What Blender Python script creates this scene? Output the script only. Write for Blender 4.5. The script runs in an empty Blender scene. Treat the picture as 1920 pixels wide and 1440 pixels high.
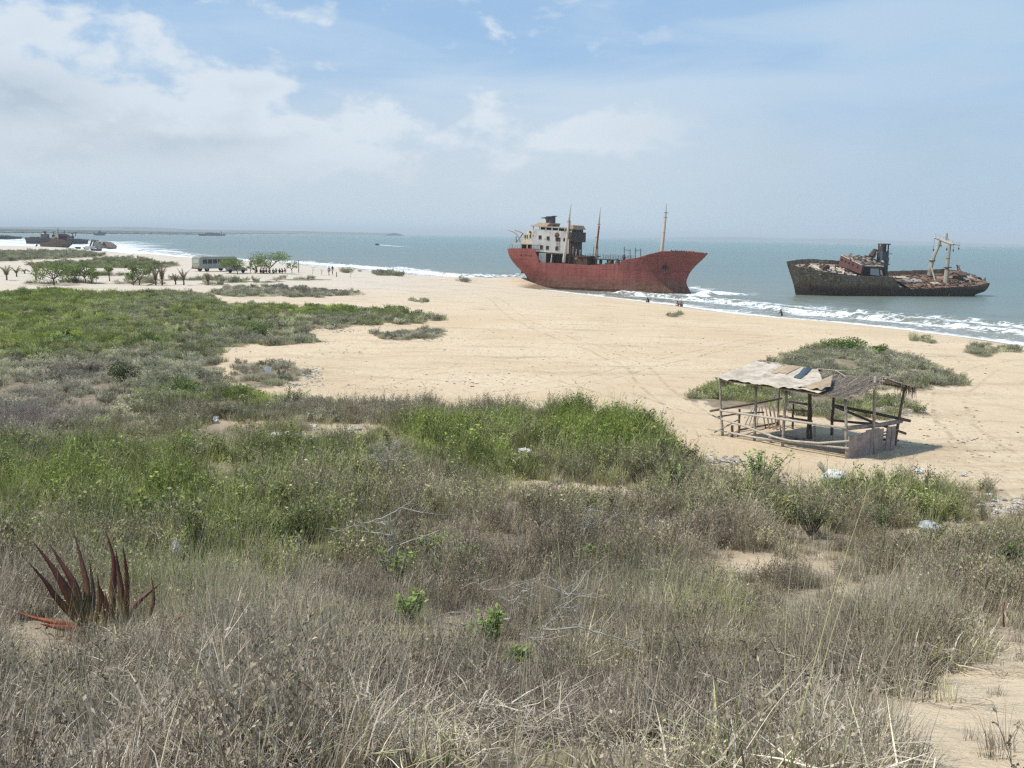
import bpy, math, random
import numpy as np
from mathutils import Vector, Matrix
from math import sin, cos, pi, radians, atan, atan2, sqrt
random.seed(7); RNG = np.random.default_rng(7)
SC = bpy.context.scene
COL = SC.collection
# ------------------------------------------------------------------ camera geometry (photo 1920 x 1440)
FPX = 1870.0; CAMH = 10.0
TH = atan(278 / FPX); PHI = math.asin(0.018)
CP, SP = cos(PHI), sin(PHI); CT, ST = cos(TH), sin(TH)
CAM = Vector((0, 0, CAMH))
def ray(px, py):
    u = px - 960; v = py - 720
    u0 = u * CP + v * SP; v0 = -u * SP + v * CP
    return Vector((u0, FPX * CT - v0 * ST, -FPX * ST - v0 * CT)).normalized()
def at(px, py, z=0.0):
    d = ray(px, py); t = (z - CAMH) / d.z
    return CAM + d * t
def at_y(px, py, y):
    d = ray(px, py); return CAM + d * (y / d.y)
def project(x, y, z):
    zz = z - CAMH
    dep = y * CT - zz * ST; up = y * ST + zz * CT
    u0 = FPX * x / dep; v0 = -FPX * up / dep
    return 960 + u0 * CP - v0 * SP, 720 + u0 * SP + v0 * CP
# ------------------------------------------------------------------ node helpers
class NT:
    def __init__(s, tree):
        s.t = tree; tree.nodes.clear()
    def n(s, typ, ins=None, **props):
        nd = s.t.nodes.new(typ)
        for k, v in props.items(): setattr(nd, k, v)
        for k, v in (ins or {}).items():
            sk = nd.inputs[k]
            if isinstance(v, bpy.types.NodeSocket): s.t.links.new(v, sk)
            else: sk.default_value = v
        return nd
    def m(s, op, a, b=0.0, c=0.0, clamp=False):
        return s.n('ShaderNodeMath', {0: a, 1: b, 2: c}, operation=op, use_clamp=clamp).outputs[0]
    def mix(s, f, a, b, blend='MIX'):
        def col(x): return (*x, 1) if isinstance(x, tuple) and len(x) == 3 else x
        return s.n('ShaderNodeMix', {0: f, 6: col(a), 7: col(b)}, data_type='RGBA', blend_type=blend).outputs[2]
    def ramp(s, f, stops, interp='LINEAR'):
        nd = s.n('ShaderNodeValToRGB', {0: f}); cr = nd.color_ramp; cr.interpolation = interp
        while len(cr.elements) < len(stops): cr.elements.new(0.5)
        for e, (p, c) in zip(cr.elements, stops):
            e.position = p; e.color = (*c, 1) if len(c) == 3 else c
        return nd.outputs[0]
    def mr(s, v, a, b, c=0.0, d=1.0, smooth=True):
        return s.n('ShaderNodeMapRange', {0: v, 1: a, 2: b, 3: c, 4: d}, interpolation_type='SMOOTHSTEP' if smooth else 'LINEAR').outputs[0]
    def noise(s, vec, scale, detail=4.0, rough=0.55, dist=0.0):
        return s.n('ShaderNodeTexNoise', {'Vector': vec, 'Scale': scale, 'Detail': detail, 'Roughness': rough, 'Distortion': dist}).outputs[0]
    def scale(s, vec, xyz):
        return s.n('ShaderNodeVectorMath', {0: vec, 1: xyz}, operation='MULTIPLY').outputs[0]
    def attr(s, name, typ='GEOMETRY'):
        return s.n('ShaderNodeAttribute', attribute_name=name, attribute_type=typ)
MATS = {}
def new_mat(name):
    m = bpy.data.materials.new(name); m.use_nodes = True; MATS[name] = m
    t = NT(m.node_tree); out = t.n('ShaderNodeOutputMaterial')
    return m, t, out
def simple_mat(name, cols, scale=3.0, rough=0.8, metallic=0.0, bump=0.3, stretch=(1, 1, 1), detail=6.0, contrast=(0.3, 0.7), spec=0.3):
    """noise-blended colours in object space"""
    m, t, out = new_mat(name)
    P = t.n('ShaderNodeNewGeometry').outputs['Position']
    P = t.scale(P, stretch)
    f = t.noise(P, scale, detail, 0.65)
    f = t.mr(f, contrast[0], contrast[1], smooth=False)
    k = len(cols); c = t.ramp(f, [(i / max(1, k - 1), cc) for i, cc in enumerate(cols)])
    b = t.n('ShaderNodeBsdfPrincipled', {'Base Color': c, 'Roughness': rough, 'Metallic': metallic, 'Specular IOR Level': spec})
    if bump:
        f2 = t.noise(P, scale * 6, 4.0, 0.6)
        t.t.links.new(t.n('ShaderNodeBump', {'Height': f2, 'Strength': bump, 'Distance': 0.05}).outputs[0], b.inputs['Normal'])
    t.t.links.new(b.outputs[0], out.inputs[0])
    return m
# ------------------------------------------------------------------ object helpers
def tag(o, label=None, cat=None, group=None, kind=None):
    if label: o['label'] = label
    if cat: o['category'] = cat
    if group: o['group'] = group
    if kind: o['kind'] = kind
    return o
def thing(name, loc, label, cat, group=None):
    o = bpy.data.objects.new(name, None); COL.objects.link(o); o.location = loc
    o.empty_display_size = 0.3
    return tag(o, label, cat, group)
class MB:
    def __init__(s): s.v = []; s.f = []; s.mi = []; s.br = []
    def add(s, vs, fs, mi=0, br=0.5):
        o = len(s.v); s.v += [tuple(p) for p in vs]; s.br += [br] * len(vs)
        for f in fs: s.f.append(tuple(i + o for i in f)); s.mi.append(mi)
        return s
    def box8(s, c, mi=0):  # c: 8 corners, bottom ring then top ring
        return s.add(c, [(0, 3, 2, 1), (4, 5, 6, 7), (0, 1, 5, 4), (1, 2, 6, 5), (2, 3, 7, 6), (3, 0, 4, 7)], mi)
    def box(s, x0, x1, y0, y1, z0, z1, T=None, mi=0):
        T = T or (lambda x, y, z: (x, y, z))
        return s.box8([T(*p) for p in ((x0, y0, z0), (x1, y0, z0), (x1, y1, z0), (x0, y1, z0), (x0, y0, z1), (x1, y0, z1), (x1, y1, z1), (x0, y1, z1))], mi)
    def tube(s, pts, rad, n=6, mi=0, br=0.5, flat=1.0):
        pts = [Vector(p) for p in pts]
        if not hasattr(rad, '__len__'): rad = [rad] * len(pts)
        vs = []; fs = []; N = len(pts); ref = None
        for i, p in enumerate(pts):
            d = (pts[min(i + 1, N - 1)] - pts[max(i - 1, 0)])
            if d.length < 1e-9: d = Vector((0, 0, 1))
            d.normalize()
            if ref is None or abs(ref.dot(d)) > 0.98:
                ref = Vector((0, 0, 1)) if abs(d.z) < 0.9 else Vector((1, 0, 0))
            a = d.cross(ref).normalized(); b = a.cross(d).normalized(); ref = b
            for k in range(n):
                t = 2 * pi * k / n
                vs.append(p + a * (cos(t) * rad[i]) + b * (sin(t) * rad[i] * flat))
        for i in range(N - 1):
            for k in range(n):
                k2 = (k + 1) % n
                fs.append((i * n + k, i * n + k2, (i + 1) * n + k2, (i + 1) * n + k))
        fs.append(tuple(range(n - 1, -1, -1))); fs.append(tuple((N - 1) * n + k for k in range(n)))
        return s.add(vs, fs, mi, br)
    def loft(s, rings, closed=True, caps=True, mi=0):
        n = len(rings[0]); vs = [p for r in rings for p in r]; fs = []
        for i in range(len(rings) - 1):
            for k in range(n if closed else n - 1):
                k2 = (k + 1) % n
                fs.append((i * n + k, i * n + k2, (i + 1) * n + k2, (i + 1) * n + k))
        if caps and closed:
            fs.append(tuple(range(n - 1, -1, -1))); fs.append(tuple((len(rings) - 1) * n + k for k in range(n)))
        return s.add(vs, fs, mi)
    def blob(s, c, r, seed=0, nu=10, nv=7, rough=0.25, mi=0):
        rg = random.Random(seed); vs = []; fs = []
        for j in range(nv + 1):
            ph = pi * j / nv
            for i in range(nu):
                th = 2 * pi * i / nu; k = 1 + rough * (rg.random() - .5) * 2
                vs.append((c[0] + r[0] * k * sin(ph) * cos(th), c[1] + r[1] * k * sin(ph) * sin(th), c[2] + r[2] * k * cos(ph)))
        for j in range(nv):
            for i in range(nu):
                i2 = (i + 1) % nu
                fs.append((j * nu + i, (j + 1) * nu + i, (j + 1) * nu + i2, j * nu + i2))
        return s.add(vs, fs, mi)
    def islands(s, name, mats, parent, **kw):
        """one part object for every separate piece"""
        lab = list(range(len(s.v)))
        def fd(i):
            while lab[i] != i: lab[i] = lab[lab[i]]; i = lab[i]
            return i
        for f in s.f:
            for k in f[1:]: lab[fd(k)] = fd(f[0])
        grp = {}
        for fi, f in enumerate(s.f): grp.setdefault(fd(f[0]), []).append(fi)
        out = []
        for fs in grp.values():
            b = MB(); mp = {}
            for fi in fs:
                for k in s.f[fi]:
                    if k not in mp: mp[k] = len(b.v); b.v.append(s.v[k]); b.br.append(s.br[k])
                b.f.append(tuple(mp[k] for k in s.f[fi])); b.mi.append(s.mi[fi])
            out.append(b.build(name, mats, parent, **kw))
        return out
    def build(s, name, mats, parent=None, smooth=False, origin=None):
        me = bpy.data.meshes.new(name)
        if not isinstance(mats, (list, tuple)): mats = [mats]
        V = np.array(s.v, dtype=np.float64)
        if parent is not None: org = np.array(WORG[parent.name])
        elif origin is not None: org = np.array(origin)
        else:
            lo = V.min(0); hi = V.max(0); org = np.array([(lo[0] + hi[0]) / 2, (lo[1] + hi[1]) / 2, lo[2]])
        me.from_pydata((V - org).tolist(), [], s.f)
        for m in mats: me.materials.append(m)
        if any(s.mi): me.polygons.foreach_set('material_index', s.mi)
        if smooth: me.polygons.foreach_set('use_smooth', [True] * len(me.polygons))
        at_ = me.attributes.new('br', 'FLOAT', 'POINT'); at_.data.foreach_set('value', s.br)
        me.update()
        o = bpy.data.objects.new(name, me); COL.objects.link(o)
        if parent is not None: o.parent = parent
        else: o.location = org
        WORG[o.name] = tuple(org)
        return o
WORG = {}
def root(name, loc, label, cat, group=None):
    o = thing(name, loc, label, cat, group); WORG[o.name] = tuple(loc); return o
def copy_tree(o, loc, rz=0.0, scl=1.0, label=None):
    r = o.copy(); COL.objects.link(r); r.location = loc; r.rotation_euler = (0, 0, rz)
    r.scale = scl if hasattr(scl, '__len__') else (scl,) * 3
    if label: r['label'] = label
    WORG[r.name] = tuple(loc)
    for ch in list(o.children):
        c = ch.copy(); COL.objects.link(c); c.parent = r
        for g in list(ch.children):
            d = g.copy(); COL.objects.link(d); d.parent = c
    return r
# ------------------------------------------------------------------ noise in numpy
def vnoise(x, y, seed=0.0):
    x = np.asarray(x, float); y = np.asarray(y, float)
    ix = np.floor(x); iy = np.floor(y); fx = x - ix; fy = y - iy
    fx = fx * fx * (3 - 2 * fx); fy = fy * fy * (3 - 2 * fy)
    def h(a, b):
        s = np.sin(a * 127.1 + b * 311.7 + seed * 74.7) * 43758.5453
        return s - np.floor(s)
    return (h(ix, iy) * (1 - fx) + h(ix + 1, iy) * fx) * (1 - fy) + (h(ix, iy + 1) * (1 - fx) + h(ix + 1, iy + 1) * fx) * fy
def fbm(x, y, seed=0.0, oct=4):
    r = 0; a = 0.5; f = 1.0
    for k in range(oct): r = r + a * vnoise(x * f, y * f, seed + k * 3.1); a *= .5; f *= 2.03
    return r
# ------------------------------------------------------------------ land outline and heights
SHORE_PX = [(1920, 649), (1850, 638), (1780, 629), (1700, 619), (1600, 608), (1500, 600), (1420, 593), (1360, 586), (1310, 579), (1260, 572), (1200, 565),
            (1140, 558), (1080, 551), (1030, 545), (1000, 542), (1025, 541), (1060, 542), (1095, 543.5)]
SHORE_W = [(x, y) for x, y, _ in (at(*p) for p in SHORE_PX)] + [(17.5, 195), (18.5, 200), (14, 206), (8, 212), (4, 221)]
SHORE_PX2 = [(985, 522), (940, 523), (880, 524.5), (800, 520), (740, 514), (690, 509), (640, 504), (590, 500), (540, 496), (490, 492.5), (430, 489),
             (370, 487), (330, 486), (290, 482), (250, 477), (220, 473), (190, 469.5), (140, 467.5), (60, 466.5), (0, 465.5)]
SHORE_W += [(x, y) for x, y, _ in (at(*p) for p in SHORE_PX2)]
LAND = [(600, -900), (220, -140), (114, 13), (76, 68)] + SHORE_W + [(-330, 470), (-520, 720), (-680, 1000), (-745, 1300), (-760, 1600), (-690, 2000), (-660, 2200), (-700, 2450),
        (-840, 3400), (-1060, 6500), (-1500, 9000), (-20000, 9000), (-20000, -900)]
LP = np.array(LAND)
def shore_dist(x, y):
    """signed distance inland (+) / offshore (-) from the water line"""
    x = np.asarray(x, float); y = np.asarray(y, float)
    d2 = np.full(x.shape, 1e18); ins = np.zeros(x.shape, bool)
    n = len(LP)
    for i in range(n):
        ax, ay = LP[i]; bx, by = LP[(i + 1) % n]
        ex, ey = bx - ax, by - ay; L = ex * ex + ey * ey
        t = np.clip(((x - ax) * ex + (y - ay) * ey) / L, 0, 1)
        dx = x - ax - t * ex; dy = y - ay - t * ey
        d2 = np.minimum(d2, dx * dx + dy * dy)
        if ay != by:
            c = ((ay > y) != (by > y)) & (x < (bx - ax) * (y - ay) / (by - ay) + ax)
            ins ^= c
    d = np.sqrt(d2)
    return np.where(ins, d, -d)
MOUNDS = [(1.0, 199, 1.05, 8, 5), (9, 195, 0.35, 7, 4)]
def Z(x, y, s=None):
    x = np.asarray(x, float); y = np.asarray(y, float)
    if s is None: s = shore_dist(x, y)
    land = 2.3 * (1 - np.exp(-np.maximum(s, 0) / 20))
    sea = np.maximum(-4, 0.085 * np.minimum(s, 0))
    q = np.maximum(0, y + 0.10 * x + 2.5 * (vnoise(x * .13, y * .13, 5) - .5) - 0.3)
    near = 6.05 * np.exp(-(q / 14.6) ** 1.3) * (s > 0)
    amp = np.clip(s / 12, 0, 1)
    rel = amp * (0.22 * (fbm(x * .22, y * .22, 2) - .5) + 0.16 * (fbm(x * .05, y * .05, 9) - .5))
    rel = rel + amp * 0.10 * (fbm(x * 1.1, y * 1.1, 4, 3) - .45) * np.exp(-np.hypot(x, y) / 40)
    z = land + sea + near + rel
    for mx, my, h, rx, ry in MOUNDS:
        z = z + h * np.exp(-((x - mx) / rx) ** 2 - ((y - my) / ry) ** 2)
    for mx, my, h, rx, ry in MOUNDS2:
        z = z + h * np.exp(-((x - mx) / rx) ** 2 - ((y - my) / ry) ** 2)
    return z
MOUNDS2 = []
def ground_at(px, py):
    d = ray(px, py)
    ts = np.geomspace(2, 4000, 1600)
    X = d.x * ts; Y = d.y * ts; ZZ = CAMH + d.z * ts
    below = ZZ < Z(X, Y)
    if not below.any(): return at(px, py, 0)
    i = int(np.argmax(below)); a, b = ts[max(i - 1, 0)], ts[i]
    tt = np.linspace(a, b, 40); k = int(np.argmax((CAMH + d.z * tt) < Z(d.x * tt, d.y * tt)))
    p = CAM + d * float(tt[k]); p.z = float(Z(np.array([p.x]), np.array([p.y]))[0])
    return p
def gz(x, y): return float(Z(np.array([x]), np.array([y]))[0])
for (a, b, h, rx, ry) in ((490, 700, .35, 3.0, 4.5), (1600, 690, .25, 6, 6), (600, 545, .5, 12, 5), (650, 507, .7, 5, 4), (725, 512, .7, 4, 4), (868, 526, .6, 3, 4), (265, 484, 1.2, 14, 8), (1862, 655, .3, 3, 4)):
    g = ground_at(a, b); MOUNDS2.append((g.x, g.y, h, rx, ry))
def inpoly(px, py, poly):
    ins = np.zeros(px.shape, bool); n = len(poly)
    for i in range(n):
        ax, ay = poly[i]; bx, by = poly[(i + 1) % n]
        if ay != by: ins ^= ((ay > py) != (by > py)) & (px < (bx - ax) * (py - ay) / (by - ay) + ax)
    return ins
def ell(px, py, e):
    return np.exp(-(((px - e[0]) / e[2]) ** 2 + ((py - e[1]) / e[3]) ** 2))
# ------------------------------------------------------------------ where plants grow (read from the photo, kept as ground positions)
V_MAIN = [(-60, 1600), (-60, 551), (60, 546), (200, 548), (330, 550), (395, 554), (400, 562), (430, 573), (520, 575), (640, 579), (760, 586), (842, 601), (770, 607), (700, 608),
          (610, 616), (572, 625), (602, 639), (560, 645), (480, 646), (400, 653), (424, 668), (412, 684), (407, 702), (425, 730), (480, 740), (560, 750), (640, 762), (760, 764),
          (860, 768), (1000, 770), (1100, 777), (1180, 790), (1240, 812), (1285, 842), (1315, 878), (1390, 918), (1450, 930), (1540, 918), (1600, 910), (1700, 904), (1780, 908), (1850, 918), (1980, 945), (1980, 1600)]
V_POLY = [V_MAIN, [(400, 548), (440, 539), (520, 537), (600, 542), (692, 550), (600, 557), (480, 557), (420, 557)],
          [(1420, 693), (1460, 670), (1540, 655), (1660, 658), (1740, 677), (1817, 717), (1740, 731), (1640, 729), (1500, 722)],
          [(1288, 750), (1330, 725), (1450, 718), (1600, 738), (1700, 748), (1747, 776), (1650, 789), (1560, 785), (1460, 769), (1340, 761)],
          [(-60, 473), (60, 471), (130, 471.5), (175, 474), (196, 478), (190, 482), (100, 486), (0, 490), (-60, 492)],
          [(50, 496), (190, 487), (225, 481), (262, 484), (332, 498), (300, 504), (180, 503), (80, 503)]]
V_ELL = [(490, 702, 84, 24), (770, 629, 66, 9), (1862, 656, 52, 9), (1732, 640, 28, 4), (788, 566, 24, 3), (1268, 592, 18, 3), (650, 509, 20, 3), (722, 513, 17, 4), (742, 516, 12, 3), (868, 527, 16, 3), (110, 531, 80, 2.2), (255, 531, 55, 2.0), (345, 525, 110, 1.8), (470, 528, 70, 1.8), (180, 516, 90, 1.6), (400, 533, 30, 2.0), (560, 524, 60, 1.2)]  # last thin strips: scrub put in for dark streaks of shadow and driftwood
def veg_mask(px, py):
    m = np.zeros(px.shape, bool)
    jx = px + 22 * (vnoise(px * .05, py * .12, 11) - .5); jy = py + 7 * (vnoise(px * .04, py * .1, 12) - .5) * np.clip((py - 480) / 120, .2, 1.6)
    for p in V_POLY: m |= inpoly(jx, jy, p)
    for e in V_ELL: m |= ((jx - e[0]) / e[2]) ** 2 + ((jy - e[1]) / e[3]) ** 2 < 1
    return m
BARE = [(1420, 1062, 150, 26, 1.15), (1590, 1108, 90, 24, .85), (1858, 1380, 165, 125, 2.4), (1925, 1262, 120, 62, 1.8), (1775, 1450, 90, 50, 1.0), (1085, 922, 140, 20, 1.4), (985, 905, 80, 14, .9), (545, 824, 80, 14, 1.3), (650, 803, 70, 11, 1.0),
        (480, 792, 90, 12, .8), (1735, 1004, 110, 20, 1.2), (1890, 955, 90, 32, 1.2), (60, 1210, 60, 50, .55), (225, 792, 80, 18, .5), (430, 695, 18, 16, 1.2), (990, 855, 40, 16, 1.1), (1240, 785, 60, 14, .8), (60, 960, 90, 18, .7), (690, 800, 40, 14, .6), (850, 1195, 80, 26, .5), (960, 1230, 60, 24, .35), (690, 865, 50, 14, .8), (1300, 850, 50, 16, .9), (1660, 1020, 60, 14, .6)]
HGT = [(830, 840, 130, 50, 1.45), (1120, 835, 190, 60, 1.55), (1270, 895, 120, 70, 1.6), (1420, 965, 150, 45, 1.4), (1610, 955, 170, 40, 1.3), (1600, 910, 200, 22, .8), (1750, 950, 100, 40, 1.2), (300, 960, 260, 90, 1.3), (560, 930, 160, 80, 1.35), (900, 1040, 250, 80, 1.15), (100, 900, 180, 60, 1.2)]
def height_map(px, py):
    h = np.ones(px.shape)
    for e in HGT: w = ell(px, py, e); h = h * (1 - w) + e[4] * w
    for e in BARE: h = h * (1 - .45 * np.clip(ell(px, py - e[3] * .6, e), 0, 1))
    return h
GREEN = [  # centre, radii, greenness
    (830, 830, 120, 45, .85), (900, 860, 90, 45, .7), (1090, 810, 110, 40, .95), (1170, 850, 140, 60, .85), (1270, 890, 90, 70, .75), (1330, 930, 120, 60, .5), (1620, 930, 150, 40, .85), (1740, 930, 90, 40, .75),
    (100, 560, 170, 22, .8), (280, 590, 120, 18, .45), (620, 582, 220, 10, .8), (250, 640, 200, 30, .55), (90, 650, 160, 30, .75), (60, 600, 140, 30, .7), (420, 590, 120, 16, .6), (200, 690, 120, 20, .4), (330, 735, 70, 25, .85), (560, 620, 70, 14, .4), (470, 640, 120, 10, .3),
    (100, 900, 200, 90, .66), (300, 950, 220, 95, .78), (500, 900, 170, 60, .62), (40, 1010, 120, 50, .5), (420, 1050, 190, 60, .6), (240, 1120, 120, 40, .4), (820, 1000, 160, 40, .3), (1050, 1100, 180, 40, .3), (1380, 1240, 200, 50, .34), (780, 1180, 60, 30, .5), (560, 990, 120, 60, .5), (380, 740, 120, 30, .5), (640, 905, 70, 50, .5), (1180, 960, 120, 50, .4), (1400, 960, 140, 50, .4), (1500, 1010, 200, 40, .3),
    (1850, 1060, 150, 60, .42), (1750, 1100, 160, 60, .35), (1420, 1150, 220, 50, .28), (1250, 1060, 120, 60, .2), (780, 1100, 50, 40, .3), (480, 750, 60, 20, .6), (520, 545, 120, 10, .15), (600, 548, 90, 9, .12), (1600, 690, 150, 40, .22), (1400, 740, 110, 16, .55), (1640, 765, 90, 16, .45),
    (490, 700, 80, 22, .14), (770, 629, 60, 10, .05), (600, 625, 80, 12, .18), (300, 700, 130, 30, .2), (120, 720, 120, 40, .1), (60, 780, 110, 60, .0), (160, 480, 120, 14, .3), (240, 495, 90, 8, .55), (1800, 905, 110, 16, .1), (1862, 654, 50, 9, .2), (840, 775, 200, 16, .08), (620, 770, 80, 12, .3)]
def green_map(px, py):
    g = np.full(px.shape, .14) + .18 * np.clip((1180 - py) / 300, 0, 1) * (py > 700)
    g = np.where(py < 700, .35, g)
    for e in GREEN:
        w = np.clip(ell(px, py, e) * 1.25, 0, 1); g = g * (1 - w) + e[4] * w
    return g
def purple_map(px, py):
    p = .14 * np.clip((py - 1000) / 250, 0, 1)
    for e in ((60, 790, 120, 60, .9), (150, 720, 120, 40, .6), (860, 775, 220, 18, .4), (1600, 690, 160, 40, .35), (490, 700, 90, 26, .4), (770, 629, 70, 12, .5), (600, 545, 120, 12, .5)):
        p = np.maximum(p, e[4] * ell(px, py, e))
    return p
# ------------------------------------------------------------------ camera, sun, sky
cd = bpy.data.cameras.new('camera'); cam = bpy.data.objects.new('camera', cd); COL.objects.link(cam); SC.camera = cam
cd.sensor_width = 36; cd.lens = 36 * FPX / 1920; cd.clip_start = 0.1; cd.clip_end = 90000
Fw = Vector((0, CT, -ST)); Up = Vector((0, ST, CT)); Xr = Vector((1, 0, 0))
rgt = Xr * CP + Up * SP; upv = Up * CP - Xr * SP; bk = -Fw
cam.matrix_world = Matrix(((rgt.x, upv.x, bk.x, 0), (rgt.y, upv.y, bk.y, 0), (rgt.z, upv.z, bk.z, CAMH), (0, 0, 0, 1)))
SUN = Vector((-0.50, -0.11, 0.87)).normalized()
sd = bpy.data.lights.new('sun', 'SUN'); so = bpy.data.objects.new('sun', sd); COL.objects.link(so)
sd.energy = 4.4; sd.angle = radians(0.55); sd.color = (1.0, 0.955, 0.88)
so.rotation_euler = SUN.to_track_quat('Z', 'Y').to_euler(); so.location = (-30, -10, 60)
W = bpy.data.worlds.new('World'); SC.world = W; W.use_nodes = True
t = NT(W.node_tree); wout = t.n('ShaderNodeOutputWorld')
SKS = 0.09
sky = t.n('ShaderNodeTexSky', sky_type='NISHITA'); sky.sun_disc = False
sky.sun_elevation = math.asin(SUN.z); sky.sun_rotation = atan2(SUN.x, SUN.y) % (2 * pi)
sky.altitude = 10; sky.air_density = 1.0; sky.dust_density = 0.6; sky.ozone_density = 1.6
D = t.n('ShaderNodeTexCoord').outputs['Generated']
sx = t.n('ShaderNodeSeparateXYZ', {0: D}); dx, dy, dz = sx.outputs
az = t.m('ARCTAN2', dx, dy); el = t.m('ARCSINE', dz)
def azel(px, py):
    d = ray(px, py); return atan2(d.x, d.y), math.asin(d.z)
def cvec(kx, ky, seed, oy=0.0):
    e2 = t.m('ADD', el, oy) if oy else el
    return t.n('ShaderNodeCombineXYZ', {0: t.m('MULTIPLY', az, kx), 1: t.m('MULTIPLY', e2, ky), 2: seed}).outputs[0]
def blob(px, py, rx, ry, a):
    A, E = azel(px, py); ra = rx / FPX; re = ry / FPX
    u = t.m('DIVIDE', t.m('SUBTRACT', az, A), ra); v = t.m('DIVIDE', t.m('SUBTRACT', el, E), re)
    r2 = t.m('ADD', t.m('MULTIPLY', u, u), t.m('MULTIPLY', v, v))
    return t.m('MULTIPLY', t.m('EXPONENT', t.m('MULTIPLY', r2, -1.0)), a)
def blobs(lst):
    o = None
    for b in lst:
        k = blob(*b); o = k if o is None else t.m('ADD', o, k)
    return o
# cumulus banks
cum = blobs([(40, 60, 230, 60, .50), (190, 110, 100, 40, .28), (40, 165, 120, 50, .66), (180, 235, 175, 45, .55), (395, 215, 110, 50, .7), (470, 245, 90, 45, .35), (573, 243, 40, 24, .6), (705, 240, 95, 46, .5), (520, 165, 110, 18, .35), (480, 12, 130, 26, .4), (610, 40, 40, 30, .25),
             (80, 300, 260, 60, .5), (480, 310, 300, 50, .4), (950, 240, 220, 50, .38), (1200, 270, 260, 60, .3)])
nA = t.noise(cvec(14, 24, 3.1), 1.0, 8.0, 0.56, 0.15)
nA2 = t.noise(cvec(14, 24, 3.1, 0.008), 1.0, 8.0, 0.56, 0.15)
dens = t.m('ADD', cum, t.m('MULTIPLY', t.m('SUBTRACT', nA, 0.5), 2.1))
cA = t.mr(dens, 0.16, 0.50)
lit = t.mr(t.m('SUBTRACT', nA, nA2), -0.10, 0.12)
thick = t.mr(dens, 0.45, 1.15)
gray = blobs([(30, 175, 120, 45, 1.0), (430, 265, 120, 14, .55), (150, 290, 260, 40, .55), (330, 285, 120, 18, .4)])
shade = t.m('MULTIPLY', t.m('ADD', t.m('MULTIPLY', t.m('MULTIPLY', thick, t.m('SUBTRACT', 1.0, lit)), .45), t.m('MULTIPLY', gray, .75)), 1.0, clamp=True)
K = 1.0 / SKS
ccol = t.mix(shade, (0.75 * K, 0.825 * K, 0.89 * K), (0.49 * K, 0.58 * K, 0.675 * K))
# thin high streaks
nB = t.noise(cvec(5.0, 26, 8.7), 1.0, 6.0, 0.55, 0.6)
st = blobs([(500, 110, 420, 70, .16), (300, 30, 300, 40, .25), (1500, 55, 420, 45, .58), (1850, 20, 260, 40, .5), (1450, 165, 330, 45, .62), (1800, 140, 200, 60, .35), (1050, 205, 330, 45, .45), (1500, 290, 560, 85, .45), (700, 120, 300, 60, .12)])
cB = t.m('MULTIPLY', t.mr(t.m('ADD', st, t.m('MULTIPLY', t.m('SUBTRACT', nB, .5), 1.3)), 0.0, 0.85), 0.80)
# veil that thickens to the horizon
veil = t.m('MULTIPLY', t.mr(el, 0.185, 0.055), t.m('ADD', .78, t.m('MULTIPLY', nB, .24)), clamp=True)
side = t.mr(az, 0.0, 0.46)
vcol = t.mix(side, t.mix(t.mr(el, .02, .13), (0.62 * K, 0.715 * K, 0.79 * K), (0.645 * K, 0.735 * K, 0.82 * K)), t.mix(t.mr(el, .02, .14), (0.46 * K, 0.60 * K, 0.73 * K), (0.49 * K, 0.62 * K, 0.785 * K)))
vcol = t.mix(t.mr(nA, .35, .75), vcol, t.mix(side, (0.62 * K, 0.71 * K, 0.785 * K), (0.45 * K, 0.59 * K, 0.71 * K)))
base = t.mix(0.75, sky.outputs[0], (0.385 * K, 0.605 * K, 0.90 * K))
c = t.mix(cB, base, t.mix(side, (0.60 * K, 0.735 * K, 0.87 * K), (0.50 * K, 0.66 * K, 0.82 * K)))
c = t.mix(veil, c, vcol)
c = t.mix(t.m('MULTIPLY', t.m('MULTIPLY', cA, .86), t.m('MULTIPLY', t.mr(el, 0.02, 0.09), t.mr(az, .27, .02))), c, ccol)
c = t.mix(t.mr(dz, -0.02, 0.0), (0.35 * K, 0.42 * K, 0.45 * K), c)
t.t.links.new(t.n('ShaderNodeBackground', {0: c, 1: SKS}).outputs[0], wout.inputs[0])
SC.view_settings.view_transform = 'Standard'; SC.view_settings.look = 'None'; SC.view_settings.exposure = 0.0; SC.view_settings.gamma = 1.0
SC.cycles.use_denoising = False; SC.cycles.use_adaptive_sampling = False; SC.cycles.filter_width = 1.35
SC.cycles.max_bounces = 5; SC.cycles.diffuse_bounces = 2; SC.cycles.glossy_bounces = 2; SC.cycles.transmission_bounces = 2; SC.cycles.transparent_max_bounces = 6; SC.cycles.volume_bounces = 0
SC.cycles.caustics_reflective = False; SC.cycles.caustics_refractive = False
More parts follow.
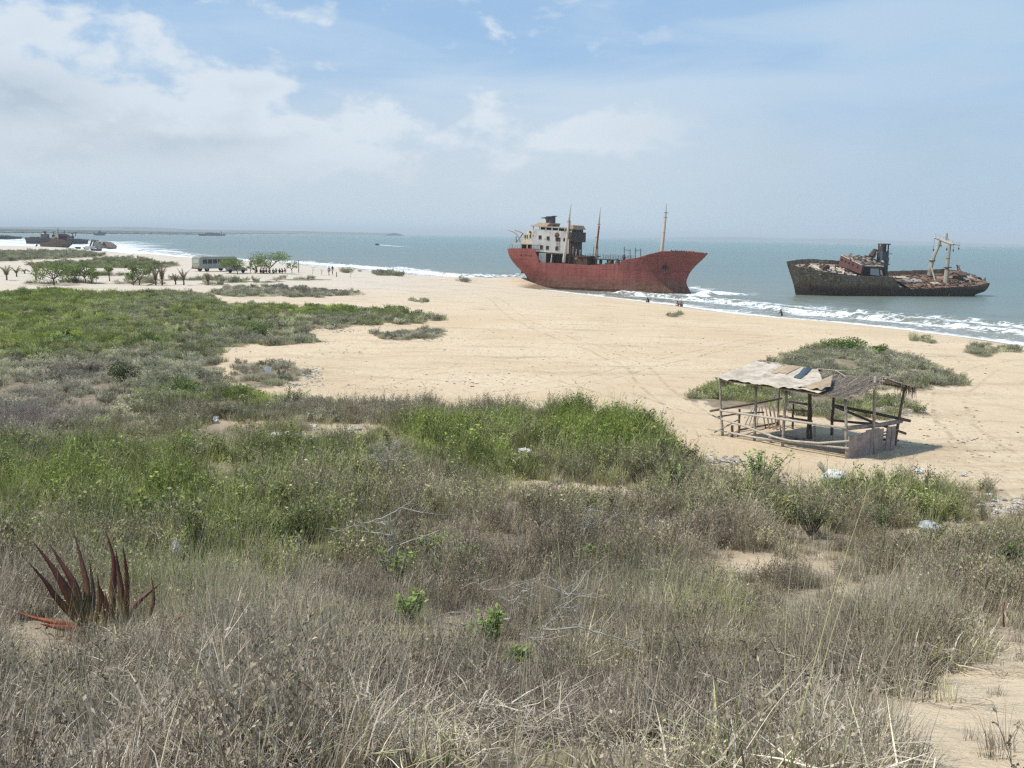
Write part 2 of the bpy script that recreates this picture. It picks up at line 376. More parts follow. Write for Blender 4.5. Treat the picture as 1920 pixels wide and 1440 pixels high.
# ------------------------------------------------------------------ polar sheets
def polar(name, radii, mat, zf, attrs, half=41, nin=430, nout=36, center=True):
    a = np.concatenate([np.radians(np.linspace(-half, half, nin)), np.radians(np.linspace(half, 360 - half, nout + 1))[1:-1]])
    R, A = np.meshgrid(radii, a, indexing='ij'); X = (R * np.sin(A)).ravel(); Y = (R * np.cos(A)).ravel()
    if center: X = np.append(X, 0); Y = np.append(Y, 0)
    s = shore_dist(X, Y); ZZ = zf(X, Y, s)
    nr, na = len(radii), len(a)
    i = np.arange(nr - 1)[:, None]; j = np.arange(na)[None, :]; j2 = (j + 1) % na
    q = np.stack([i * na + j, i * na + j2, (i + 1) * na + j2, (i + 1) * na + j], -1).reshape(-1, 4)[:, ::-1]
    faces = q.tolist()
    if center: faces += [(nr * na, (k + 1) % na, k) for k in range(na)]
    me = bpy.data.meshes.new(name); me.from_pydata(np.stack([X, Y, ZZ], -1).tolist(), [], faces)
    me.polygons.foreach_set('use_smooth', [True] * len(me.polygons))
    for k, f in attrs.items():
        me.attributes.new(k, 'FLOAT', 'POINT').data.foreach_set('value', np.asarray(f(X, Y, ZZ, s), dtype=np.float32))
    me.materials.append(mat); me.update()
    o = bpy.data.objects.new(name, me); COL.objects.link(o); return o
# sand
m, t, out = new_mat('sand')
P = t.n('ShaderNodeNewGeometry').outputs['Position']
sh = t.attr('shore').outputs['Fac']; vg = t.attr('veg').outputs['Fac']; far = t.attr('pale').outputs['Fac']
n1 = t.noise(P, 0.09, 6, .6); n2 = t.noise(P, 1.3, 8, .7); n3 = t.noise(P, 28, 4, .7)
wx = t.scale(P, (0.35, 1.0, 1)); n4 = t.noise(wx, 0.5, 7, .65, .5)
c = t.mix(t.mr(n1, .35, .65), (.60, .462, .30), (.66, .525, .362))
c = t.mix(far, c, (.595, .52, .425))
c = t.mix(t.m('MULTIPLY', t.mr(n4, .50, .66), .5), c, (.45, .335, .205))
n5 = t.noise(t.scale(P, (.22, .8, 1)), .35, 9, .74, .9)
c = t.mix(t.m('MULTIPLY', t.mr(n5, .54, .66), t.mr(n1, .4, .6, .15, .6)), c, (.36, .26, .16))
c = t.mix(t.m('MULTIPLY', t.mr(n2, .50, .8), .5), c, (.69, .57, .415))
c = t.mix(t.m('MULTIPLY', t.mr(n3, .52, .75), .32), c, (.33, .255, .165))
vo = t.n('ShaderNodeTexVoronoi', {'Vector': P, 'Scale': 1.6}, feature='F1').outputs['Distance']
c = t.mix(t.m('MULTIPLY', t.mr(vo, .10, .05), t.mr(n4, .45, .6)), c, (.12, .095, .065))
c = t.mix(t.m('MULTIPLY', vg, t.mr(n2, .2, .6, .45, .95)), c, t.mix(t.mr(n3, .35, .65), (.115, .088, .062), (.30, .245, .175)))  # plant litter, its colour darkened to put shade into gaps between tufts
c = t.mix(t.attr('woods').outputs['Fac'], c, (.055, .065, .042))
wet = t.mr(t.m('ADD', sh, t.m('MULTIPLY', t.m('SUBTRACT', n4, .5), 6)), 4.2, 1.2)
c = t.mix(wet, c, (.285, .215, .145))
vf = t.n('ShaderNodeTexVoronoi', {'Vector': t.n('ShaderNodeVectorMath', {0: P, 1: t.n('ShaderNodeTexNoise', {'Vector': P, 'Scale': 1.5}).outputs['Color']}, operation='ADD').outputs[0], 'Scale': 1.9}, feature='SMOOTH_F1').outputs['Distance']
vf = t.m('MULTIPLY', t.mr(vf, .1, .5), t.m('MULTIPLY', t.mr(n1, .40, .62), .5))
h = t.m('ADD', t.m('ADD', t.m('ADD', t.m('MULTIPLY', n2, 1.0), vf), t.m('MULTIPLY', n3, .22)), t.m('MULTIPLY', n4, 1.3))
bp = t.n('ShaderNodeBump', {'Height': h, 'Strength': .75, 'Distance': .20}).outputs[0]
b = t.n('ShaderNodeBsdfPrincipled', {'Base Color': c, 'Roughness': t.mr(wet, 0, 1, .95, .35), 'Specular IOR Level': t.mr(wet, 0, 1, .1, .5), 'Normal': bp})
t.t.links.new(b.outputs[0], out.inputs[0])
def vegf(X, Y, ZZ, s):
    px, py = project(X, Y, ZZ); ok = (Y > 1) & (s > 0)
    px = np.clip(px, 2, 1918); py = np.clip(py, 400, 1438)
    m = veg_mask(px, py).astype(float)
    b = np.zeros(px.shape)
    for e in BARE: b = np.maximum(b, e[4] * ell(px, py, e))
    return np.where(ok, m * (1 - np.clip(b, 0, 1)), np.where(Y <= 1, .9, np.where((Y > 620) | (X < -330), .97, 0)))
radii = np.concatenate([np.geomspace(.5, 60, 330), np.geomspace(60, 600, 190)[1:], np.geomspace(600, 9000, 70)[1:]])
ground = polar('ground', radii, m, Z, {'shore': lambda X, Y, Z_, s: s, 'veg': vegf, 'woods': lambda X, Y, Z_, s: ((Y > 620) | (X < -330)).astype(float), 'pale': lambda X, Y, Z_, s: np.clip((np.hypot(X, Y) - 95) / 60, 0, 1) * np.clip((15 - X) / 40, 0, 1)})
tag(ground, kind='structure')
# sea
def surf_amt(X, Y):
    return np.clip((Y - 210) / 120, 0, 1) * np.clip((-60 - X) / 90, 0, 1)
def wave_z(X, Y, s):
    t_ = -s
    w = t_ + 5 * (fbm(X * .05, Y * .05, 21) - .5) + 3 * (fbm(X * .16, Y * .16, 22) - .5)
    env = np.clip(t_ / 6, 0, 1) * np.exp(-((t_ - 12) / 16) ** 2) * (.4 + fbm(X * .045, Y * .045, 23))
    z = env * .55 * np.maximum(0, np.cos(2 * pi * w / 11)) ** 3
    calm = np.exp(-((X - 14) / 16) ** 2 - ((Y - 193) / 9) ** 2)
    z = z * (1 - .8 * calm)
    br = np.exp(-(((X - BOW.x - 4.2) * .8 + (Y - BOW.y + 3) * .55) / 5.5) ** 2 - (((X - BOW.x - 4.2) * -.55 + (Y - BOW.y + 3) * .8) / 1.6) ** 2)
    z = z + .75 * br * (.6 + .7 * fbm(X * .6, Y * .6, 31))
    return z + .03
BOW = at(1297, 551)
m, t, out = new_mat('sea_water')
P = t.n('ShaderNodeNewGeometry').outputs['Position']
off = t.attr('offshore').outputs['Fac']; surf = t.attr('surf').outputs['Fac']; brk = t.attr('breaker').outputs['Fac']; calmf = t.attr('calm').outputs['Fac']
a1 = t.noise(P, .05, 4, .55); a2 = t.noise(P, .16, 4, .6)
w = t.m('ADD', off, t.m('ADD', t.m('MULTIPLY', t.m('SUBTRACT', a1, .5), 11), t.m('MULTIPLY', t.m('SUBTRACT', a2, .5), 8)))
ln = t.m('POWER', t.m('ADD', .5, t.m('MULTIPLY', t.m('COSINE', t.m('MULTIPLY', w, 2 * pi / 9.5)), .5)), 3.0)
env = t.mr(t.m('ADD', off, t.m('MULTIPLY', t.m('SUBTRACT', a1, .5), 24)), 35, 14)
env = t.m('MULTIPLY', env, t.m('SUBTRACT', 1.0, t.m('MULTIPLY', calmf, .75)))  # calm inlet water carries less foam
f1 = t.noise(P, 1.1, 7, .72, .8); f2 = t.noise(t.scale(P, (.4, .4, 1)), .9, 8, .75, 1.0)
fz = t.m('ADD', t.m('MULTIPLY', t.m('SUBTRACT', f1, .5), 2.7), t.m('MULTIPLY', t.m('SUBTRACT', f2, .5), 2.0))
fo = t.m('MULTIPLY', env, t.m('ADD', t.m('MULTIPLY', ln, .42), fz))
foam = t.mr(t.m('ADD', fo, t.m('ADD', t.m('MULTIPLY', surf, t.m('ADD', .66, fz)), t.m('MULTIPLY', brk, t.m('ADD', .8, fz)))), .11, .52)
edge = t.m('MULTIPLY', t.mr(t.m('ADD', off, t.m('MULTIPLY', t.m('SUBTRACT', f2, .5), 5)), 1.8, .2), .7)
foam = t.m('MAXIMUM', foam, edge)
turb = t.m('EXPONENT', t.m('MULTIPLY', off, -1 / 38.0))
turb = t.m('ADD', turb, t.m('MULTIPLY', t.m('SUBTRACT', a1, .5), .5), clamp=True)
c = t.mix(t.mr(off, 60, 900), (.118, .170, .146), (.106, .186, .164))
c = t.mix(t.m('MULTIPLY', turb, .9), c, (.235, .205, .145))
c = t.mix(t.m('MULTIPLY', t.mr(t.noise(t.scale(P, (.25, 1, 1)), .02, 5, .6), .45, .7), .35), c, (.085, .15, .14))
c = t.mix(foam, c, (.80, .82, .82))
wv = t.m('ADD', t.m('MULTIPLY', t.noise(t.scale(P, (.5, 1, 1)), .55, 5, .6), 1.0), t.m('MULTIPLY', t.noise(t.scale(P, (.5, 1, 1)), .09, 4, .6), 3.5))
bp = t.n('ShaderNodeBump', {'Height': wv, 'Strength': .8, 'Distance': .42}).outputs[0]
b = t.n('ShaderNodeBsdfPrincipled', {'Base Color': c, 'Roughness': t.mr(foam, 0, 1, .28, .9), 'IOR': 1.33, 'Specular IOR Level': .42, 'Normal': bp})
t.t.links.new(b.outputs[0], out.inputs[0])
def brkf(X, Y, Z_, s):
    br = np.exp(-(((X - BOW.x - 4.2) * .8 + (Y - BOW.y + 3) * .55) / 6.5) ** 2 - (((X - BOW.x - 4.2) * -.55 + (Y - BOW.y + 3) * .8) / 2.0) ** 2)
    return br
def surff(X, Y, Z_, s):
    t_ = -s; w = 24 + 60 * np.clip((-150 - X) / 60, 0, 1) + 110 * np.clip((-190 - X) / 60, 0, 1)
    n = fbm(X * .03, Y * .012, 41)
    band = (np.abs(((t_ + 8 * n) % 24) - 8) < 5.5).astype(float) * .8 + .2
    a = surf_amt(X, Y) * np.clip(1.5 - t_ / w + (n - .5), 0, 1) * np.where(X < -185, .55 + .45 * band, band) * (Y < 900)
    # thin surf line right of it
    b2 = np.clip((Y - 205) / 20, 0, 1) * np.clip((-3 - X) / 20, 0, 1) * np.exp(-((t_ - 7 - 4 * n) / 5) ** 2) * (.55 + .9 * (fbm(X * .06, Y * .06, 43) - .3))
    return np.maximum(a, b2)
rs = np.concatenate([np.geomspace(55, 420, 420), np.geomspace(420, 2500, 130)[1:], np.geomspace(2500, 36000, 40)[1:]])
sea = polar('sea', rs, m, wave_z, {'offshore': lambda X, Y, Z_, s: -s, 'surf': surff, 'breaker': brkf, 'calm': lambda X, Y, Z_, s: np.exp(-((X - 14) / 16) ** 2 - ((Y - 193) / 9) ** 2)}, nin=520, center=False)
tag(sea, kind='structure')
# far hills and the wooded far shore
hm = simple_mat('hill_scrub', [(.10, .115, .085), (.15, .16, .12), (.19, .185, .14)], .01, .95, bump=0)
def ridge(name, pts, depth, mat, wid, foot=-3, rough=.12):
    mb = MB(); n = 160
    xs = np.linspace(pts[0][0], pts[-1][0], n); ys = np.interp(xs, [p[0] for p in pts], [p[1] for p in pts])
    rings = []
    for i, (x, y) in enumerate(zip(xs, ys)):
        p = at_y(x, y, depth + 300 * sin(i * .13)); h = max(p.z * (1 + rough * (random.random() - .5)), 2)
        rings.append([(p.x, p.y - wid, foot), (p.x, p.y - wid * .45, h * .55), (p.x, p.y, h), (p.x, p.y + wid * .5, h * .7), (p.x, p.y + wid, foot)])
    mb.loft(rings, closed=False, caps=False)
    return mb.build(name, mat, smooth=True)
tag(ridge('hills', [(-900, 428), (-300, 424), (0, 425), (150, 425.2), (270, 425.6), (310, 427.5), (350, 430), (430, 431), (520, 432.5), (640, 434.8), (740, 437)], 4600, hm, 500), kind='structure')
tag(ridge('hills', [(1150, 447), (1250, 445), (1380, 444), (1480, 447), (1600, 447.5), (1700, 452), (1760, 454.5), (1850, 457), (1950, 459)], 9000, hm, 600), kind='structure')
mb = MB()
cl = [(-560, 790), (-680, 1000), (-748, 1300), (-764, 1600), (-694, 2000), (-664, 2200), (-704, 2450), (-844, 3400), (-1064, 6500)]
rings = []
for (x0, y0), (x1, y1) in zip(cl[:-1], cl[1:]):
    n = int(math.hypot(x1 - x0, y1 - y0) / (5 if y0 < 2400 else 14))
    for i in range(n):
        f = i / n; x, y = x0 + (x1 - x0) * f, y0 + (y1 - y0) * f; g_ = float(fbm(np.array([y * .02]), np.array([x * .02]), 71)[0]); h_ = (.3 + 3.2 * max(0, g_ - .25)) * random.uniform(.55, 1.25) + 2.0
        x -= 6; rings.append([(x + 3 + random.uniform(-1, 1), y, 1.2), (x + 1.5, y, 1.6 + (h_ - 1.6) * .7), (x - 3 + random.uniform(-1, 1), y, h_), (x - 8, y, h_ * .95), (x - 13, y, 1.0)])
mb.loft(rings, closed=False, caps=False)
tag(mb.build('shore_wood', hm), 'dark low strip of trees along the far shore of the bay', 'wood', kind='stuff')
# haze: one closed box of even air
m, t, out = new_mat('haze')
t.t.links.new(t.n('ShaderNodeVolumePrincipled', {'Color': (.86, .95, .99, 1), 'Density': 0.00020, 'Anisotropy': 0.0}).outputs[0], out.inputs['Volume'])
hb = MB().box(-37000, 37000, -37000, 37000, -5.2, 62).build('haze', m, origin=(0, 0, 0)); tag(hb, kind='stuff')
hb.display_type = 'WIRE'
# ------------------------------------------------------------------ plant materials
def plant_mat(name, dry, green, purple, transl=.22):
    m, t, out = new_mat(name)
    tn = t.n('ShaderNodeSeparateXYZ', {0: t.attr('tint', 'INSTANCER').outputs['Vector']})
    g, p, v = tn.outputs
    br = t.attr('br').outputs['Fac']
    rnd = t.n('ShaderNodeObjectInfo').outputs['Random']
    r = t.m('ADD', t.m('MULTIPLY', br, .8), t.m('MULTIPLY', rnd, .2))
    gg = t.mr(t.m('ADD', g, t.m('MULTIPLY', t.m('SUBTRACT', t.m('FRACT', t.m('MULTIPLY', br, 7.31)), .5), .55)), .15, .85)
    c = t.mix(gg, t.mix(p, t.ramp(r, dry), t.ramp(r, purple)), t.ramp(r, green))
    c = t.mix(1.0, c, t.n('ShaderNodeCombineColor', {0: v, 1: v, 2: v}).outputs[0], 'MULTIPLY')
    d = t.n('ShaderNodeBsdfPrincipled', {'Base Color': c, 'Roughness': .6, 'Specular IOR Level': .25})
    tr = t.n('ShaderNodeBsdfTranslucent', {0: c})
    t.t.links.new(t.n('ShaderNodeMixShader', {0: transl, 1: d.outputs[0], 2: tr.outputs[0]}).outputs[0], out.inputs[0])
    return m
DRY = [(0, (.125, .088, .056)), (.3, (.278, .218, .152)), (.65, (.445, .375, .280)), (1, (.66, .585, .465))]
GRN = [(0, (.095, .125, .028)), (.4, (.20, .25, .05)), (.75, (.33, .365, .09)), (1, (.52, .48, .20))]
PUR = [(0, (.15, .115, .095)), (.4, (.31, .255, .215)), (.75, (.46, .395, .34)), (1, (.64, .56, .48))]
PM = plant_mat('grass_blades', DRY, GRN, PUR)
SM = plant_mat('scrub_leaves', [(0, (.17, .155, .105)), (.5, (.32, .30, .215)), (1, (.47, .44, .335))], [(0, (.095, .12, .022)), (.5, (.205, .245, .045)), (1, (.36, .38, .105))],
               [(0, (.165, .14, .115)), (.5, (.30, .265, .215)), (1, (.44, .40, .33))], .35)
def hashv(): return random.random()
def blade(mb, base, d, L, w, bend, seg=3, br=.5):
    """tapered curved strip; d = horizontal lean direction"""
    side = Vector((-d.y, d.x, 0)); vs = []; lean = bend
    p = Vector(base); ang = random.uniform(.02, .35)
    for i in range(seg + 1):
        f = i / seg; ww = w * (1 - f * .9)
        vs += [p - side * ww, p + side * ww]
        a = ang + bend * f
        p = p + (Vector((0, 0, 1)) * cos(a) + d * sin(a)) * (L / seg)
    mb.add(vs, [(2 * i, 2 * i + 1, 2 * i + 3, 2 * i + 2) for i in range(seg)], 0, br)
def rdir():
    a = random.uniform(0, 2 * pi); return Vector((cos(a), sin(a), 0))
def grass_tuft(n, R, h0, h1, w, bendmax, stalks=0, seg=3):
    mb = MB()
    for i in range(n):
        r = R * sqrt(random.random()); q = rdir(); b = q * r; d = (q + rdir() * .9).normalized()
        blade(mb, b, d, random.uniform(h0, h1) * (1 - .4 * r / R), w * random.uniform(.6, 1.4), random.uniform(.1, bendmax), seg, random.random())
    for i in range(stalks):
        q = rdir(); b = q * R * .6 * random.random(); L = h1 * random.uniform(1.1, 1.7); d = rdir(); br = random.uniform(.3, .9)
        blade(mb, b, d, L, w * .45, random.uniform(.1, .6), 3, br)
    return mb
def twig_tuft(n, R, h, w, leaves, lw, ln):
    """wiry shrublet: forking stems set with tiny leaves"""
    mb = MB()
    for i in range(n):
        q = rdir(); p = q * R * .4 * random.random(); d = (q * random.uniform(.2, .9) + Vector((0, 0, 1))).normalized(); br = random.random() * .6
        L = h * random.uniform(.6, 1.1); st = 5; prev = p.copy()
        for k in range(st):
            d = (d + Vector((random.uniform(-.3, .3), random.uniform(-.3, .3), random.uniform(-.05, .2)))).normalized()
            nx = prev + d * (L / st); sd_ = d.cross(Vector((random.random() - .5, random.random() - .5, .1))).normalized() * w * (1 - k / st * .6)
            mb.add([prev - sd_, prev + sd_, nx + sd_ * .7, nx - sd_ * .7], [(0, 1, 2, 3)], 0, br)
            if k > 0:
                for s_ in range(2):
                    dd = (d * .6 + rdir() * .8 + Vector((0, 0, .3))).normalized(); l2 = L * random.uniform(.12, .3); e = nx + dd * l2; s2 = dd.cross(Vector((.3, .2, 1))).normalized() * w * .5
                    mb.add([nx - s2, nx + s2, e + s2 * .4, e - s2 * .4], [(0, 1, 2, 3)], 0, br)
                    for _ in range(leaves):
                        f = random.random(); c = nx + dd * l2 * f; ld = (dd + rdir() * 1.2 + Vector((0, 0, random.uniform(-.2, .6)))).normalized(); ls = ld.cross(rdir() + Vector((0, 0, .4))).normalized() * lw * random.uniform(.6, 1.3)
                        le = c + ld * ln * random.uniform(.6, 1.3)
                        mb.add([c, c * .5 + le * .5 - ls, le, c * .5 + le * .5 + ls], [(0, 1, 2, 3)], 0, .15 + .5 * random.random())
            prev = nx
    return mb
def src(mb, name, mat):
    me = bpy.data.meshes.new(name); me.from_pydata(mb.v, [], mb.f); me.materials.append(mat)
    me.attributes.new('br', 'FLOAT', 'POINT').data.foreach_set('value', mb.br); me.update()
    return bpy.data.objects.new(name, me)
def scatter(name, pts, scl, rot, tint, vi, sources):
    """one plant-cover object: points carrying instanced tufts (geometry nodes)"""
    me = bpy.data.meshes.new(name); me.vertices.add(len(pts)); me.vertices.foreach_set('co', np.asarray(pts, np.float32).ravel())
    me.attributes.new('scl', 'FLOAT_VECTOR', 'POINT').data.foreach_set('vector', np.asarray(scl, np.float32).ravel())
    me.attributes.new('rot', 'FLOAT_VECTOR', 'POINT').data.foreach_set('vector', np.asarray(rot, np.float32).ravel())
    me.attributes.new('tint', 'FLOAT_VECTOR', 'POINT').data.foreach_set('vector', np.asarray(tint, np.float32).ravel())
    me.attributes.new('vi', 'INT', 'POINT').data.foreach_set('value', np.asarray(vi, np.int32))
    o = bpy.data.objects.new(name, me); COL.objects.link(o)
    ng = bpy.data.node_groups.new('scatter_' + name, 'GeometryNodeTree')
    ng.interface.new_socket('Geometry', in_out='INPUT', socket_type='NodeSocketGeometry'); ng.interface.new_socket('Geometry', in_out='OUTPUT', socket_type='NodeSocketGeometry')
    N = ng.nodes.new; L = ng.links.new
    gi = N('NodeGroupInput'); go = N('NodeGroupOutput'); iop = N('GeometryNodeInstanceOnPoints'); j = N('GeometryNodeJoinGeometry')
    infos = []
    for s_ in sources:
        oi = N('GeometryNodeObjectInfo'); oi.inputs['Object'].default_value = s_; gi2 = N('GeometryNodeGeometryToInstance')
        L(oi.outputs['Geometry'], gi2.inputs[0]); infos.append(gi2)
    for g in reversed(infos): L(g.outputs[0], j.inputs[0])
    def na(n_, typ):
        a = N('GeometryNodeInputNamedAttribute'); a.data_type = typ; a.inputs[0].default_value = n_; return a.outputs[0]
    L(gi.outputs[0], iop.inputs['Points']); L(j.outputs[0], iop.inputs['Instance']); iop.inputs['Pick Instance'].default_value = True
    L(na('vi', 'INT'), iop.inputs['Instance Index'])
    e2r = N('FunctionNodeEulerToRotation'); L(na('rot', 'FLOAT_VECTOR'), e2r.inputs[0]); L(e2r.outputs[0], iop.inputs['Rotation'])
    L(na('scl', 'FLOAT_VECTOR'), iop.inputs['Scale']); L(iop.outputs[0], go.inputs[0])
    o.modifiers.new('scatter', 'NODES').node_group = ng
    return o
def wedge(r0, r1, n, half=37):
    a = np.radians(RNG.uniform(-half, half, n)); r = np.sqrt(RNG.uniform(r0 * r0, r1 * r1, n))
    x = r * np.sin(a); y = r * np.cos(a); s = shore_dist(x, y); z = Z(x, y, s)
    px, py = project(x, y, z); px = np.clip(px, 2, 1918); py = np.clip(py, 402, 1438)
    return x, y, z, px, py, s
def keep(px, py, s, soft=1.0):
    m = veg_mask(px, py) & (s > 1)
    b = np.zeros(px.shape)
    for e in BARE: b = np.maximum(b, e[4] * ell(px, py, e))
    return m & (RNG.random(px.shape) > np.clip(b * soft, 0, .985))
def straw_mat(n, R, L, w, h=.12):
    """dead blades lying criss-cross in the thatch"""
    mb = MB()
    for i in range(n):
        q = rdir(); c = q * R * sqrt(random.random()) + Vector((0, 0, random.uniform(.01, h))); d = (rdir() + Vector((0, 0, random.uniform(-.25, .45)))).normalized(); s_ = d.cross(Vector((0, 0, 1))).normalized() * w * random.uniform(.6, 1.3); l = L * random.uniform(.4, 1.2); b = Vector((0, 0, random.uniform(-.02, .03)))
        m_ = c + d * l * .5 + b; e = c + d * l
        mb.add([c - s_, c + s_, m_ + s_ * .8, m_ - s_ * .8, e], [(0, 1, 2, 3), (3, 2, 4)], 0, .35 + .65 * random.random())
    return mb
def weed(n, h, ls):
    """small broad-leaved weed"""
    mb = MB()
    for i in range(n):
        q = rdir(); e = q * random.uniform(.02, .12) + Vector((0, 0, h * random.uniform(.5, 1))); s_ = Vector((-q.y, q.x, 0)) * .0025
        mb.add([-s_, s_, e + s_ * .5, e - s_ * .5], [(0, 1, 2, 3)], 0, .2)
        for k in range(7):
            c = e * random.uniform(.35, 1); d = (rdir() + Vector((0, 0, random.uniform(-.2, .8)))).normalized(); s2 = d.cross(rdir() + Vector((0, 0, 1))).normalized() * ls * .28; l = ls * random.uniform(.6, 1.3)
            mb.add([c, c + d * l * .5 + s2, c + d * l, c + d * l * .5 - s2], [(0, 1, 2, 3)], 0, .55 * random.random())
    return mb
GS = [src(grass_tuft(46, .12, .10, .28, .0036, 1.5, 3), 'grass_a', PM), src(grass_tuft(40, .10, .14, .34, .0038, 1.1, 3), 'grass_b', PM), src(grass_tuft(48, .15, .08, .22, .0034, 2.0, 4), 'grass_c', PM),
      src(grass_tuft(32, .10, .16, .42, .0040, 2.3, 4), 'grass_d', PM), src(grass_tuft(10, .09, .22, .50, .0026, .8, 7), 'stalks', PM), src(twig_tuft(7, .16, .38, .0032, 2, .005, .020), 'twigs', PM),
      src(straw_mat(40, .18, .24, .0030), 'straw', PM), src(weed(9, .28, .042), 'weed', PM), src(grass_tuft(80, .17, .25, .58, .0042, 1.4, 8), 'tussock', PM)]
GM = [src(grass_tuft(90, .20, .12, .34, .0056, 1.3, 5), 'grass_e', PM), src(grass_tuft(80, .24, .10, .30, .006, 1.8, 5), 'grass_f', PM), src(grass_tuft(64, .15, .16, .44, .0054, 1.0, 5), 'grass_g', PM),
      src(twig_tuft(12, .24, .40, .0042, 3, .007, .030), 'twigs_b', PM), src(twig_tuft(9, .2, .52, .0042, 1, .006, .026), 'twigs_c', PM), src(weed(14, .42, .05), 'weed_b', PM)]
GF = [src(twig_tuft(20, .5, .34, .008, 3, .012, .06), 'scrub_a', SM), src(twig_tuft(22, .6, .28, .008, 3, .013, .055), 'scrub_b', SM), src(twig_tuft(18, .4, .42, .008, 3, .011, .065), 'scrub_c', SM),
      src(grass_tuft(150, .45, .16, .40, .010, .9, 0, 2), 'scrub_d', SM)]
def cover(name, label, cat, r0, r1, n, sources, smin, smax, weights, gsplit=None, vmul=1.0, lowy=0, hfun=None, PL=.16, PK=4.2, PT=.38, vs=.32):
    x, y, z, px, py, s = wedge(r0, r1, n)
    k = keep(px, py, s)
    g = green_map(px, py) + .55 * (fbm(x * .45, y * .45, 51) - .47) + .30 * (RNG.random(n) - .5)
    p = purple_map(px, py) + .6 * (fbm(x * .3, y * .3, 52) - .5)
    patch = fbm(x * .8 + .2 * vnoise(x * 3, y * 3, 3), y * .8, 53)
    k &= RNG.random(n) < np.clip(PL + PK * (patch - PT), .05, 1)
    if gsplit: k &= gsplit(g)
    x, y, z, g, p, px, py, patch = (q[k] for q in (x, y, z, g, p, px, py, patch)); N_ = len(x)
    sc_ = RNG.uniform(smin, smax, N_) * (.45 + 1.15 * patch) * (1 + .25 * np.clip(g, 0, 1))
    if hfun is not None: sc_ = sc_ * hfun(px, py)
    sc_ = sc_ * (1 + .16 * np.clip((12 - np.hypot(x, y)) / 6, 0, 1)); scl = np.stack([sc_, sc_, sc_ * RNG.uniform(.8, 1.25, N_)], -1)
    rot = np.stack([RNG.normal(0, .13, N_), RNG.normal(0, .13, N_), RNG.uniform(0, 6.28, N_)], -1)
    v = vmul * np.clip(RNG.lognormal(0, vs, N_), .4, 1.7) * (.70 + .6 * fbm(x * .3, y * .3, 54)) * (.75 + .5 * fbm(x * 1.4, y * 1.4, 56))
    tint = np.stack([np.clip(g, 0, 1), np.clip(p, 0, 1), v], -1)
    vi = RNG.choice(len(sources), N_, p=np.array(weights) / sum(weights))
    if r0 < 10: vi = np.where((np.hypot(x, y) < 8.5) & ((vi == 4) | (vi == 8)), 6, vi)
    o = scatter(name, np.stack([x, y, z - .015], -1), scl, rot, tint, vi, sources)
    tag(o, label, cat, kind='stuff'); return o
cover('dry_grass', 'fine grey and straw-coloured dry grass covering the near slope', 'grass', 4.0, 15, 23000, GS, .8, 1.4, [4, 4, 4, 3, 1.0, 2.5, 3, 0, .4], lambda g: g < .36, 1.06, 0, height_map)
cover('green_grass', 'fresh green grass mixed into the dry grass of the near slope', 'grass', 4.0, 15, 26000, GS, .8, 1.5, [3, 4, 2, 3, 1, 2, 1.5, 2.5, .8], lambda g: g >= .36, 1.15, 0, height_map)
cover('dry_grass', 'brown and grey dry grass on the lower slope down to the sand', 'grass', 14, 44, 38000, GM, .75, 1.35, [3, 4, 2, 4, 3, 0], lambda g: g < .42, 1.12, 0, height_map)
cover('green_grass', 'bright green grass clumps at the foot of the slope', 'grass', 14, 44, 38000, GM, .8, 1.4, [4, 3, 4, 1.5, 1.5, 2], lambda g: g >= .42, 1.2, 0, height_map)
def farh(px, py):
    h = np.ones(px.shape)
    for e in V_ELL: h = np.where(((px - e[0]) / e[2]) ** 2 + ((py - e[1]) / e[3]) ** 2 < 1.2, .8, h)
    return np.where(py < 500, 1.1, h)
cover('scrub', 'grey-green low scrub covering the flat behind the beach', 'scrub', 40, 150, 95000, GF, .6, 1.15, [3, 4, 2, 5], None, 1.5, 0, farh)
cover('scrub', 'thin strips of scrub on the far end of the beach', 'scrub', 150, 460, 90000, GF, 1.0, 1.9, [1, 2, 1, 2], None, 1.2, 0, None)

# dead brown brushwood in the middle of the slope
x, y, z, px, py, s = wedge(6, 32, 52000)
w_ = np.maximum.reduce([ell(px, py, e) * e[4] for e in ((880, 1055, 260, 85, 1), (700, 960, 160, 60, .7), (1150, 1010, 160, 60, .6), (520, 1020, 120, 60, .45), (1500, 950, 200, 40, .35), (1330, 1330, 60, 40, .0), (1250, 920, 120, 40, .35), (640, 1290, 500, 120, .10))])
k = (RNG.random(len(x)) < .30 * w_ * np.clip(2.6 * (fbm(x * .9, y * .9, 81) - .30), .05, 1)) & veg_mask(px, py)
x, y, z, px, py = (q[k] for q in (x, y, z, px, py)); N_ = len(x)
TW = [src(twig_tuft(9, .15, .50, .0032, 0, .004, .02), 'brush_a', PM), src(twig_tuft(7, .12, .62, .0034, 0, .004, .02), 'brush_b', PM), src(twig_tuft(11, .2, .40, .003, 1, .004, .018), 'brush_c', PM), src(grass_tuft(16, .12, .3, .65, .0026, .7, 0), 'brush_d', PM)]
sc_ = RNG.uniform(.7, 1.3, N_) * (.6 + .8 * fbm(x * .7, y * .7, 82))
tag(scatter('brushwood', np.stack([x, y, z - .02], -1), np.stack([sc_, sc_, sc_], -1), np.stack([RNG.normal(0, .2, N_), RNG.normal(0, .2, N_), RNG.uniform(0, 6.28, N_)], -1), np.stack([np.zeros(N_), RNG.uniform(.2, .9, N_), np.clip(RNG.lognormal(-.42, .4, N_), .25, 1.3)], -1), RNG.integers(0, 4, N_), TW), 'tangle of dead brown stems and twigs across the middle of the slope', 'brushwood', kind='stuff')
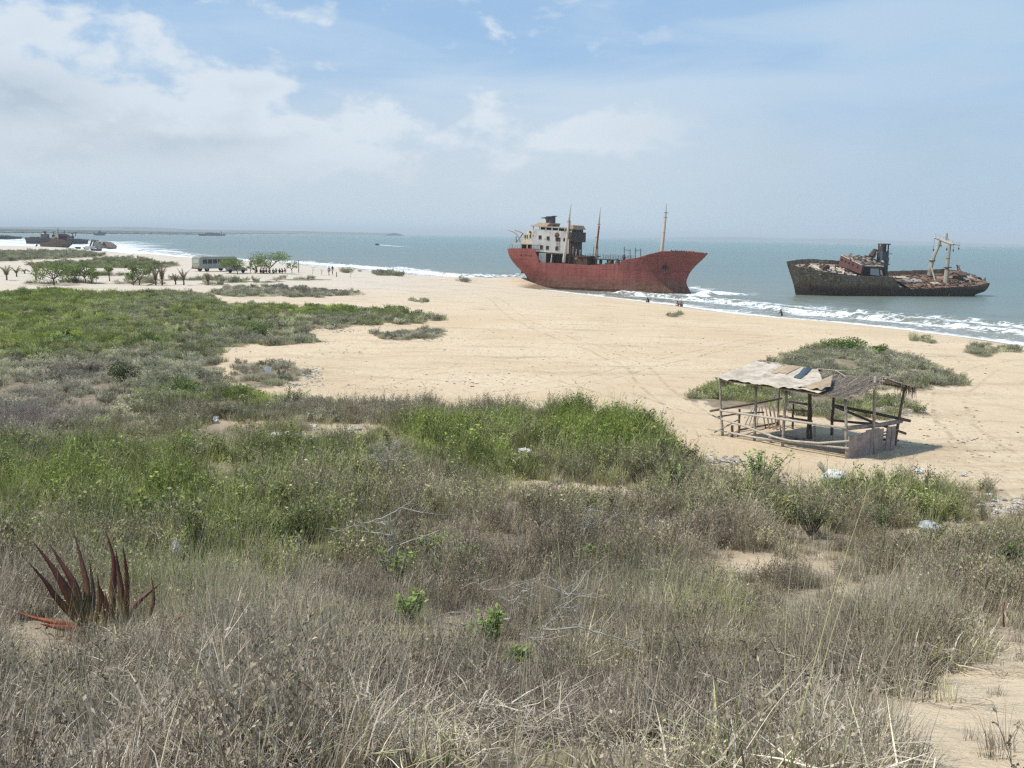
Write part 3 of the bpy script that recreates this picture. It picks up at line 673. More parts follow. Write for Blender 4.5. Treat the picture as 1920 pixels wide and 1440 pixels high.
# ------------------------------------------------------------------ ship materials
def hull_mat(name, main, rust, low, zlow, zband=1.2, streak=.5, dark=(.07, .045, .035), high=None):
    m, t, out = new_mat(name)
    P = t.n('ShaderNodeNewGeometry').outputs['Position']; z = t.n('ShaderNodeSeparateXYZ', {0: P}).outputs[2]
    a = t.noise(P, .28, 7, .62); s1 = t.noise(t.scale(P, (1.7, 1.7, .12)), 1.0, 6, .7); s2 = t.noise(t.scale(P, (5, 5, .22)), 1.0, 5, .7); b2 = t.noise(P, 1.9, 7, .7)
    c = t.mix(t.mr(a, .35, .65), main, tuple(x * .72 for x in main))
    c = t.mix(t.m('MULTIPLY', t.mr(s1, .46, .62), streak), c, rust)
    c = t.mix(t.m('MULTIPLY', t.mr(s2, .54, .70), streak * .75), c, tuple(min(1, x * 1.5 + .07) for x in main))
    s3 = t.noise(t.scale(P, (2.6, 2.6, .10)), 1.3, 6, .75)
    c = t.mix(t.m('MULTIPLY', t.mr(s3, .55, .66), streak * .8), c, tuple(x * .42 for x in rust))
    zz = t.m('ADD', z, t.m('ADD', t.m('MULTIPLY', t.m('SUBTRACT', a, .5), 1.6), t.m('MULTIPLY', t.m('SUBTRACT', s1, .5), 1.6)))
    c = t.mix(t.m('MULTIPLY', t.mr(zz, zlow + zband, zlow), .85), c, t.mix(t.mr(b2, .4, .6), low, tuple(x * .62 for x in low)))
    if high: c = t.mix(t.m('MULTIPLY', t.mr(b2, .50, .62), t.mr(zz, zlow + .4, zlow + 2.2)), c, high)
    c = t.mix(t.m('MULTIPLY', t.mr(b2, .62, .74), .5), c, dark)
    sxy = t.n('ShaderNodeSeparateXYZ', {0: P}).outputs
    def line(v, per, w_): return t.mr(t.m('ABSOLUTE', t.m('SUBTRACT', t.m('FRACT', t.m('DIVIDE', v, per)), .5)), .5 - w_, .5, 0, 1)
    al_ = t.m('ADD', t.m('MULTIPLY', sxy[0], .906), t.m('MULTIPLY', sxy[1], -.423))
    seam = t.m('MAXIMUM', line(z, 1.35, .045), line(al_, 3.6, .02))
    c = t.mix(t.m('MULTIPLY', seam, t.mr(a, .3, .6, .12, .42)), c, tuple(x * .35 for x in rust))
    # long runs of rust under the deck edge, broken by patches
    run = t.m('MULTIPLY', t.mr(t.noise(t.scale(P, (1.1, 1.1, .05)), 1.6, 5, .75), .52, .60), t.mr(b2, .38, .55))
    c = t.mix(t.m('MULTIPLY', run, streak * .85), c, tuple(x * .55 for x in rust))
    b = t.n('ShaderNodeBsdfPrincipled', {'Base Color': c, 'Roughness': .82, 'Specular IOR Level': .2})
    wav = t.m('ADD', t.m('SUBTRACT', t.m('MULTIPLY', b2, .4), t.m('MULTIPLY', seam, .25)), t.m('MULTIPLY', t.noise(t.scale(P, (.9, .9, .5)), .8, 3, .5), 1.0))
    t.t.links.new(t.n('ShaderNodeBump', {'Height': wav, 'Strength': .55, 'Distance': .22}).outputs[0], b.inputs['Normal'])
    t.t.links.new(b.outputs[0], out.inputs[0]); return m
RED = hull_mat('red_oxide_hull', (.320, .094, .078), (.240, .090, .060), (.215, .115, .074), 1.1, 2.0, .55)
GREY = hull_mat('grey_rust_hull', (.20, .150, .100), (.185, .082, .042), (.030, .021, .019), 1.0, 1.5, .95, (.03, .022, .018), (.31, .285, .235))
OLD = hull_mat('old_hull', (.20, .165, .12), (.17, .085, .05), (.15, .13, .10), 1.0, 1.5, .7)
DARKH = hull_mat('dark_hull', (.075, .055, .055), (.085, .05, .04), (.06, .04, .035), .5, 1.0, .5)
def paint_mat(name, base, rust, amt=.35, scale=.9):
    m, t, out = new_mat(name)
    P = t.n('ShaderNodeNewGeometry').outputs['Position']
    a = t.noise(P, scale, 8, .7); s = t.noise(t.scale(P, (3, 3, .25)), 1.0, 5, .7)
    c = t.mix(t.mr(t.noise(P, .5, 4, .6), .35, .65), base, tuple(x * .82 for x in base))
    c = t.mix(t.m('MULTIPLY', t.mr(s, .52, .7), amt), c, rust)
    c = t.mix(t.m('MULTIPLY', t.mr(a, .58, .68), min(1, amt * 2)), c, tuple(x * .7 for x in rust))
    b = t.n('ShaderNodeBsdfPrincipled', {'Base Color': c, 'Roughness': .8, 'Specular IOR Level': .2})
    t.t.links.new(t.n('ShaderNodeBump', {'Height': a, 'Strength': .4, 'Distance': .08}).outputs[0], b.inputs['Normal'])
    t.t.links.new(b.outputs[0], out.inputs[0]); return m
WHITE = paint_mat('weathered_white', (.55, .55, .52), (.22, .14, .09), .6)
CREAM = paint_mat('weathered_cream', (.60, .52, .40), (.30, .17, .09), .4)
BROWN = paint_mat('rusty_brown', (.125, .070, .045), (.085, .04, .025), .7)
TANR = paint_mat('tan_roof', (.42, .29, .17), (.20, .11, .06), .4)
RUST = paint_mat('rust_red', (.19, .085, .055), (.10, .045, .03), .6)
RUSTL = paint_mat('rust_light', (.30, .19, .12), (.16, .08, .045), .8, 1.6)
FUN = paint_mat('funnel_blue', (.085, .095, .115), (.12, .08, .06), .5)
BLACK = simple_mat('dark_opening', [(.012, .011, .011), (.03, .026, .024)], 1.0, .9, bump=0)
DGREY = simple_mat('dark_steel', [(.045, .04, .038), (.11, .075, .055)], 1.5, .75, bump=.2)
PALE = paint_mat('pale_steel', (.42, .38, .31), (.25, .14, .08), .6)
DECKP = paint_mat('pale_deck', (.33, .29, .235), (.16, .10, .065), .9, 1.4)
DECKR = paint_mat('rusty_deck', (.20, .125, .085), (.085, .055, .04), .9, 1.2)
def fr(pts):  # sorted interpolation from traced points
    pts = sorted(pts); X = [p[0] for p in pts]; Y = [p[1] for p in pts]
    return lambda x: float(np.interp(x, X, Y))
def hull_mesh(T, xa, xb, zd, zb, B, us, halfb, nW=10):
    ZREF = max(zd(u) for u in us)
    """u 0..1 from stern end xa(z) to bow end xb(z); both sides, transom and bottom closed"""
    mb = MB(); rows = {}
    for sgn in (-1, 1):
        vs = []; fs = []
        for u in us:
            for k in range(nW + 1):
                w = k / nW; z = zb + (zd(u) - zb) * w
                x = xa(z) + (xb(z) - xa(z)) * u
                vs.append(T(x, sgn * halfb(u, min(1, (z - zb) / (ZREF - zb))) * B, z))
        n = nW + 1
        for i in range(len(us) - 1):
            for k in range(nW):
                q = (i * n + k, (i + 1) * n + k, (i + 1) * n + k + 1, i * n + k + 1)
                fs.append(q if sgn < 0 else q[::-1])
        mb.add(vs, fs)
    # transom
    n = nW + 1; L = []; R = []
    for k in range(n):
        w = k / nW; z = zb + (zd(us[0]) - zb) * w; x = xa(z)
        hw = halfb(us[0], min(1, (z - zb) / (ZREF - zb))) * B; L.append(T(x, -hw, z)); R.append(T(x, hw, z))
    mb.add(L + R, [(k, k + 1, n + k + 1, n + k) for k in range(n - 1)])
    return mb
def deck_mesh(T, xa, xb, zd, B, us, halfb, drop, w=.96, wz=None):
    mb = MB(); vs = []
    for u in us:
        z = zd(u) - drop(u); x = xa(z) + (xb(z) - xa(z)) * u
        for f in (-1, -.5, 0, .5, 1): vs.append(T(x, f * halfb(u, wz(z) if wz else w) * B * .97, z + .06 * (1 - f * f)))
    fs = [(i * 5 + k, (i + 1) * 5 + k, (i + 1) * 5 + k + 1, i * 5 + k + 1) for i in range(len(us) - 1) for k in range(4)]
    return mb.add(vs, fs)
# ------------------------------------------------------------------ the red tanker
A1 = Vector((.906, -.423, 0)); P1 = Vector((.423, .906, 0)); O1 = at(1297, 551)
def S1(x, y, z): return O1 + A1 * x + P1 * y + Vector((0, 0, z))
def T1(px, py, y0=0.0):
    d = ray(px, py); q = CAM + d * (((O1 + P1 * y0 - CAM).dot(P1)) / d.dot(P1)) - O1
    return q.dot(A1), q.z
def W1(px, py, y0=0.0): x, z = T1(px, py, y0); return S1(x, y0, z)
B1 = 4.2
xa1 = fr([(T1(*p)[1], T1(*p)[0]) for p in ((954, 466), (956, 480), (964, 493), (975, 505), (985, 514), (989, 524))] + [(-3, T1(991, 530)[0])])
xb1 = fr([(T1(*p)[1], T1(*p)[0]) for p in ((1327, 476), (1319, 485), (1305, 497.5), (1293.5, 511), (1287.5, 525), (1286.6, 533), (1292.5, 543), (1297, 551))] + [(-3, T1(1297, 551)[0])])
sh = []
for px, py, y0 in ((954, 466.5, 0), (958, 466, -1.8), (970, 465.6, -3.0), (996, 466, -4.0), (1003, 469, -4.2), (1007, 480, -4.2), (1010.5, 491.8, -4.2), (1057, 494, -4.2), (1103, 497, -4.2), (1159.3, 500.3, -4.2), (1160, 494, -4.2), (1164.5, 488.3, -4.2), (1195, 483, -4.1), (1218, 476.5, -3.9), (1241, 471.2, -4.0), (1282, 471.2, -3.2), (1291, 473, -2.8), (1315, 474.5, -1.2), (1327, 476.5, 0)):
    x, z = T1(px, py, y0); sh.append(((x - xa1(z)) / (xb1(z) - xa1(z)), z))
sh.sort(); sh[0] = (0, sh[0][1]); sh[-1] = (1, sh[-1][1])
zd1 = fr(sh)
def hb1(u, w):
    us_ = .12 + .26 * (1 - w) ** 1.3; s = min(1, u / us_)
    st = math.sqrt(max(0, 1 - (1 - s) ** 2)) ** (1 + .8 * (1 - w))
    bt = 1 - (1 - min(1, (1 - u) / .19)) ** 2.5; bl = 1 - (1 - min(1, (1 - u) / .36)) ** 1.45
    wk = .45 + .52 * min(1, max(0, (.955 - u) / .27)); f = min(1, max(0, (w - wk) / (1 - wk)))
    bo = bl + (max(bt, bl) - bl) * f ** .95
    bilge = min(1, .72 + 1.1 * w) if w < .25 else 1
    return max(.012, st * bo * bilge)
def W_1(z): return min(1, (z + 2.2) / (ZM1 + 2.2))
ZM1 = max(z for _, z in sh)
us1 = sorted(set([round(u, 4) for u, _ in sh] + [round(v, 4) for v in np.linspace(0, 1, 61)] + [.005, .015, .03, .985, .994]))
tanker = root('stranded_tanker', (O1 + A1 * -18), 'large red rusty tanker aground on the beach, white bridge aft and three masts', 'ship')
hull = hull_mesh(S1, xa1, xb1, zd1, -2.2, B1, us1, hb1, 16).build('hull', RED, tanker, smooth=False)
mod = hull.modifiers.new('edge', 'SOLIDIFY'); mod.thickness = .12; mod.offset = -1
def drop1(u): return .95 if .165 < u < .69 else .55
deck_mesh(S1, xa1, xb1, zd1, B1, [u for u in us1 if .012 < u < .985], hb1, drop1, .95, W_1).build('deck', DECKR, tanker)
# broken top edge of the bow bulwark, hawse pipe, name, knuckle
mb = MB()
for i in range(16):
    u = .86 + .135 * i / 15; z = zd1(u); x = xa1(z) + (xb1(z) - xa1(z)) * u; y = -hb1(u, W_1(z)) * B1
    s_ = random.uniform(.06, .3); mb.box8([S1(*q) for q in ((x - s_, y - .05, z - .05), (x + s_, y - .05, z - .05), (x + s_, y + .06, z - .05), (x - s_, y + .06, z - .05), (x - s_ * .5, y - .06, z + random.uniform(.05, .3)), (x + s_ * .7, y - .04, z + random.uniform(.02, .22)), (x + s_ * .7, y + .05, z + .1), (x - s_ * .5, y + .05, z + .12))])
mb.islands('torn_bulwark', DGREY, tanker)
def hullpt(px, py):
    y = -2.0
    for _ in range(12):
        x, z = T1(px, py, y); u = (x - xa1(z)) / (xb1(z) - xa1(z)); y = -hb1(min(max(u, 0), 1), W_1(z)) * B1
    return x, y, z
x, y, z = hullpt(1247, 501); mb = MB()
rg = [[S1(x + cos(k * pi / 6) * r * .8, y - d, z + sin(k * pi / 6) * r) for k in range(12)] for r, d in ((.62, .02), (.62, .26), (.36, .28), (.30, .05))]
mb.loft(rg); mb.build('hawse_pipe', DGREY, tanker)
mb = MB()  # anchor stowed in the pipe
mb.tube([S1(x, y - .3, z + .3), S1(x + .1, y - .42, z - .9)], .09, 6); mb.tube([S1(x - .5, y - .45, z - .55), S1(x - .25, y - .45, z - .95), S1(x + .1, y - .42, z - 1.0), S1(x + .45, y - .45, z - .9), S1(x + .7, y - .45, z - .45)], [.05, .1, .12, .1, .05], 6)
mb.build('anchor', DGREY, tanker)
# worn name on the quarter
fc = bpy.data.curves.new('name_text', 'FONT'); fc.body = 'MAWAR'; fc.size = .55; fc.space_character = 1.45; fc.extrude = .02
fo_ = bpy.data.objects.new('name_text', fc); COL.objects.link(fo_)
dg = bpy.context.evaluated_depsgraph_get(); me_t = bpy.data.meshes.new_from_object(fo_.evaluated_get(dg)); bpy.data.objects.remove(fo_)
mb = MB(); x0, y0, z0 = hullpt(975, 479.5)
vs = []
for v in me_t.vertices:
    X = x0 + v.co.x * 1.0
    zz = z0 + v.co.y - .02 * v.co.x; u = (X - xa1(zz)) / (xb1(zz) - xa1(zz)); yy = -hb1(min(max(u, 0), 1), W_1(zz)) * B1
    vs.append(S1(X, yy - .03 - v.co.z, zz))
mb.add(vs, [tuple(p.vertices) for p in me_t.polygons]); mb.build('ship_name', RUST, tanker)
# ---- superstructure: corners read on the starboard side plane
YS = -3.1
x_a, z_a = T1(997.3, 431.5, YS); x_f, _ = T1(1066.5, 436, YS); zr_a = T1(1001, 424.5, YS)[1]; zr_f = T1(1066, 429.5, YS)[1]
trim = (T1(1066, 436.2, YS)[1] - z_a) / (x_f - x_a)
def H1(x, y, z): return S1(x, y + .035 * (z - 5), z + trim * (x - x_a))
YP = 3.0; zdk = 4.2
zhb = T1(1030, 473.5, YS)[1] - trim * (T1(1030, 473.5, YS)[0] - x_a)
house = MB(); house.box(x_a, x_f, YS, YP, zhb, z_a, H1)
HS = house.build('superstructure', WHITE, tanker)
mb = MB(); mb.box(x_f + .003, x_f + .35, YS + .15, YP, zdk, z_a - .25, H1); mb.box(x_f + .003, x_f + .9, YS - .05, YP + .15, z_a - 1.5, z_a - .1, H1)
mb.islands('front_bulkhead', BROWN, tanker)  # shade of the forward face is put into its dark brown colour
mb = MB(); mb.box(x_f + .9, x_f + 1.0, YS - .05, YP + .15, z_a - 1.75, z_a + .15, H1); mb.box(x_f - .6, x_f + .9, YS - .12, YS - .05, z_a - 1.0, z_a + .1, H1); mb.build('bridge_wing', DGREY, tanker)
# bridge band of openings
zb0 = z_a; zb1 = z_a + (zr_a - z_a)
mb = MB(); mb.box(x_a + 1.6, x_f + .5, YS + .35, YP - .3, zb0 + .003, zb1, H1); mb.build('bridge_core', BLACK, tanker)
mb = MB(); nb = 6
xs_ = np.linspace(x_a + .15, x_f + .35, nb + 1)
for i, xx in enumerate(xs_):
    for yy in (YS + .04, YP - .14): mb.box(xx - .13, xx + .13, yy, yy + .12, zb0 + .002, zb1, H1)
for i in range(4): mb.box(x_f + .42, x_f + .52, YS + .6 + i * 1.5, YS + .85 + i * 1.5, zb0 + .002, zb1, H1)
mb.box(x_a + .15, x_f + .3, YS + .04, YS + .12, zb0 + .003, zb0 + .22, H1)
mb.islands('bridge_post', WHITE, tanker)
mb = MB(); mb.box(x_a - .3, x_f - .2, YS - .12, YP + .1, zb1 + .002, zb1 + .2, H1)
RFm = mb.build('bridge_roof', PALE, tanker)
mb = MB(); mb.box8([H1(*q) for q in ((x_f - .3, YS - .15, zb1 + .1), (x_f + 1.0, YS - .15, zb1 - .06), (x_f + 1.0, YP + .1, zb1 - .06), (x_f - .3, YP + .1, zb1 + .1), (x_f - .1, YS + .2, zb1 + .75), (x_f + .6, YS + .2, zb1 + .7), (x_f + .6, YP - .3, zb1 + .7), (x_f - .1, YP - .3, zb1 + .75))])
mb.build('bridge_visor', TANR, tanker)
# canvas-like tan awning at the after end of the roof
xw0 = T1(999, 424, YS)[0]; xw1 = T1(1025, 420, YS)[0]
mb = MB(); zt = zb1 + .2
mb.box8([H1(*q) for q in ((xw0, YS - .1, zt - .05), (xw1, YS - .1, zt + .02), (xw1, YP, zt + .02), (xw0, YP, zt - .05), (xw0 + .9, YS + .3, zt + .62), (xw1 + .4, YS + .3, zt + .66), (xw1 + .4, YP - .4, zt + .66), (xw0 + .9, YP - .4, zt + .62))]); mb.build('awning', TANR, tanker)
# windows
def win(px, py, w, h, mt=BLACK, par=HS, nm='window'):
    x, z = T1(px, py, YS); z -= trim * (x - x_a)
    y = YS - .035
    WORG[par.name] = WORG[tanker.name]
    f = MB()
    for bx in ((x - w / 2 - .07, x - w / 2, z - h / 2 - .07, z + h / 2 + .07), (x + w / 2, x + w / 2 + .07, z - h / 2 - .07, z + h / 2 + .07), (x - w / 2, x + w / 2, z - h / 2 - .07, z - h / 2), (x - w / 2, x + w / 2, z + h / 2, z + h / 2 + .07)):
        f.box(bx[0], bx[1], YS - .06, YS + .05, bx[2], bx[3], H1)
    f.box(x - w / 2, x + w / 2, YS - .012, YS + .05, z - h / 2, z + h / 2, H1, mi=1)
    return f.build(nm, [RUSTL, mt], par)
for px, py, w, h in ((1012, 445, .5, .62), (1027, 446.8, .5, .62), (1045.5, 448.5, .85, .6), (1015, 463.5, .5, .62), (1026, 464.5, .5, .62), (1043.5, 466, .48, .62), (1058, 449.5, .4, .5)): win(px, py, w, h)
mb = MB(); x, z = T1(1045.5, 441, YS); z -= trim * (x - x_a); mb.blob(H1(x, YS - .02, z), (.55, .12, .45), 3, 8, 6, .4); mb.build('rust_patch', RUST, tanker)
x, z = T1(1046, 457, YS); z -= trim * (x - x_a); mb = MB()
for k in (-.28, .28): mb.tube([H1(x + k, YS - .12, z - 1.2), H1(x + k, YS - .12, z + .9)], .035, 5)
for k in range(7): mb.tube([H1(x - .28, YS - .12, z - 1.1 + k * .3), H1(x + .28, YS - .12, z - 1.1 + k * .3)], .025, 4)
mb.build('ladder', BROWN, tanker)
# lower after deckhouse (white, two storeys of small openings)
xq0, zq0 = T1(980.5, 438, -2.4); xq1 = x_a; zq_t = T1(982, 437.5, -2.4)[1]; zq_t2 = T1(993, 429.5, -2.4)[1]; zq_b = T1(981, 458, -2.4)[1]
mb = MB(); mb.box8([S1(*q) for q in ((xq0 - .3, -2.4, zq_b), (xq1, -2.4, zq_b), (xq1, 2.4, zq_b), (xq0 - .3, 2.4, zq_b), (xq0, -2.3, zq_t), (xq1, -2.3, zq_t), (xq1, 2.4, zq_t), (xq0, 2.4, zq_t))])
mb.box8([S1(*q) for q in ((xq0 + .6, -2.2, zq_t + .003), (xq1, -2.2, zq_t + .003), (xq1, 2.2, zq_t + .003), (xq0 + .6, 2.2, zq_t + .003), (xq0 + 1.0, -2.0, zq_t2), (xq1, -2.0, zq_t2), (xq1, 2.0, zq_t2), (xq0 + 1.0, 2.0, zq_t2))])
AH = mb.build('after_deckhouse', CREAM, tanker); WORG[AH.name] = WORG[tanker.name]
for px, py, w, h in ((984.3, 444, .16, .62), (988, 443.5, .16, .62), (994, 443, .2, .6), (993.5, 435, .3, .32)):
    x, z = T1(px, py, -2.4); MB().box(x - w / 2, x + w / 2, -2.44, -2.2, z - h / 2, z + h / 2, S1).build('window', BLACK, AH)
# poop canopy: roof slab on posts with dark interior
xc0, zc = T1(958, 456.5, -2.6); xc1 = T1(1000, 457.5, -3.0)[0]; zpo = T1(975, 466, -3)[1]
mb = MB(); mb.box(xc0, xc1, -2.7, 2.7, zc - .12, zc + .12, S1)
for x in (xc0 + .2, xc0 + 2.2, xc0 + 3.5):
    for y in (-2.65, 2.55): mb.box(x - .12, x + .12, y, y + .12, zpo - .6, zc - .121, S1)
mb.build('poop_canopy', CREAM, tanker)
mb = MB(); mb.box(xc0 + 1.9, x_a + .5, -2.2, 2.2, zpo - .7, zc - .125, S1); mb.build('poop_house', BLACK, tanker)
mb = MB()
for i in range(10):
    x = xc0 - .1 + i * .55; mb.tube([S1(x, -2.9, zpo - .3), S1(x, -2.9, zpo + .55 + .1 * random.random())], .03, 4)
x9 = T1(996, 460, -3.2)[0]
for i in range(9): mb.tube([S1(x9 + i * .27, -3.3, zpo - .5), S1(x9 + i * .27, -3.3, zpo + .75)], .03, 4)
mb.tube([S1(x9, -3.3, zpo + .75), S1(x9 + 2.3, -3.3, zpo + .7)], .035, 4); mb.islands('rail_post', DGREY, tanker)
# boat davits at the stern
for y0, pts in ((-1.2, ((975, 455), (973, 446), (967, 437), (960, 433.5), (953, 432))), (1.2, ((985, 452), (983, 442), (978, 436), (972, 433.5), (965, 431.8)))):
    MB().tube([W1(px, py, y0) for px, py in pts], [.16, .17, .15, .13, .1], 6).build('davit', PALE, tanker)
MB().tube([W1(981, 437, 0), W1(973, 448, 0), W1(969, 453, 0)], .08, 5).tube([W1(967.5, 443, 0), W1(968, 457, 0)], .08, 5).build('davit_brace', DGREY, tanker)
# funnel with a raked cowl
xf0, zf0 = T1(1030, 425, .3); rxf = abs(T1(1041, 415, .3)[0] - T1(1024, 415, .3)[0]) / 2; xfc = (T1(1041, 415, .3)[0] + T1(1024, 415, .3)[0]) / 2; zft = T1(1030, 405.5, .3)[1]
mb = MB(); rg = [[S1(xfc + cos(k * pi / 10) * rxf * s_, .3 + sin(k * pi / 10) * rxf * .8 * s_, z) for k in range(20)] for z, s_ in ((zf0 - .8, 1), (zf0 + .5, 1), (zft - .3, 1.0), (zft, .97))]
mb.loft(rg); FN = mb.build('funnel', FUN, tanker); WORG[FN.name] = WORG[tanker.name]
xcw = T1(1016.5, 407.5, .3)[0]
mb = MB(); mb.box8([S1(*q) for q in ((xcw, -.5, zft - .42), (xfc + rxf, -.75, zft - .02), (xfc + rxf, 1.35, zft - .02), (xcw, 1.1, zft - .42), (xcw + .2, -.5, zft - .3), (xfc + rxf, -.7, zft + .1), (xfc + rxf, 1.3, zft + .1), (xcw + .2, 1.1, zft - .3))])
mb.box8([S1(*q) for q in ((xcw + .9, -.3, zft - .55), (xfc - rxf * .5, -.6, zft - .9), (xfc - rxf * .5, 1.2, zft - .9), (xcw + .9, 1.0, zft - .55), (xcw + .7, -.4, zft - .25), (xfc, -.6, zft - .05), (xfc, 1.2, zft - .05), (xcw + .7, 1.0, zft - .25))]); mb.build('cowl', DGREY, FN)
MB().box(xfc - .15, xfc + .25, -1.05, -.7, zf0 - .2, zf0 + .7, S1).build('funnel_door', BLACK, FN)
# masts
def mast(y0, pts, rad, mt, cross=None):
    o = MB().tube([W1(px, py, y0) for px, py in pts[:2]], rad[:2], 9).build('mast', mt, tanker); WORG[o.name] = WORG[tanker.name]
    MB().tube([W1(px, py, y0) for px, py in pts[1:]], rad[1:], 6).build('topmast', PALE if mt != BROWN else BROWN, o)
    mb = MB()
    for (px, py, w) in cross or (): c = W1(px, py, y0); mb.tube([c - A1 * w, c + A1 * w], .06, 5); mb.tube([c - P1 * w, c + P1 * w], .05, 5)
    if cross: mb.islands('crosstree', DGREY, o)
mast(-3.75, ((1056.8, 492), (1066.7, 416.5), (1069, 397), (1070.9, 381.8)), (.33, .21, .1, .04), CREAM, ((1066.8, 416, .42),))
MB().tube([W1(1064, 446, -3.55), W1(1067.8, 420, -3.55), W1(1068.6, 412, -3.55)], (.18, .2, .08), 6).build('mast_fitting', BROWN, tanker)
mast(0, ((1114.8, 494), (1122.8, 420.7), (1124.5, 404), (1125.8, 389.5)), (.34, .2, .1, .04), CREAM, ((1122.8, 421, .3), (1119.5, 445, .35)))
MB().tube([W1(1118.5, 466, -.35), W1(1123.3, 424, -.3)], (.2, .17), 6).build('mast_fitting', RUST, tanker)
mast(0, ((1240.8, 472), (1247.7, 407.5), (1248.7, 396), (1249.4, 381.5)), (.34, .22, .1, .04), CREAM, ((1247.6, 408, .35), (1249, 399, .4), (1244.8, 436, .3)))
mb = MB()
for px in (1111.5, 1119.3): mb.tube([W1(px, 495, -.8), W1(px + 2.2, 462, -.6)], .05, 4)
mb.islands('shroud_post', DGREY, tanker)
# deck clutter: pump room, catwalk and rails, winches, portal frames
x0, z0 = T1(1064, 488, -2.8); x1 = T1(1101, 488, -2.8)[0]; zt0 = T1(1070, 478, -2.8)[1]; zt1 = T1(1100, 482, -2.8)[1]; zdd = T1(1085, 496, -4)[1] - .6
mb = MB(); mb.box8([S1(*q) for q in ((x0, -2.8, zdd), (x1, -2.8, zdd), (x1, 2.6, zdd), (x0, 2.6, zdd), (x0, -2.8, zt0), (x1, -2.8, zt1), (x1, 2.6, zt1), (x0, 2.6, zt0))]); mb.box(x0 - .1, x1 + .6, -2.95, 2.7, zt1 + .003, zt1 + .16, S1)
PR = mb.build('pump_room', BROWN, tanker); WORG[PR.name] = WORG[tanker.name]
for px, py, w, h, mt in ((1080, 484.5, .55, .5, RUSTL), (1090.5, 485.5, .45, .45, BLACK), (1071, 486, .5, .8, BLACK)):
    x, z = T1(px, py, -2.85); MB().box(x - w / 2, x + w / 2, -2.9, -2.6, z - h / 2, z + h / 2, S1).build('opening', mt, PR)
x0 = T1(1010, 480, -3.3)[0]; x1 = T1(1023.5, 480, -3.3)[0]; zt_ = T1(1016, 474, -3.3)[1]
MB().box(x0, x1, -3.3, -3.1, zdk - .3, zt_, S1).box(x0, x0 + .1, -3.3, 3, zdk - .3, zt_, S1).build('break_bulkhead', paint_mat('grey_panel', (.30, .31, .30), (.2, .12, .08), .3), tanker)
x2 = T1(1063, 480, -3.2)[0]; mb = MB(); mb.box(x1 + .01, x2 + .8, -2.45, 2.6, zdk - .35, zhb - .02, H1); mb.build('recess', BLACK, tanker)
mb = MB(); mb.box(x1 + .01, x2 + .4, -3.4, -2.4, T1(1040, 476.5, -3.2)[1], T1(1040, 475, -3.2)[1], S1)
for i in range(16): xx = x1 + .3 + i * .42; y_ = -2.75 - .5 * random.random(); mb.box(xx, xx + random.uniform(.08, .4), y_, y_ + random.uniform(.1, .3), zdk - .3, zdk + random.uniform(.2, 1.5), S1)
mb.islands('deck_store', BROWN, tanker)
MB().tube([W1(1033, 493, -3.6), W1(1034.7, 477, -3.6)], .13, 6).build('vent_pipe', CREAM, tanker)
for px, py, ph in ((1069.5, 478, 13), (1074, 477, 14), (1080, 477, 9), (1087, 477.5, 8), (1031, 474, 9)):
    MB().tube([W1(px, py + 2, -2.2), W1(px + .4, py - ph * .8, -2.2), W1(px + .7, py - ph, -2.4)], (.09, .09, .15), 6).build('vent_pipe', CREAM, tanker)
mb = MB(); xa_, za_ = T1(1100, 484.5, -.9); xb_, zb_ = T1(1172, 487.5, -.9)
def cz(x): return za_ + (zb_ - za_) * (x - xa_) / (xb_ - xa_)
mb.box8([S1(xa_, -.9, za_ - .16), S1(xb_, -.9, zb_ - .16), S1(xb_, .5, zb_ - .16), S1(xa_, .5, za_ - .16), S1(xa_, -.9, za_), S1(xb_, -.9, zb_), S1(xb_, .5, zb_), S1(xa_, .5, za_)])
for px in (1104, 1113, 1124, 1138, 1146, 1157): x = T1(px, 490, -.9)[0]; mb.box(x - .13, x + .13, -.7, .3, zdk - .4, cz(x) - .161, S1)
CW = mb.build('catwalk', DGREY, tanker); WORG[CW.name] = WORG[tanker.name]
mb = MB(); k = 0
for px in np.arange(1098, 1186, 3.1):
    x, z = T1(px, 486, -.9); z0 = cz(x); hgt = random.uniform(.75, 1.0); l = random.uniform(-.05, .08)
    mb.tube([S1(x, -.88, z0), S1(x + l, -.88, z0 + hgt)], .028, 4)
    if random.random() < .7: mb.tube([S1(x + .1, .45, z0), S1(x + .1 + l, .45, z0 + hgt)], .028, 4)
mb.islands('stanchion', DGREY, CW)
mb = MB()
for i in range(26):
    x = T1(random.uniform(1122, 1160), 490, -2)[0]; y = random.uniform(-3.4, 2.5); r = random.uniform(.08, .3)
    if random.random() < .5: mb.tube([S1(x, y, zdk - .4), S1(x + random.uniform(-.1, .1), y, zdk + random.uniform(.1, 1.2))], r * .6, 6)
    else: mb.tube([S1(x, y - .5, zdk + .3), S1(x, y + .5, zdk + .3)], r, 7)
for y in (-2.2, -1.6, 1.0): mb.tube([S1(T1(1098, 492, y)[0], y, zdk + .1), S1(T1(1160, 495, y)[0], y, zdk - .05)], .12, 6)
mb.islands('cargo_pipe', DGREY, tanker)
for px in (1143.5, 1157): c = W1(px, 494, -2.2); MB().blob(c, (.42, .42, .55), int(px), 8, 6, .2).tube([c - Vector((0, 0, 1)), c + Vector((0, 0, .9))], .12, 6).build('winch', DGREY, tanker)
for (pa, pb, ya, yb) in (((1170, 491), (1181, 492), 463, 467), ((1191, 486), (1201, 488), 464.5, 466)):
    mb = MB(); mb.tube([W1(*pa, -1.2), W1(pa[0] + .5, ya, -1.2)], .07, 5); mb.tube([W1(*pb, -1.2), W1(pb[0] + .6, yb, -1.2)], .07, 5)
    mb.tube([W1(pa[0] + .3, ya + 5, -1.2), W1(pb[0] + .3, yb + 2.6, -1.2)], .05, 5)
    mb.build('portal_frame', DGREY, tanker)
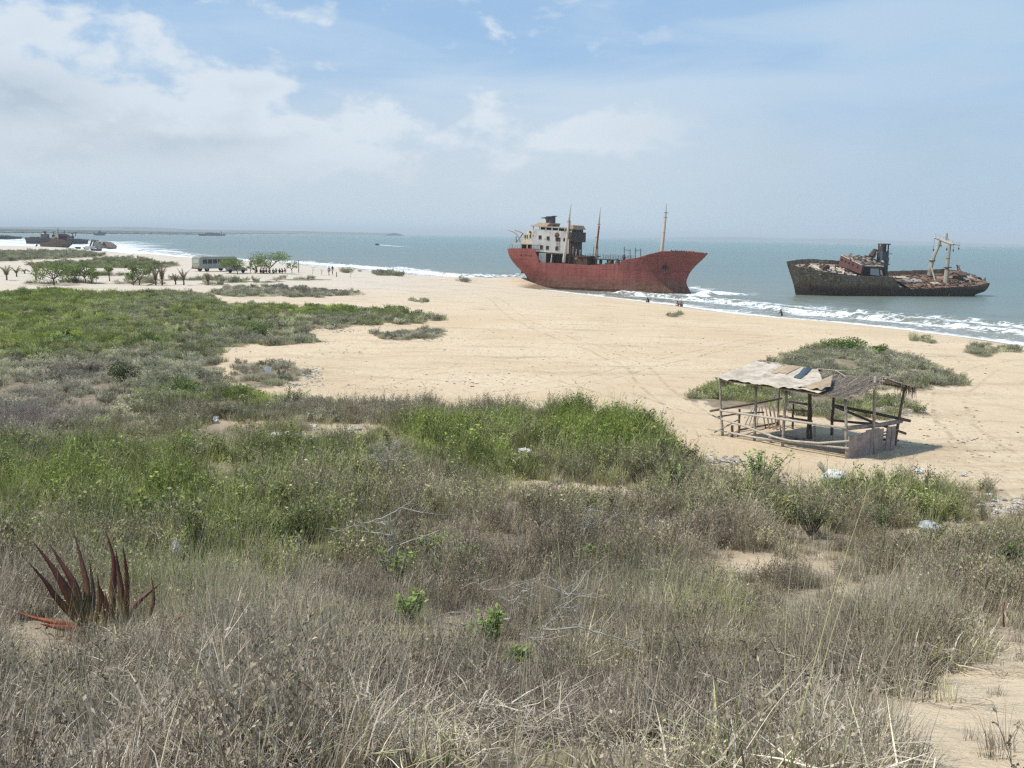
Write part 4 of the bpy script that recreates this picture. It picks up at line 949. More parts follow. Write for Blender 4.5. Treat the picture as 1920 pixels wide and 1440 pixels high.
MB().blob(W1(1170, 483, -1.5), (.35, .35, .55), 5, 8, 6, .2).build('winch', DGREY, tanker)
MB().tube([W1(983, 511, 0), W1(978, 510, 0)], (.1, .25), 6).tube([W1(979, 507, 0), W1(977.5, 512, 0)], .12, 5).build('rudder_stub', DGREY, tanker)
# ------------------------------------------------------------------ the dark wreck in the shallows
A2 = Vector((.97, .243, 0)).normalized(); P2 = Vector((.243, -.97, 0)).normalized(); O2 = at(1493, 553)   # x aft, y toward the beach
def S2(x, y, z): return O2 + A2 * x + P2 * y + Vector((0, 0, z))
def T2(px, py, y0=0.0):
    d = ray(px, py); q = CAM + d * (((O2 + P2 * y0 - CAM).dot(P2)) / d.dot(P2)) - O2
    return q.dot(A2), q.z
def W2(px, py, y0=0.0): x, z = T2(px, py, y0); return S2(x, y0, z)
z2 = lambda a, b: (1440 + a / 4, 400 + b / 4)
xb2 = fr([(T2(*z2(*p))[1], T2(*z2(*p))[0]) for p in ((138, 364), (165, 450), (195, 540), (208, 612))] + [(-3, T2(*z2(215, 640))[0])])
xe2 = fr([(T2(*z2(*p))[1], T2(*z2(*p))[0]) for p in ((1632, 522), (1625, 555), (1595, 585), (1530, 606))] + [(-3, T2(*z2(1480, 620))[0])])
B2 = 3.9
def hb2(u, w):
    lb = .20 + .10 * (1 - w); s = min(1, u / lb); e = min(1, (1 - u) / (.10 + .08 * (1 - w)))
    return max(.012, (1 - (1 - s) ** 1.9) * math.sqrt(max(0, 1 - (1 - e) ** 2)) * (.82 + .18 * w))
def us_of(pts, sgn):
    o = []
    for a, b in pts:
        y0 = 0
        for _ in range(8):
            x, z = T2(*z2(a, b), y0); u = min(max((x - xb2(z)) / (xe2(z) - xb2(z)), 0), 1); y0 = sgn * hb2(u, 1) * B2
        o.append((u, z))
    return o
zn2 = fr(us_of(((138, 366), (180, 385), (230, 402), (380, 430), (600, 462), (720, 472), (932, 476), (962, 500), (985, 552), (1080, 568), (1250, 560), (1400, 552), (1540, 546), (1610, 535), (1632, 524)), 1))
zf2 = fr(us_of(((138, 362), (210, 350), (300, 343), (430, 348), (545, 356), (700, 385), (890, 436), (1000, 431), (1200, 425), (1320, 417), (1480, 436), (1494, 470), (1545, 474), (1610, 490), (1632, 520)), -1))
fwd = lambda u: 1 if u < .535 else 0
us2 = sorted(set([round(v, 4) for v in np.linspace(0, 1, 64)] + [.004, .012, .025, .53, .545, .555, .99, .996]))
wreck = root('rusty_wreck', O2 + A2 * 17, 'dark rusty half-sunk wreck lying in the shallows, collapsed bridge and twin white derrick legs', 'ship')
mb = MB(); mi = MB(); md = MB(); rows = []; nW = 8
for sgn, zt in ((1, zn2), (-1, zf2)):
    vs = []; vin = []
    for u in us2:
        for k in range(nW + 1):
            w = k / nW; z = -2 + (zt(u) + 2) * w; x = xb2(z) + (xe2(z) - xb2(z)) * u
            dent = .25 * (fbm(np.array([x * .35]), np.array([z * .5 + 9 * sgn]), 61)[0] - .5) * w
            vs.append(S2(x, sgn * (hb2(u, w) * B2 + dent), z + (.12 * (random.random() - .5) if k == nW and .05 < u < .95 else 0)))
    n = nW + 1
    fs = [((i * n + k), (i + 1) * n + k, (i + 1) * n + k + 1, i * n + k + 1) for i in range(len(us2) - 1) for k in range(nW)]
    mb.add(vs, fs if sgn > 0 else [f[::-1] for f in fs])
hl = mb.build('hull', GREY, wreck); mod = hl.modifiers.new('edge', 'SOLIDIFY'); mod.thickness = .12; mod.offset = -1
def deckz(u, f):  # f -1 far .. 1 near
    dn = zn2(u) - (.75 if fwd(u) else .05); df = zf2(u) - (.75 if fwd(u) else (.8 if u < .87 else .15))
    return dn * (f + 1) / 2 + df * (1 - f) / 2
def deckx(u, z): return xb2(z) + (xe2(z) - xb2(z)) * u
for lo, hi, nm, mt in ((.02, .535, 'fore_deck', DECKP), (.535, .985, 'after_deck', DECKR)):
    uu = [u for u in us2 if lo <= u <= hi]; vs = []; m7 = 13
    for u in uu:
        for k in range(m7):
            f = -1 + 2 * k / (m7 - 1); z = deckz(u, f); x = deckx(u, z)
            vs.append(S2(x, f * hb2(u, .95) * B2 * .98, z + (.35 * (fbm(np.array([x * .7]), np.array([f * 3.0]), 62)[0] - .5) if 0 < k < m7 - 1 else 0)))
    MB().add(vs, [(i * m7 + k, (i + 1) * m7 + k, (i + 1) * m7 + k + 1, i * m7 + k + 1) for i in range(len(uu) - 1) for k in range(m7 - 1)]).build(nm, mt, wreck)
def dpt(u, f, dz=0): z = deckz(u, f); return S2(deckx(u, z), f * hb2(u, .95) * B2, z + dz)
def slab(u, f, lx, ly, th, rz, tilt, mb):
    c = dpt(u, f, .12); e = Vector((cos(rz), sin(rz), 0)); n_ = Vector((-sin(rz), cos(rz), 0)); slope = (deckz(u, 1) - deckz(u, -1)) / (2 * B2)
    ax = (A2 * e.x + P2 * e.y); ay = (A2 * n_.x + P2 * n_.y); ax = Vector((ax.x, ax.y, slope * e.y + tilt)); ay = Vector((ay.x, ay.y, slope * n_.y)); up = ax.cross(ay).normalized(); up = up if up.z > 0 else -up
    mb.box8([c + ax * (lx * i) + ay * (ly * j) + up * k for k in (0, th) for i, j in ((-.5, -.5), (.5, -.5), (.5, .5), (-.5, .5))])
for u, f, lx, ly, rz, mt in ((.615, -.05, 3.6, 2.0, .1, paint_mat('grey_plate', (.26, .25, .25), (.15, .09, .06), .5)), (.625, -.15, 2.2, 1.6, .2, PALE), (.70, .45, 2.0, 1.2, -.1, PALE), (.72, .05, 2.4, 1.4, .15, RUST), (.80, -.35, 4.4, 2.2, 0, RUSTL), (.90, .1, 3.0, 3.0, .2, DECKP), (.58, -.55, 2.6, .8, .1, CREAM), (.86, .35, 3.0, .25, -.5, PALE)):
    mb = MB(); slab(u, f, lx, ly, .14, rz, random.uniform(-.04, .06), mb); mb.build('hatch_cover', mt, wreck)
mb = MB()
for i in range(120):
    u = random.uniform(.55, .96); slab(u, random.uniform(-.85, .9), random.uniform(.2, 1.3), random.uniform(.1, .6), random.uniform(.04, .22), random.uniform(0, 3.1), random.uniform(-.3, .3), mb); 
mb.build('after_debris', BROWN, wreck)['kind'] = 'stuff'
mb = MB()
for i in range(70): slab(random.uniform(.55, .95), random.uniform(-.8, .9), random.uniform(.3, 1.6), random.uniform(.08, .5), .06, random.uniform(0, 3.1), random.uniform(-.25, .25), mb)
mb.build('after_plates', RUSTL, wreck)['kind'] = 'stuff'
mb = MB()
for i in range(60): slab(random.uniform(.06, .33), random.uniform(-.8, .85), random.uniform(.15, .8), random.uniform(.1, .4), random.uniform(.05, .35), random.uniform(0, 3.1), random.uniform(-.4, .4), mb)
mb.build('fore_debris', BROWN, wreck)['kind'] = 'stuff'
mb = MB()
for i in range(60): slab(random.uniform(.10, .37), random.uniform(-.5, .9), random.uniform(.4, 2.0), random.uniform(.2, .8), .06, random.uniform(0, 3.1), random.uniform(-.25, .25), mb)
mb.build('fore_plates', CREAM, wreck)['kind'] = 'stuff'
for u, f in ((.075, .5), (.16, .1), (.19, -.2)):
    c = dpt(u, f, .3); MB().tube([c - P2 * .5, c + P2 * .5], .38, 8).tube([c - P2 * .65, c - P2 * .5], .5, 8).tube([c + P2 * .5, c + P2 * .65], .5, 8).build('windlass', BROWN, wreck)
# collapsed bridge
zr = lambda a, b: (1560 + a / 13.714, 440 + b / 13.714)
cn = [W2(*zr(745, 1010), 2.7), W2(*zr(1395, 1075), 2.7), W2(*zr(1120, 800), -2.7), W2(*zr(170, 790), -2.7), W2(*zr(800, 800), 2.7), W2(*zr(1330, 815), 2.7), W2(*zr(1010, 560), -2.7), W2(*zr(240, 535), -2.7)]
mb = MB(); mb.box8(cn); mb.build('bridge', BROWN, wreck)
fb = [cn[3], cn[0], cn[4], cn[7]]
nrm = (fb[1] - fb[0]).cross(fb[3] - fb[0]).normalized(); nrm = nrm if nrm.dot(A2) < 0 else -nrm
def q4(q, s_, h_): return (q[0] * (1 - s_) + q[1] * s_) * (1 - h_) + (q[3] * (1 - s_) + q[2] * s_) * h_
mb = MB(); mb.box8([q + nrm * .02 for q in fb[:2]] + [fb[1] + nrm * .14, fb[0] + nrm * .14] + [fb[3] + nrm * .02, fb[2] + nrm * .02, fb[2] + nrm * .14, fb[3] + nrm * .14])
FB = mb.build('bridge_front', paint_mat('faded_red', (.135, .065, .052), (.075, .04, .032), .5), wreck); WORG[FB.name] = WORG[wreck.name]
for s_ in (.10, .27, .43, .60, .82):
    c = [q4(fb, s_ + a_, b_) for a_, b_ in ((-.035, .52), (.035, .52), (.035, .74), (-.035, .74))]
    MB().box8([q + nrm * .1 for q in c] + [q + nrm * .17 for q in c]).build('window', BLACK, FB)
sd4 = [cn[0], cn[1], cn[5], cn[4]]; ns = P2
for (s0, s1, h0, h1, mt, nm) in ((.03, .33, .04, .86, BLACK, 'doorway'), (.36, .72, .0, .72, paint_mat('blue_white_panel', (.40, .43, .45), (.2, .14, .1), .4), 'side_panel'), (.78, .86, .1, .6, CREAM, 'side_panel'), (.9, .97, .05, .8, BLACK, 'doorway')):
    c = [q4(sd4, a_, b_) for a_, b_ in ((s0, h0), (s1, h0), (s1, h1), (s0, h1))]
    MB().box8([q + ns * .004 for q in c] + [q + ns * .09 for q in c]).build(nm, mt, wreck)
rf = [cn[4], cn[5], cn[6], cn[7]]
mb1 = MB(); mb2 = MB()
for i in range(120):
    a_, b_ = random.random(), random.random(); c = q4(rf, a_, b_) + Vector((0, 0, .06)); l = random.uniform(.25, 1.7); w_ = random.uniform(.06, .5); th = random.uniform(0, 3.1)
    ax = (A2 * cos(th) + P2 * sin(th)); ax = Vector((ax.x, ax.y, -.38 * sin(th) + random.uniform(-.25, .3))); ay = (A2 * -sin(th) + P2 * cos(th)); ay = Vector((ay.x, ay.y, -.38 * cos(th)))
    (mb1 if random.random() < .5 else mb2).box8([c + ax * (l * i_) + ay * (w_ * j_) + Vector((0, 0, k_)) for k_ in (0, random.uniform(.03, .16)) for i_, j_ in ((-.5, -.5), (.5, -.5), (.5, .5), (-.5, .5))])
mb1.build('roof_wreckage', DGREY, wreck)['kind'] = 'stuff'; mb2.build('roof_plates', DECKP, wreck)['kind'] = 'stuff'
MB().tube([rf[3], rf[0]], .12, 5).tube([rf[0], rf[1]], .1, 5).build('roof_edge', CREAM, wreck)
# leaning casing and the stack with its frame
mb = MB()
cs = [W2(*zr(990, 560), -.6), W2(*zr(1090, 610), .6), W2(*zr(1180, 430), .6), W2(*zr(1090, 380), -.6)]
mb.tube([W2(*zr(1000, 560), -.5), W2(*zr(1110, 390), -.5)], (.55, .4), 6); mb.tube([W2(*zr(1100, 380), -.4), W2(*zr(1240, 440), -.2)], .16, 5); mb.tube([W2(*zr(1190, 590), .2), W2(*zr(1215, 420), 0)], (.3, .2), 5); mb.tube([W2(*zr(1090, 600), .3), W2(*zr(1130, 500), .2), W2(*zr(1230, 440), 0)], .12, 5)
mb.islands('fallen_casing', DGREY, wreck)
xs0, zs0 = T2(*zr(1230, 700), .5); xs1 = T2(*zr(1390, 700), .5)[0]; zst = T2(*zr(1300, 420), .5)[1]; zsb = T2(*zr(1300, 1000), .5)[1]; zsh = T2(*zr(1300, 245), .5)[1]
mb = MB(); mb.box(xs0, xs1, -.6, 1.2, zsb, zst, S2); mb.build('stack', FUN, wreck)
mb = MB()
for x in (xs0 + .15, (xs0 + xs1) / 2 + .1, xs1):
    for y in (-.4, .9): mb.box(x - .09, x + .09, y - .09, y + .09, zst - .6, zsh - .1, S2)
mb.box(xs0, xs1 + .35, -.55, 1.05, zsh - .1, zsh + .12, S2); mb.box(xs0 + .1, xs0 + .75, -.3, .8, zst, zsh - .3, S2); mb.islands('stack_frame', DGREY, wreck)
mb = MB(); mb.box(xs1 - .1, xs1 + .7, .9, 1.3, T2(*zr(1400, 500), .5)[1], T2(*zr(1400, 480), .5)[1], S2); mb.tube([W2(*zr(1280, 720), 1.4), W2(*zr(1320, 690), 1.4)], .3, 6); mb.islands('stack_fitting', PALE, wreck)
mb = MB()
for a_, b_, c_, d_ in ((1250, 760, 1270, 1060), (1350, 740, 1380, 1060), (1415, 760, 1425, 1065), (1250, 870, 1440, 860), (1330, 770, 1480, 770), (1460, 590, 1440, 760), (1300, 900, 1430, 1050)): mb.tube([W2(*zr(a_, b_), 2.4), W2(*zr(c_, d_), 2.4)], .09, 5)
mb.islands('broken_frame', DGREY, wreck)
# derrick gantry
zg = lambda a, b: (1680 + a / 10.667, 425 + b / 10.667)
mb = MB(); mb.tube([W2(*zg(665, 985), -2.2), W2(*zg(680, 850), -2.2), W2(*zg(725, 690), -2.2), W2(*zg(770, 560), -2.2), W2(*zg(845, 390), -2.2), W2(*zg(880, 285), -2.2)], (.42, .42, .45, .38, .34, .3), 8); GL = mb.build('derrick_leg', PALE, wreck)
mb = MB(); mb.tube([W2(*zg(985, 1160), 1.6), W2(*zg(1005, 980), 1.6), W2(*zg(1025, 800), 1.6), W2(*zg(1050, 560), 1.6), W2(*zg(1075, 360), 1.6)], (.5, .46, .38, .34, .32), 8); mb.build('derrick_leg', PALE, wreck)
mb = MB(); mb.tube([W2(*zg(790, 225), -3.0), W2(*zg(880, 255), -2.2), W2(*zg(1070, 335), 1.6), W2(*zg(1150, 355), 2.6)], (.2, .3, .3, .2), 7); mb.tube([W2(*zg(1140, 350), 2.4), W2(*zg(1275, 368), 3.2)], .12, 5); mb.tube([W2(*zg(775, 240), -3), W2(*zg(810, 200), -3)], .12, 5); mb.islands('derrick_crossbeam', PALE, wreck)
mb = MB(); mb.tube([W2(*zg(1000, 285), 0), W2(*zg(1010, 200), 0), W2(*zg(1020, 125), 0)], (.22, .22, .16), 6); mb.build('derrick_topmast', PALE, wreck)
mb = MB()
tp = [(790, 215), (870, 240), (950, 270), (1040, 310), (1120, 340), (1200, 355), (1270, 365)]
for i, (a_, b_) in enumerate(tp): y_ = -3 + i; mb.tube([W2(*zg(a_, b_), y_), W2(*zg(a_ + 8, b_ - 85 + 6 * i), y_)], .035, 4)
for i in range(6): mb.tube([W2(*zg(tp[i][0] + 8, tp[i][1] - 80 + 6 * i), -3 + i), W2(*zg(tp[i + 1][0] + 8, tp[i + 1][1] - 74 + 6 * i), -2 + i)], .03, 4)
mb.islands('crossbeam_rail', PALE, wreck)
MB().tube([W2(*zg(685, 750), -1.6), W2(*zg(735, 920), -.6), W2(*zg(785, 1095), .6)], .15, 6).build('derrick_boom', PALE, wreck)
for (a_, b_, y_, w_) in ((725, 680, -2.2, .6), (1035, 815, 1.6, .75), (1040, 640, 1.6, .35)):
    c = W2(*zg(a_, b_), y_); MB().tube([c - Vector((0, 0, .08)), c + Vector((0, 0, .08))], w_, 10).build('leg_collar', DGREY, wreck)
for (a_, b_, y_, l) in ((905, 330, -1.8, .5), (1020, 390, .6, .6), (1155, 370, 2.4, 1.0), (1262, 372, 3.1, .65), (768, 240, -3, 2.2)):
    c = W2(*zg(a_, b_), y_); MB().tube([c, c - Vector((0, 0, l))], .03, 4).blob(c - Vector((0, 0, l)), (.14, .14, .22), 3, 7, 5, .1).build('hanging_block', DGREY, wreck)
MB().tube([W2(*zg(1055, 830), 2.2), W2(*zg(1060, 1420), 4.1)], .07, 5).build('hanging_pole', BROWN, wreck)
MB().tube([W2(*zg(830, 1180), 1.4) - P2 * .5, W2(*zg(830, 1180), 1.4) + P2 * .5], .5, 9).build('winch', DGREY, wreck)
MB().tube([W2(*zg(1240, 880), -1.8), W2(*zg(1215, 760), -1.8)], .12, 5).tube([W2(*zg(1290, 880), -1.8), W2(*zg(1225, 765), -1.8)], .09, 5).tube([W2(*zg(1245, 880), -1.5), W2(*zg(1280, 770), -1.5)], .07, 5).build('red_davit', paint_mat('davit_red', (.33, .09, .08), (.2, .06, .05), .3), wreck)
mb = MB(); mb.box8([W2(*zg(1560, 1040), -.8), W2(*zg(1720, 1070), .2), W2(*zg(1720, 1070), .4), W2(*zg(1560, 1040), -.6), W2(*zg(1555, 985), -.8), W2(*zg(1715, 1025), .2), W2(*zg(1715, 1025), .4), W2(*zg(1555, 985), -.6)]); mb.build('stern_plate', DGREY, wreck)
mb = MB(); mb.box8([W2(*zg(1130, 1060), .4), W2(*zg(1410, 1060), .4), W2(*zg(1420, 1000), -2.4), W2(*zg(1170, 1000), -2.4), W2(*zg(1130, 985), .4), W2(*zg(1405, 975), .4), W2(*zg(1415, 905), -2.4), W2(*zg(1160, 920), -2.4)]); mb.build('after_house', BROWN, wreck)
# ------------------------------------------------------------------ distant wrecks and boats
class Plane:
    """vertical frame standing on the water: x from point a towards point b, y away from the viewer"""
    def __init__(s, a, b):
        s.o = Vector(a); s.A = (Vector(b) - s.o); s.A.z = 0; s.L = s.A.length; s.A.normalize(); s.P = Vector((-s.A.y, s.A.x, 0))
        if s.P.y < 0: s.P = -s.P
    def S(s, x, y, z): return s.o + s.A * x + s.P * y + Vector((0, 0, z))
    def T(s, px, py, y0=0.0):
        d = ray(px, py); q = CAM + d * (((s.o + s.P * y0 - CAM).dot(s.P)) / d.dot(s.P)) - s.o
        return q.dot(s.A), q.z
    def W(s, px, py, y0=0.0): x, z = s.T(px, py, y0); return s.S(x, y0, z)
    def box(s, px0, py0, px1, py1, y0, y1, mb=None):
        (x0, z0), (x1, z1) = s.T(px0, py1, y0), s.T(px1, py0, y0)
        return (mb or MB()).box(min(x0, x1), max(x0, x1), y0, y1, min(z0, z1), max(z0, z1), s.S)
def far_ship(label, wa, wb, top, B, mat, name='wrecked_ship', group=None, fine=(.25, .2), rake=(0, 0), zb=-1.5, cat='ship'):
    """wa, wb: waterline ends in the photo; top: deck edge; ends of top give the overhang"""
    F = Plane(at(*wa), at(*wb)); r = root(name, F.S(F.L / 2, 0, 0), label, cat, group)
    x0t, z0t = F.T(*top[0]); x1t, z1t = F.T(*top[-1])
    xa = fr([(zb, 0), (0, 0), (z0t * .5, x0t * .35), (z0t, x0t)]); xb = fr([(zb, F.L), (0, F.L), (z1t * .5, F.L + (x1t - F.L) * .35), (z1t, x1t)])
    pts = []
    for p in top:
        x, z = F.T(*p); pts.append((min(max((x - xa(z)) / (xb(z) - xa(z)), 0), 1), z))
    zd = fr(pts); us = [i / 30 for i in range(31)]
    def hb(u, w):
        a = min(1, u / (fine[0] * (1.3 - .4 * w))); b = min(1, (1 - u) / (fine[1] * (1.3 - .4 * w)))
        return max(.02, (1 - (1 - a) ** 2) * (1 - (1 - b) ** 2) * (.8 + .2 * w))
    hull_mesh(F.S, xa, xb, zd, zb, B, us, hb, 6).build('hull', mat, r)
    deck_mesh(F.S, xa, xb, zd, B, us[1:-1], hb, lambda u: .15).build('deck', DECKR, r)
    return r, F
def zf(a, b): return 30 + a / 9.6, 420 + b / 9.6
# long dark hulk farther out
r, F = far_ship('long dark hulk lying low in the surf behind the big tan wreck', zf(190, 356), zf(1280, 358), [zf(165, 240), zf(330, 250), zf(380, 232), zf(480, 245), zf(640, 265), zf(900, 262), zf(1040, 262), zf(1150, 285), zf(1240, 272), zf(1285, 270)], 6, DARKH, fine=(.12, .1))
for a, b, c, d, m_ in ((370, 232, 490, 250, BROWN), (1000, 215, 1045, 262, DGREY), (1130, 278, 1235, 300, RUST), (560, 180, 600, 250, DGREY)): F.box(*zf(a, b), *zf(c, d), -3, 3).build('deckhouse', m_, r)
MB().tube([F.W(*zf(545, 200)), F.W(*zf(500, 130)), F.W(*zf(540, 150))], .5, 5).tube([F.W(*zf(530, 250)), F.W(*zf(540, 200))], .35, 5).build('crane', DGREY, r)
MB().tube([F.W(*zf(995, 170)), F.W(*zf(1090, 155))], .35, 5).tube([F.W(*zf(1020, 262)), F.W(*zf(1020, 165))], .3, 5).tube([F.W(*zf(1070, 215)), F.W(*zf(1080, 155))], .25, 5).build('mast', DGREY, r)
# big beached wreck seen from the bow quarter
r, F = far_ship('tan and red rust-streaked wreck with tall ruined bridge, largest on the far left beach', zf(440, 470), zf(915, 476), [zf(425, 352), zf(500, 330), zf(620, 315), zf(690, 262), zf(800, 262), zf(900, 280), zf(960, 300), zf(1012, 370)], 5.5, OLD, fine=(.12, .34))
mb = F.box(*zf(650, 195), *zf(920, 275), -3.2, 3.4); mb.build('bridge', BROWN, r)
F.box(*zf(640, 235), *zf(760, 300), -4.0, 1).build('deckhouse', CREAM, r); F.box(*zf(700, 195), *zf(760, 240), -3.4, 0).build('deckhouse', CREAM, r); F.box(*zf(770, 180), *zf(900, 215), -2, 2).build('bridge_top', DGREY, r)
for a, b, c, d in ((790, 215, 850, 240), (860, 225, 905, 250), (700, 250, 740, 270)): F.box(*zf(a, b), *zf(c, d), -4.2 if a < 750 else -3.4, -2).build('window', BLACK, r)
MB().tube([F.W(*zf(757, 200)), F.W(*zf(755, 75))], .14, 5).build('mast', DGREY, r); MB().tube([F.W(*zf(868, 200)), F.W(*zf(875, 115))], .13, 5).build('mast', DGREY, r)
MB().tube([F.W(*zf(665, 200)), F.W(*zf(690, 130))], .1, 5).tube([F.W(*zf(690, 190)), F.W(*zf(660, 140))], .1, 5).build('aerials', DGREY, r)
MB().tube([F.W(*zf(385, 370), -1), F.W(*zf(330, 435), -1)], .35, 6).build('anchor_chain_pipe', DGREY, r)
# tilted grey wreck with legs
r, F = far_ship('grey blocky wreck tilted over on the far beach with leaning frames', zf(1500, 448), zf(1745, 456), [zf(1470, 310), zf(1580, 322), zf(1640, 350), zf(1750, 430)], 4, paint_mat('wreck_grey', (.17, .165, .16), (.14, .09, .06), .6), fine=(.1, .2), zb=-2)
mb = MB(); mb.box8([F.W(*zf(1390, 450), -3), F.W(*zf(1520, 450), -3), F.W(*zf(1520, 450), 3), F.W(*zf(1390, 450), 3), F.W(*zf(1450, 300), -3), F.W(*zf(1590, 325), -3), F.W(*zf(1590, 325), 3), F.W(*zf(1450, 300), 3)]); mb.build('deckhouse', PALE, r)
for a, b, c, d in ((1330, 420, 1370, 285), (1375, 425, 1415, 290), (1330, 415, 1470, 400), (1365, 290, 1480, 305)): MB().tube([F.W(*zf(a, b), -2.5), F.W(*zf(c, d), -2.5)], .4, 6).build('frame_leg', DGREY, r)
for a, b in ((1470, 340), (1540, 345)): MB().tube([F.W(*zf(a, b + 90), -3.2), F.W(*zf(a + 45, b - 10), -3.2)], .5, 5).build('dark_gap', BLACK, r)
# cropped hulk at the far left
r, F = far_ship('low dark hulk in the surf at the left edge of the photo', (5, 448.5), (34, 447.5), [(1, 441.5), (8, 442), (20, 443.5), (35, 443.5)], 5, DARKH, fine=(.15, .15))
F.box(4, 441.3, 9, 443.5, -2, 2).build('deckhouse', BROWN, r); MB().tube([F.W(3, 443), F.W(3.4, 440)], .3, 5).build('mast', DGREY, r)
# bluish vessel off the far shore
r, F = far_ship('small blue-grey vessel standing off the far shore, behind the tilted grey wreck', (180, 441.3), (191.5, 441.3), [(179.5, 438.5), (186, 438.8), (192, 438.3)], 6, FUN, 'moored_ship', fine=(.3, .2))
F.box(182.5, 435.5, 189, 438.8, -4, 4).build('bridge', FUN, r); F.box(184.5, 432.5, 186.5, 435.5, -1, 1).build('mast', FUN, r)
# long ship on the horizon
r, F = far_ship('long low dark ship on the bay with a thin mast near its right end', (374, 442), (421, 442), [(372.3, 438.3), (380, 439), (400, 439.3), (415, 439), (422, 438.2)], 6, DARKH, 'moored_ship', fine=(.1, .1))
F.box(384, 437, 404, 439.4, -4, 4).build('deckhouse', DGREY, r); F.box(388, 436, 394, 437, -3, 3).build('bridge', DGREY, r); MB().tube([F.W(415, 439), F.W(415, 433.5)], .6, 5).build('mast', DGREY, r)
# motor boat under way
r, F = far_ship('small dark motorboat speeding across the bay ahead of its white wake', (704, 459.8), (711, 459.8), [(702.8, 457.4), (706, 458.2), (711.2, 458.2)], 1.1, DARKH, 'motorboat', fine=(.5, .1), zb=-.4, cat='boat')
F.box(706.5, 456.6, 709, 458.4, -.7, .7).build('cabin', DGREY, r)
a = at(712, 460); b = at(775, 464.5); mb = MB(); vs = []
for i in range(24):
    f = i / 23; c = a.lerp(b, f); w = .8 + 1.4 * f; j = .3 * random.random(); vs += [(c.x, c.y - w - j, .12), (c.x, c.y, .42 * (1 - f) + .14), (c.x, c.y + w + j, .12)]
FOAM = simple_mat('foam_white', [(.42, .50, .50), (.78, .80, .80)], .35, .9, bump=.3)
mb.add(vs, [(3 * i + k, 3 * i + 3 + k, 3 * i + 4 + k, 3 * i + 1 + k) for i in range(23) for k in (0, 1)]); o = mb.build('wake', FOAM); tag(o, 'white foam wake trailing right behind the motorboat', kind='stuff')
# small craft drawn up by the far wrecks
def skiff(name, label, p0, p1, top, mt, cabin=None, cmat=WHITE):
    r, F = far_ship(label, p0, p1, top, 1.4, mt, name, fine=(.3, .2), zb=-.4, cat='boat')
    g = F.o.copy(); zz = gz(g.x, g.y)
    r.location.z += max(0, zz - .1)
    MB().box(0 + F.L * .2, F.L * .8, -.5, .5, .5, .62, F.S).build('thwart', DECKP, r)
    if cabin: F.box(*zf(*cabin[:2]), *zf(*cabin[2:]), -1, 1).build('cabin', cmat, r)
    return r
skiff('fishing_boat', 'dark flat-topped boat on the far beach, nearest the tan wreck', zf(1090, 490), zf(1150, 490), [zf(1050, 452), zf(1100, 458), zf(1160, 455)], DARKH)
skiff('fishing_boat', 'dark boat on the far beach between its flat-topped neighbour and the white one', zf(1245, 500), zf(1300, 500), [zf(1205, 458), zf(1250, 462), zf(1310, 462)], DARKH)
skiff('fishing_boat', 'white-cabined boat with a dark hull on the far beach', zf(1370, 525), zf(1515, 520), [zf(1360, 490), zf(1430, 498), zf(1525, 488)], DARKH, (1330, 440, 1425, 492), WHITE)
# ------------------------------------------------------------------ bus and car by the beach trees
GLASS = simple_mat('dark_window', [(.02, .025, .03), (.06, .07, .075)], .8, .15, bump=0, spec=.5)
TYRE = simple_mat('tyre_rubber', [(.018, .017, .016), (.04, .037, .034)], 3, .9, bump=0)
BUSM = simple_mat('bus_paint', [(.25, .27, .205), (.31, .32, .25), (.235, .23, .18)], .8, .5, bump=.05)
BUSL = simple_mat('bus_grey', [(.24, .26, .24), (.32, .33, .31)], .8, .5, bump=.05)
pb = ground_at(375, 509.5); fb_ = Vector((.545, .838, 0)); sb = Vector((.838, -.545, 0))  # bus: x forward (away right), side toward the viewer
def SB(x, y, z): return pb + fb_ * x + sb * y + Vector((0, 0, z))
bus = root('parked_bus', SB(4.5, -1.1, 0), 'pale green and grey bus parked on the sand beside the beach trees', 'bus')
def rrect(x, y0, y1, z0, z1, r=.22, n=3):
    pts = []
    for cx, cy, a0 in ((y1 - r, z1 - r, 0), (y0 + r, z1 - r, 90), (y0 + .05, z0 + .05, 180), (y1 - .05, z0 + .05, 270)):
        rr = r if cy > z0 + .3 else .05
        for k in range(n + 1): a_ = radians(a0 + 90 * k / n); pts.append(SB(x, cx + rr * cos(a_), cy + rr * sin(a_)))
    return pts
L_ = 9.2
mb = MB(); mb.loft([rrect(x, -2.35 + i_, -i_, .55, 2.72 - i_ * .6) for x, i_ in ((-.02, .12), (.08, .02), (.25, 0), (L_ - .3, 0), (L_ - .08, .04), (L_, .15))]); mb.build('body', BUSM, bus)
MB().box(.3, L_ - .3, -.004, .012, .62, 1.38, SB).build('lower_panel', BUSL, bus)
MB().box(.5, L_ - .5, -2.2, -.15, 2.724, 2.82, SB).build('roof_cap', BUSM, bus)
for i in range(7): MB().box(.75 + i * 1.2, 1.75 + i * 1.2, -.03, .02, 1.5, 2.3, SB).build('window', GLASS, bus)
MB().box(-.05, .03, -2.0, -.35, 1.6, 2.35, SB).build('rear_window', paint_mat('dusty_glass', (.40, .42, .36), (.3, .28, .2), .2), bus)
for x in (1.8, 6.9):
    for y in (-.16, -2.2):
        w = MB().tube([SB(x, y - .14, .47), SB(x, y + .14, .47)], .48, 16).build('wheel', TYRE, bus); WORG[w.name] = WORG[bus.name]
        MB().tube([SB(x, y - .16, .47), SB(x, y + .16, .47)], .22, 10).build('rim', BUSL, w)
MB().box(-.14, -.05, -2.3, -.05, .5, .72, SB).build('bumper', DGREY, bus)
for y in (-2.15, -.35): MB().box(-.06, .04, y, y + .18, .85, 1.1, SB).build('tail_light', paint_mat('lamp_red', (.35, .05, .04), (.3, .05, .04), .1), bus)
pc = ground_at(424, 511.5)
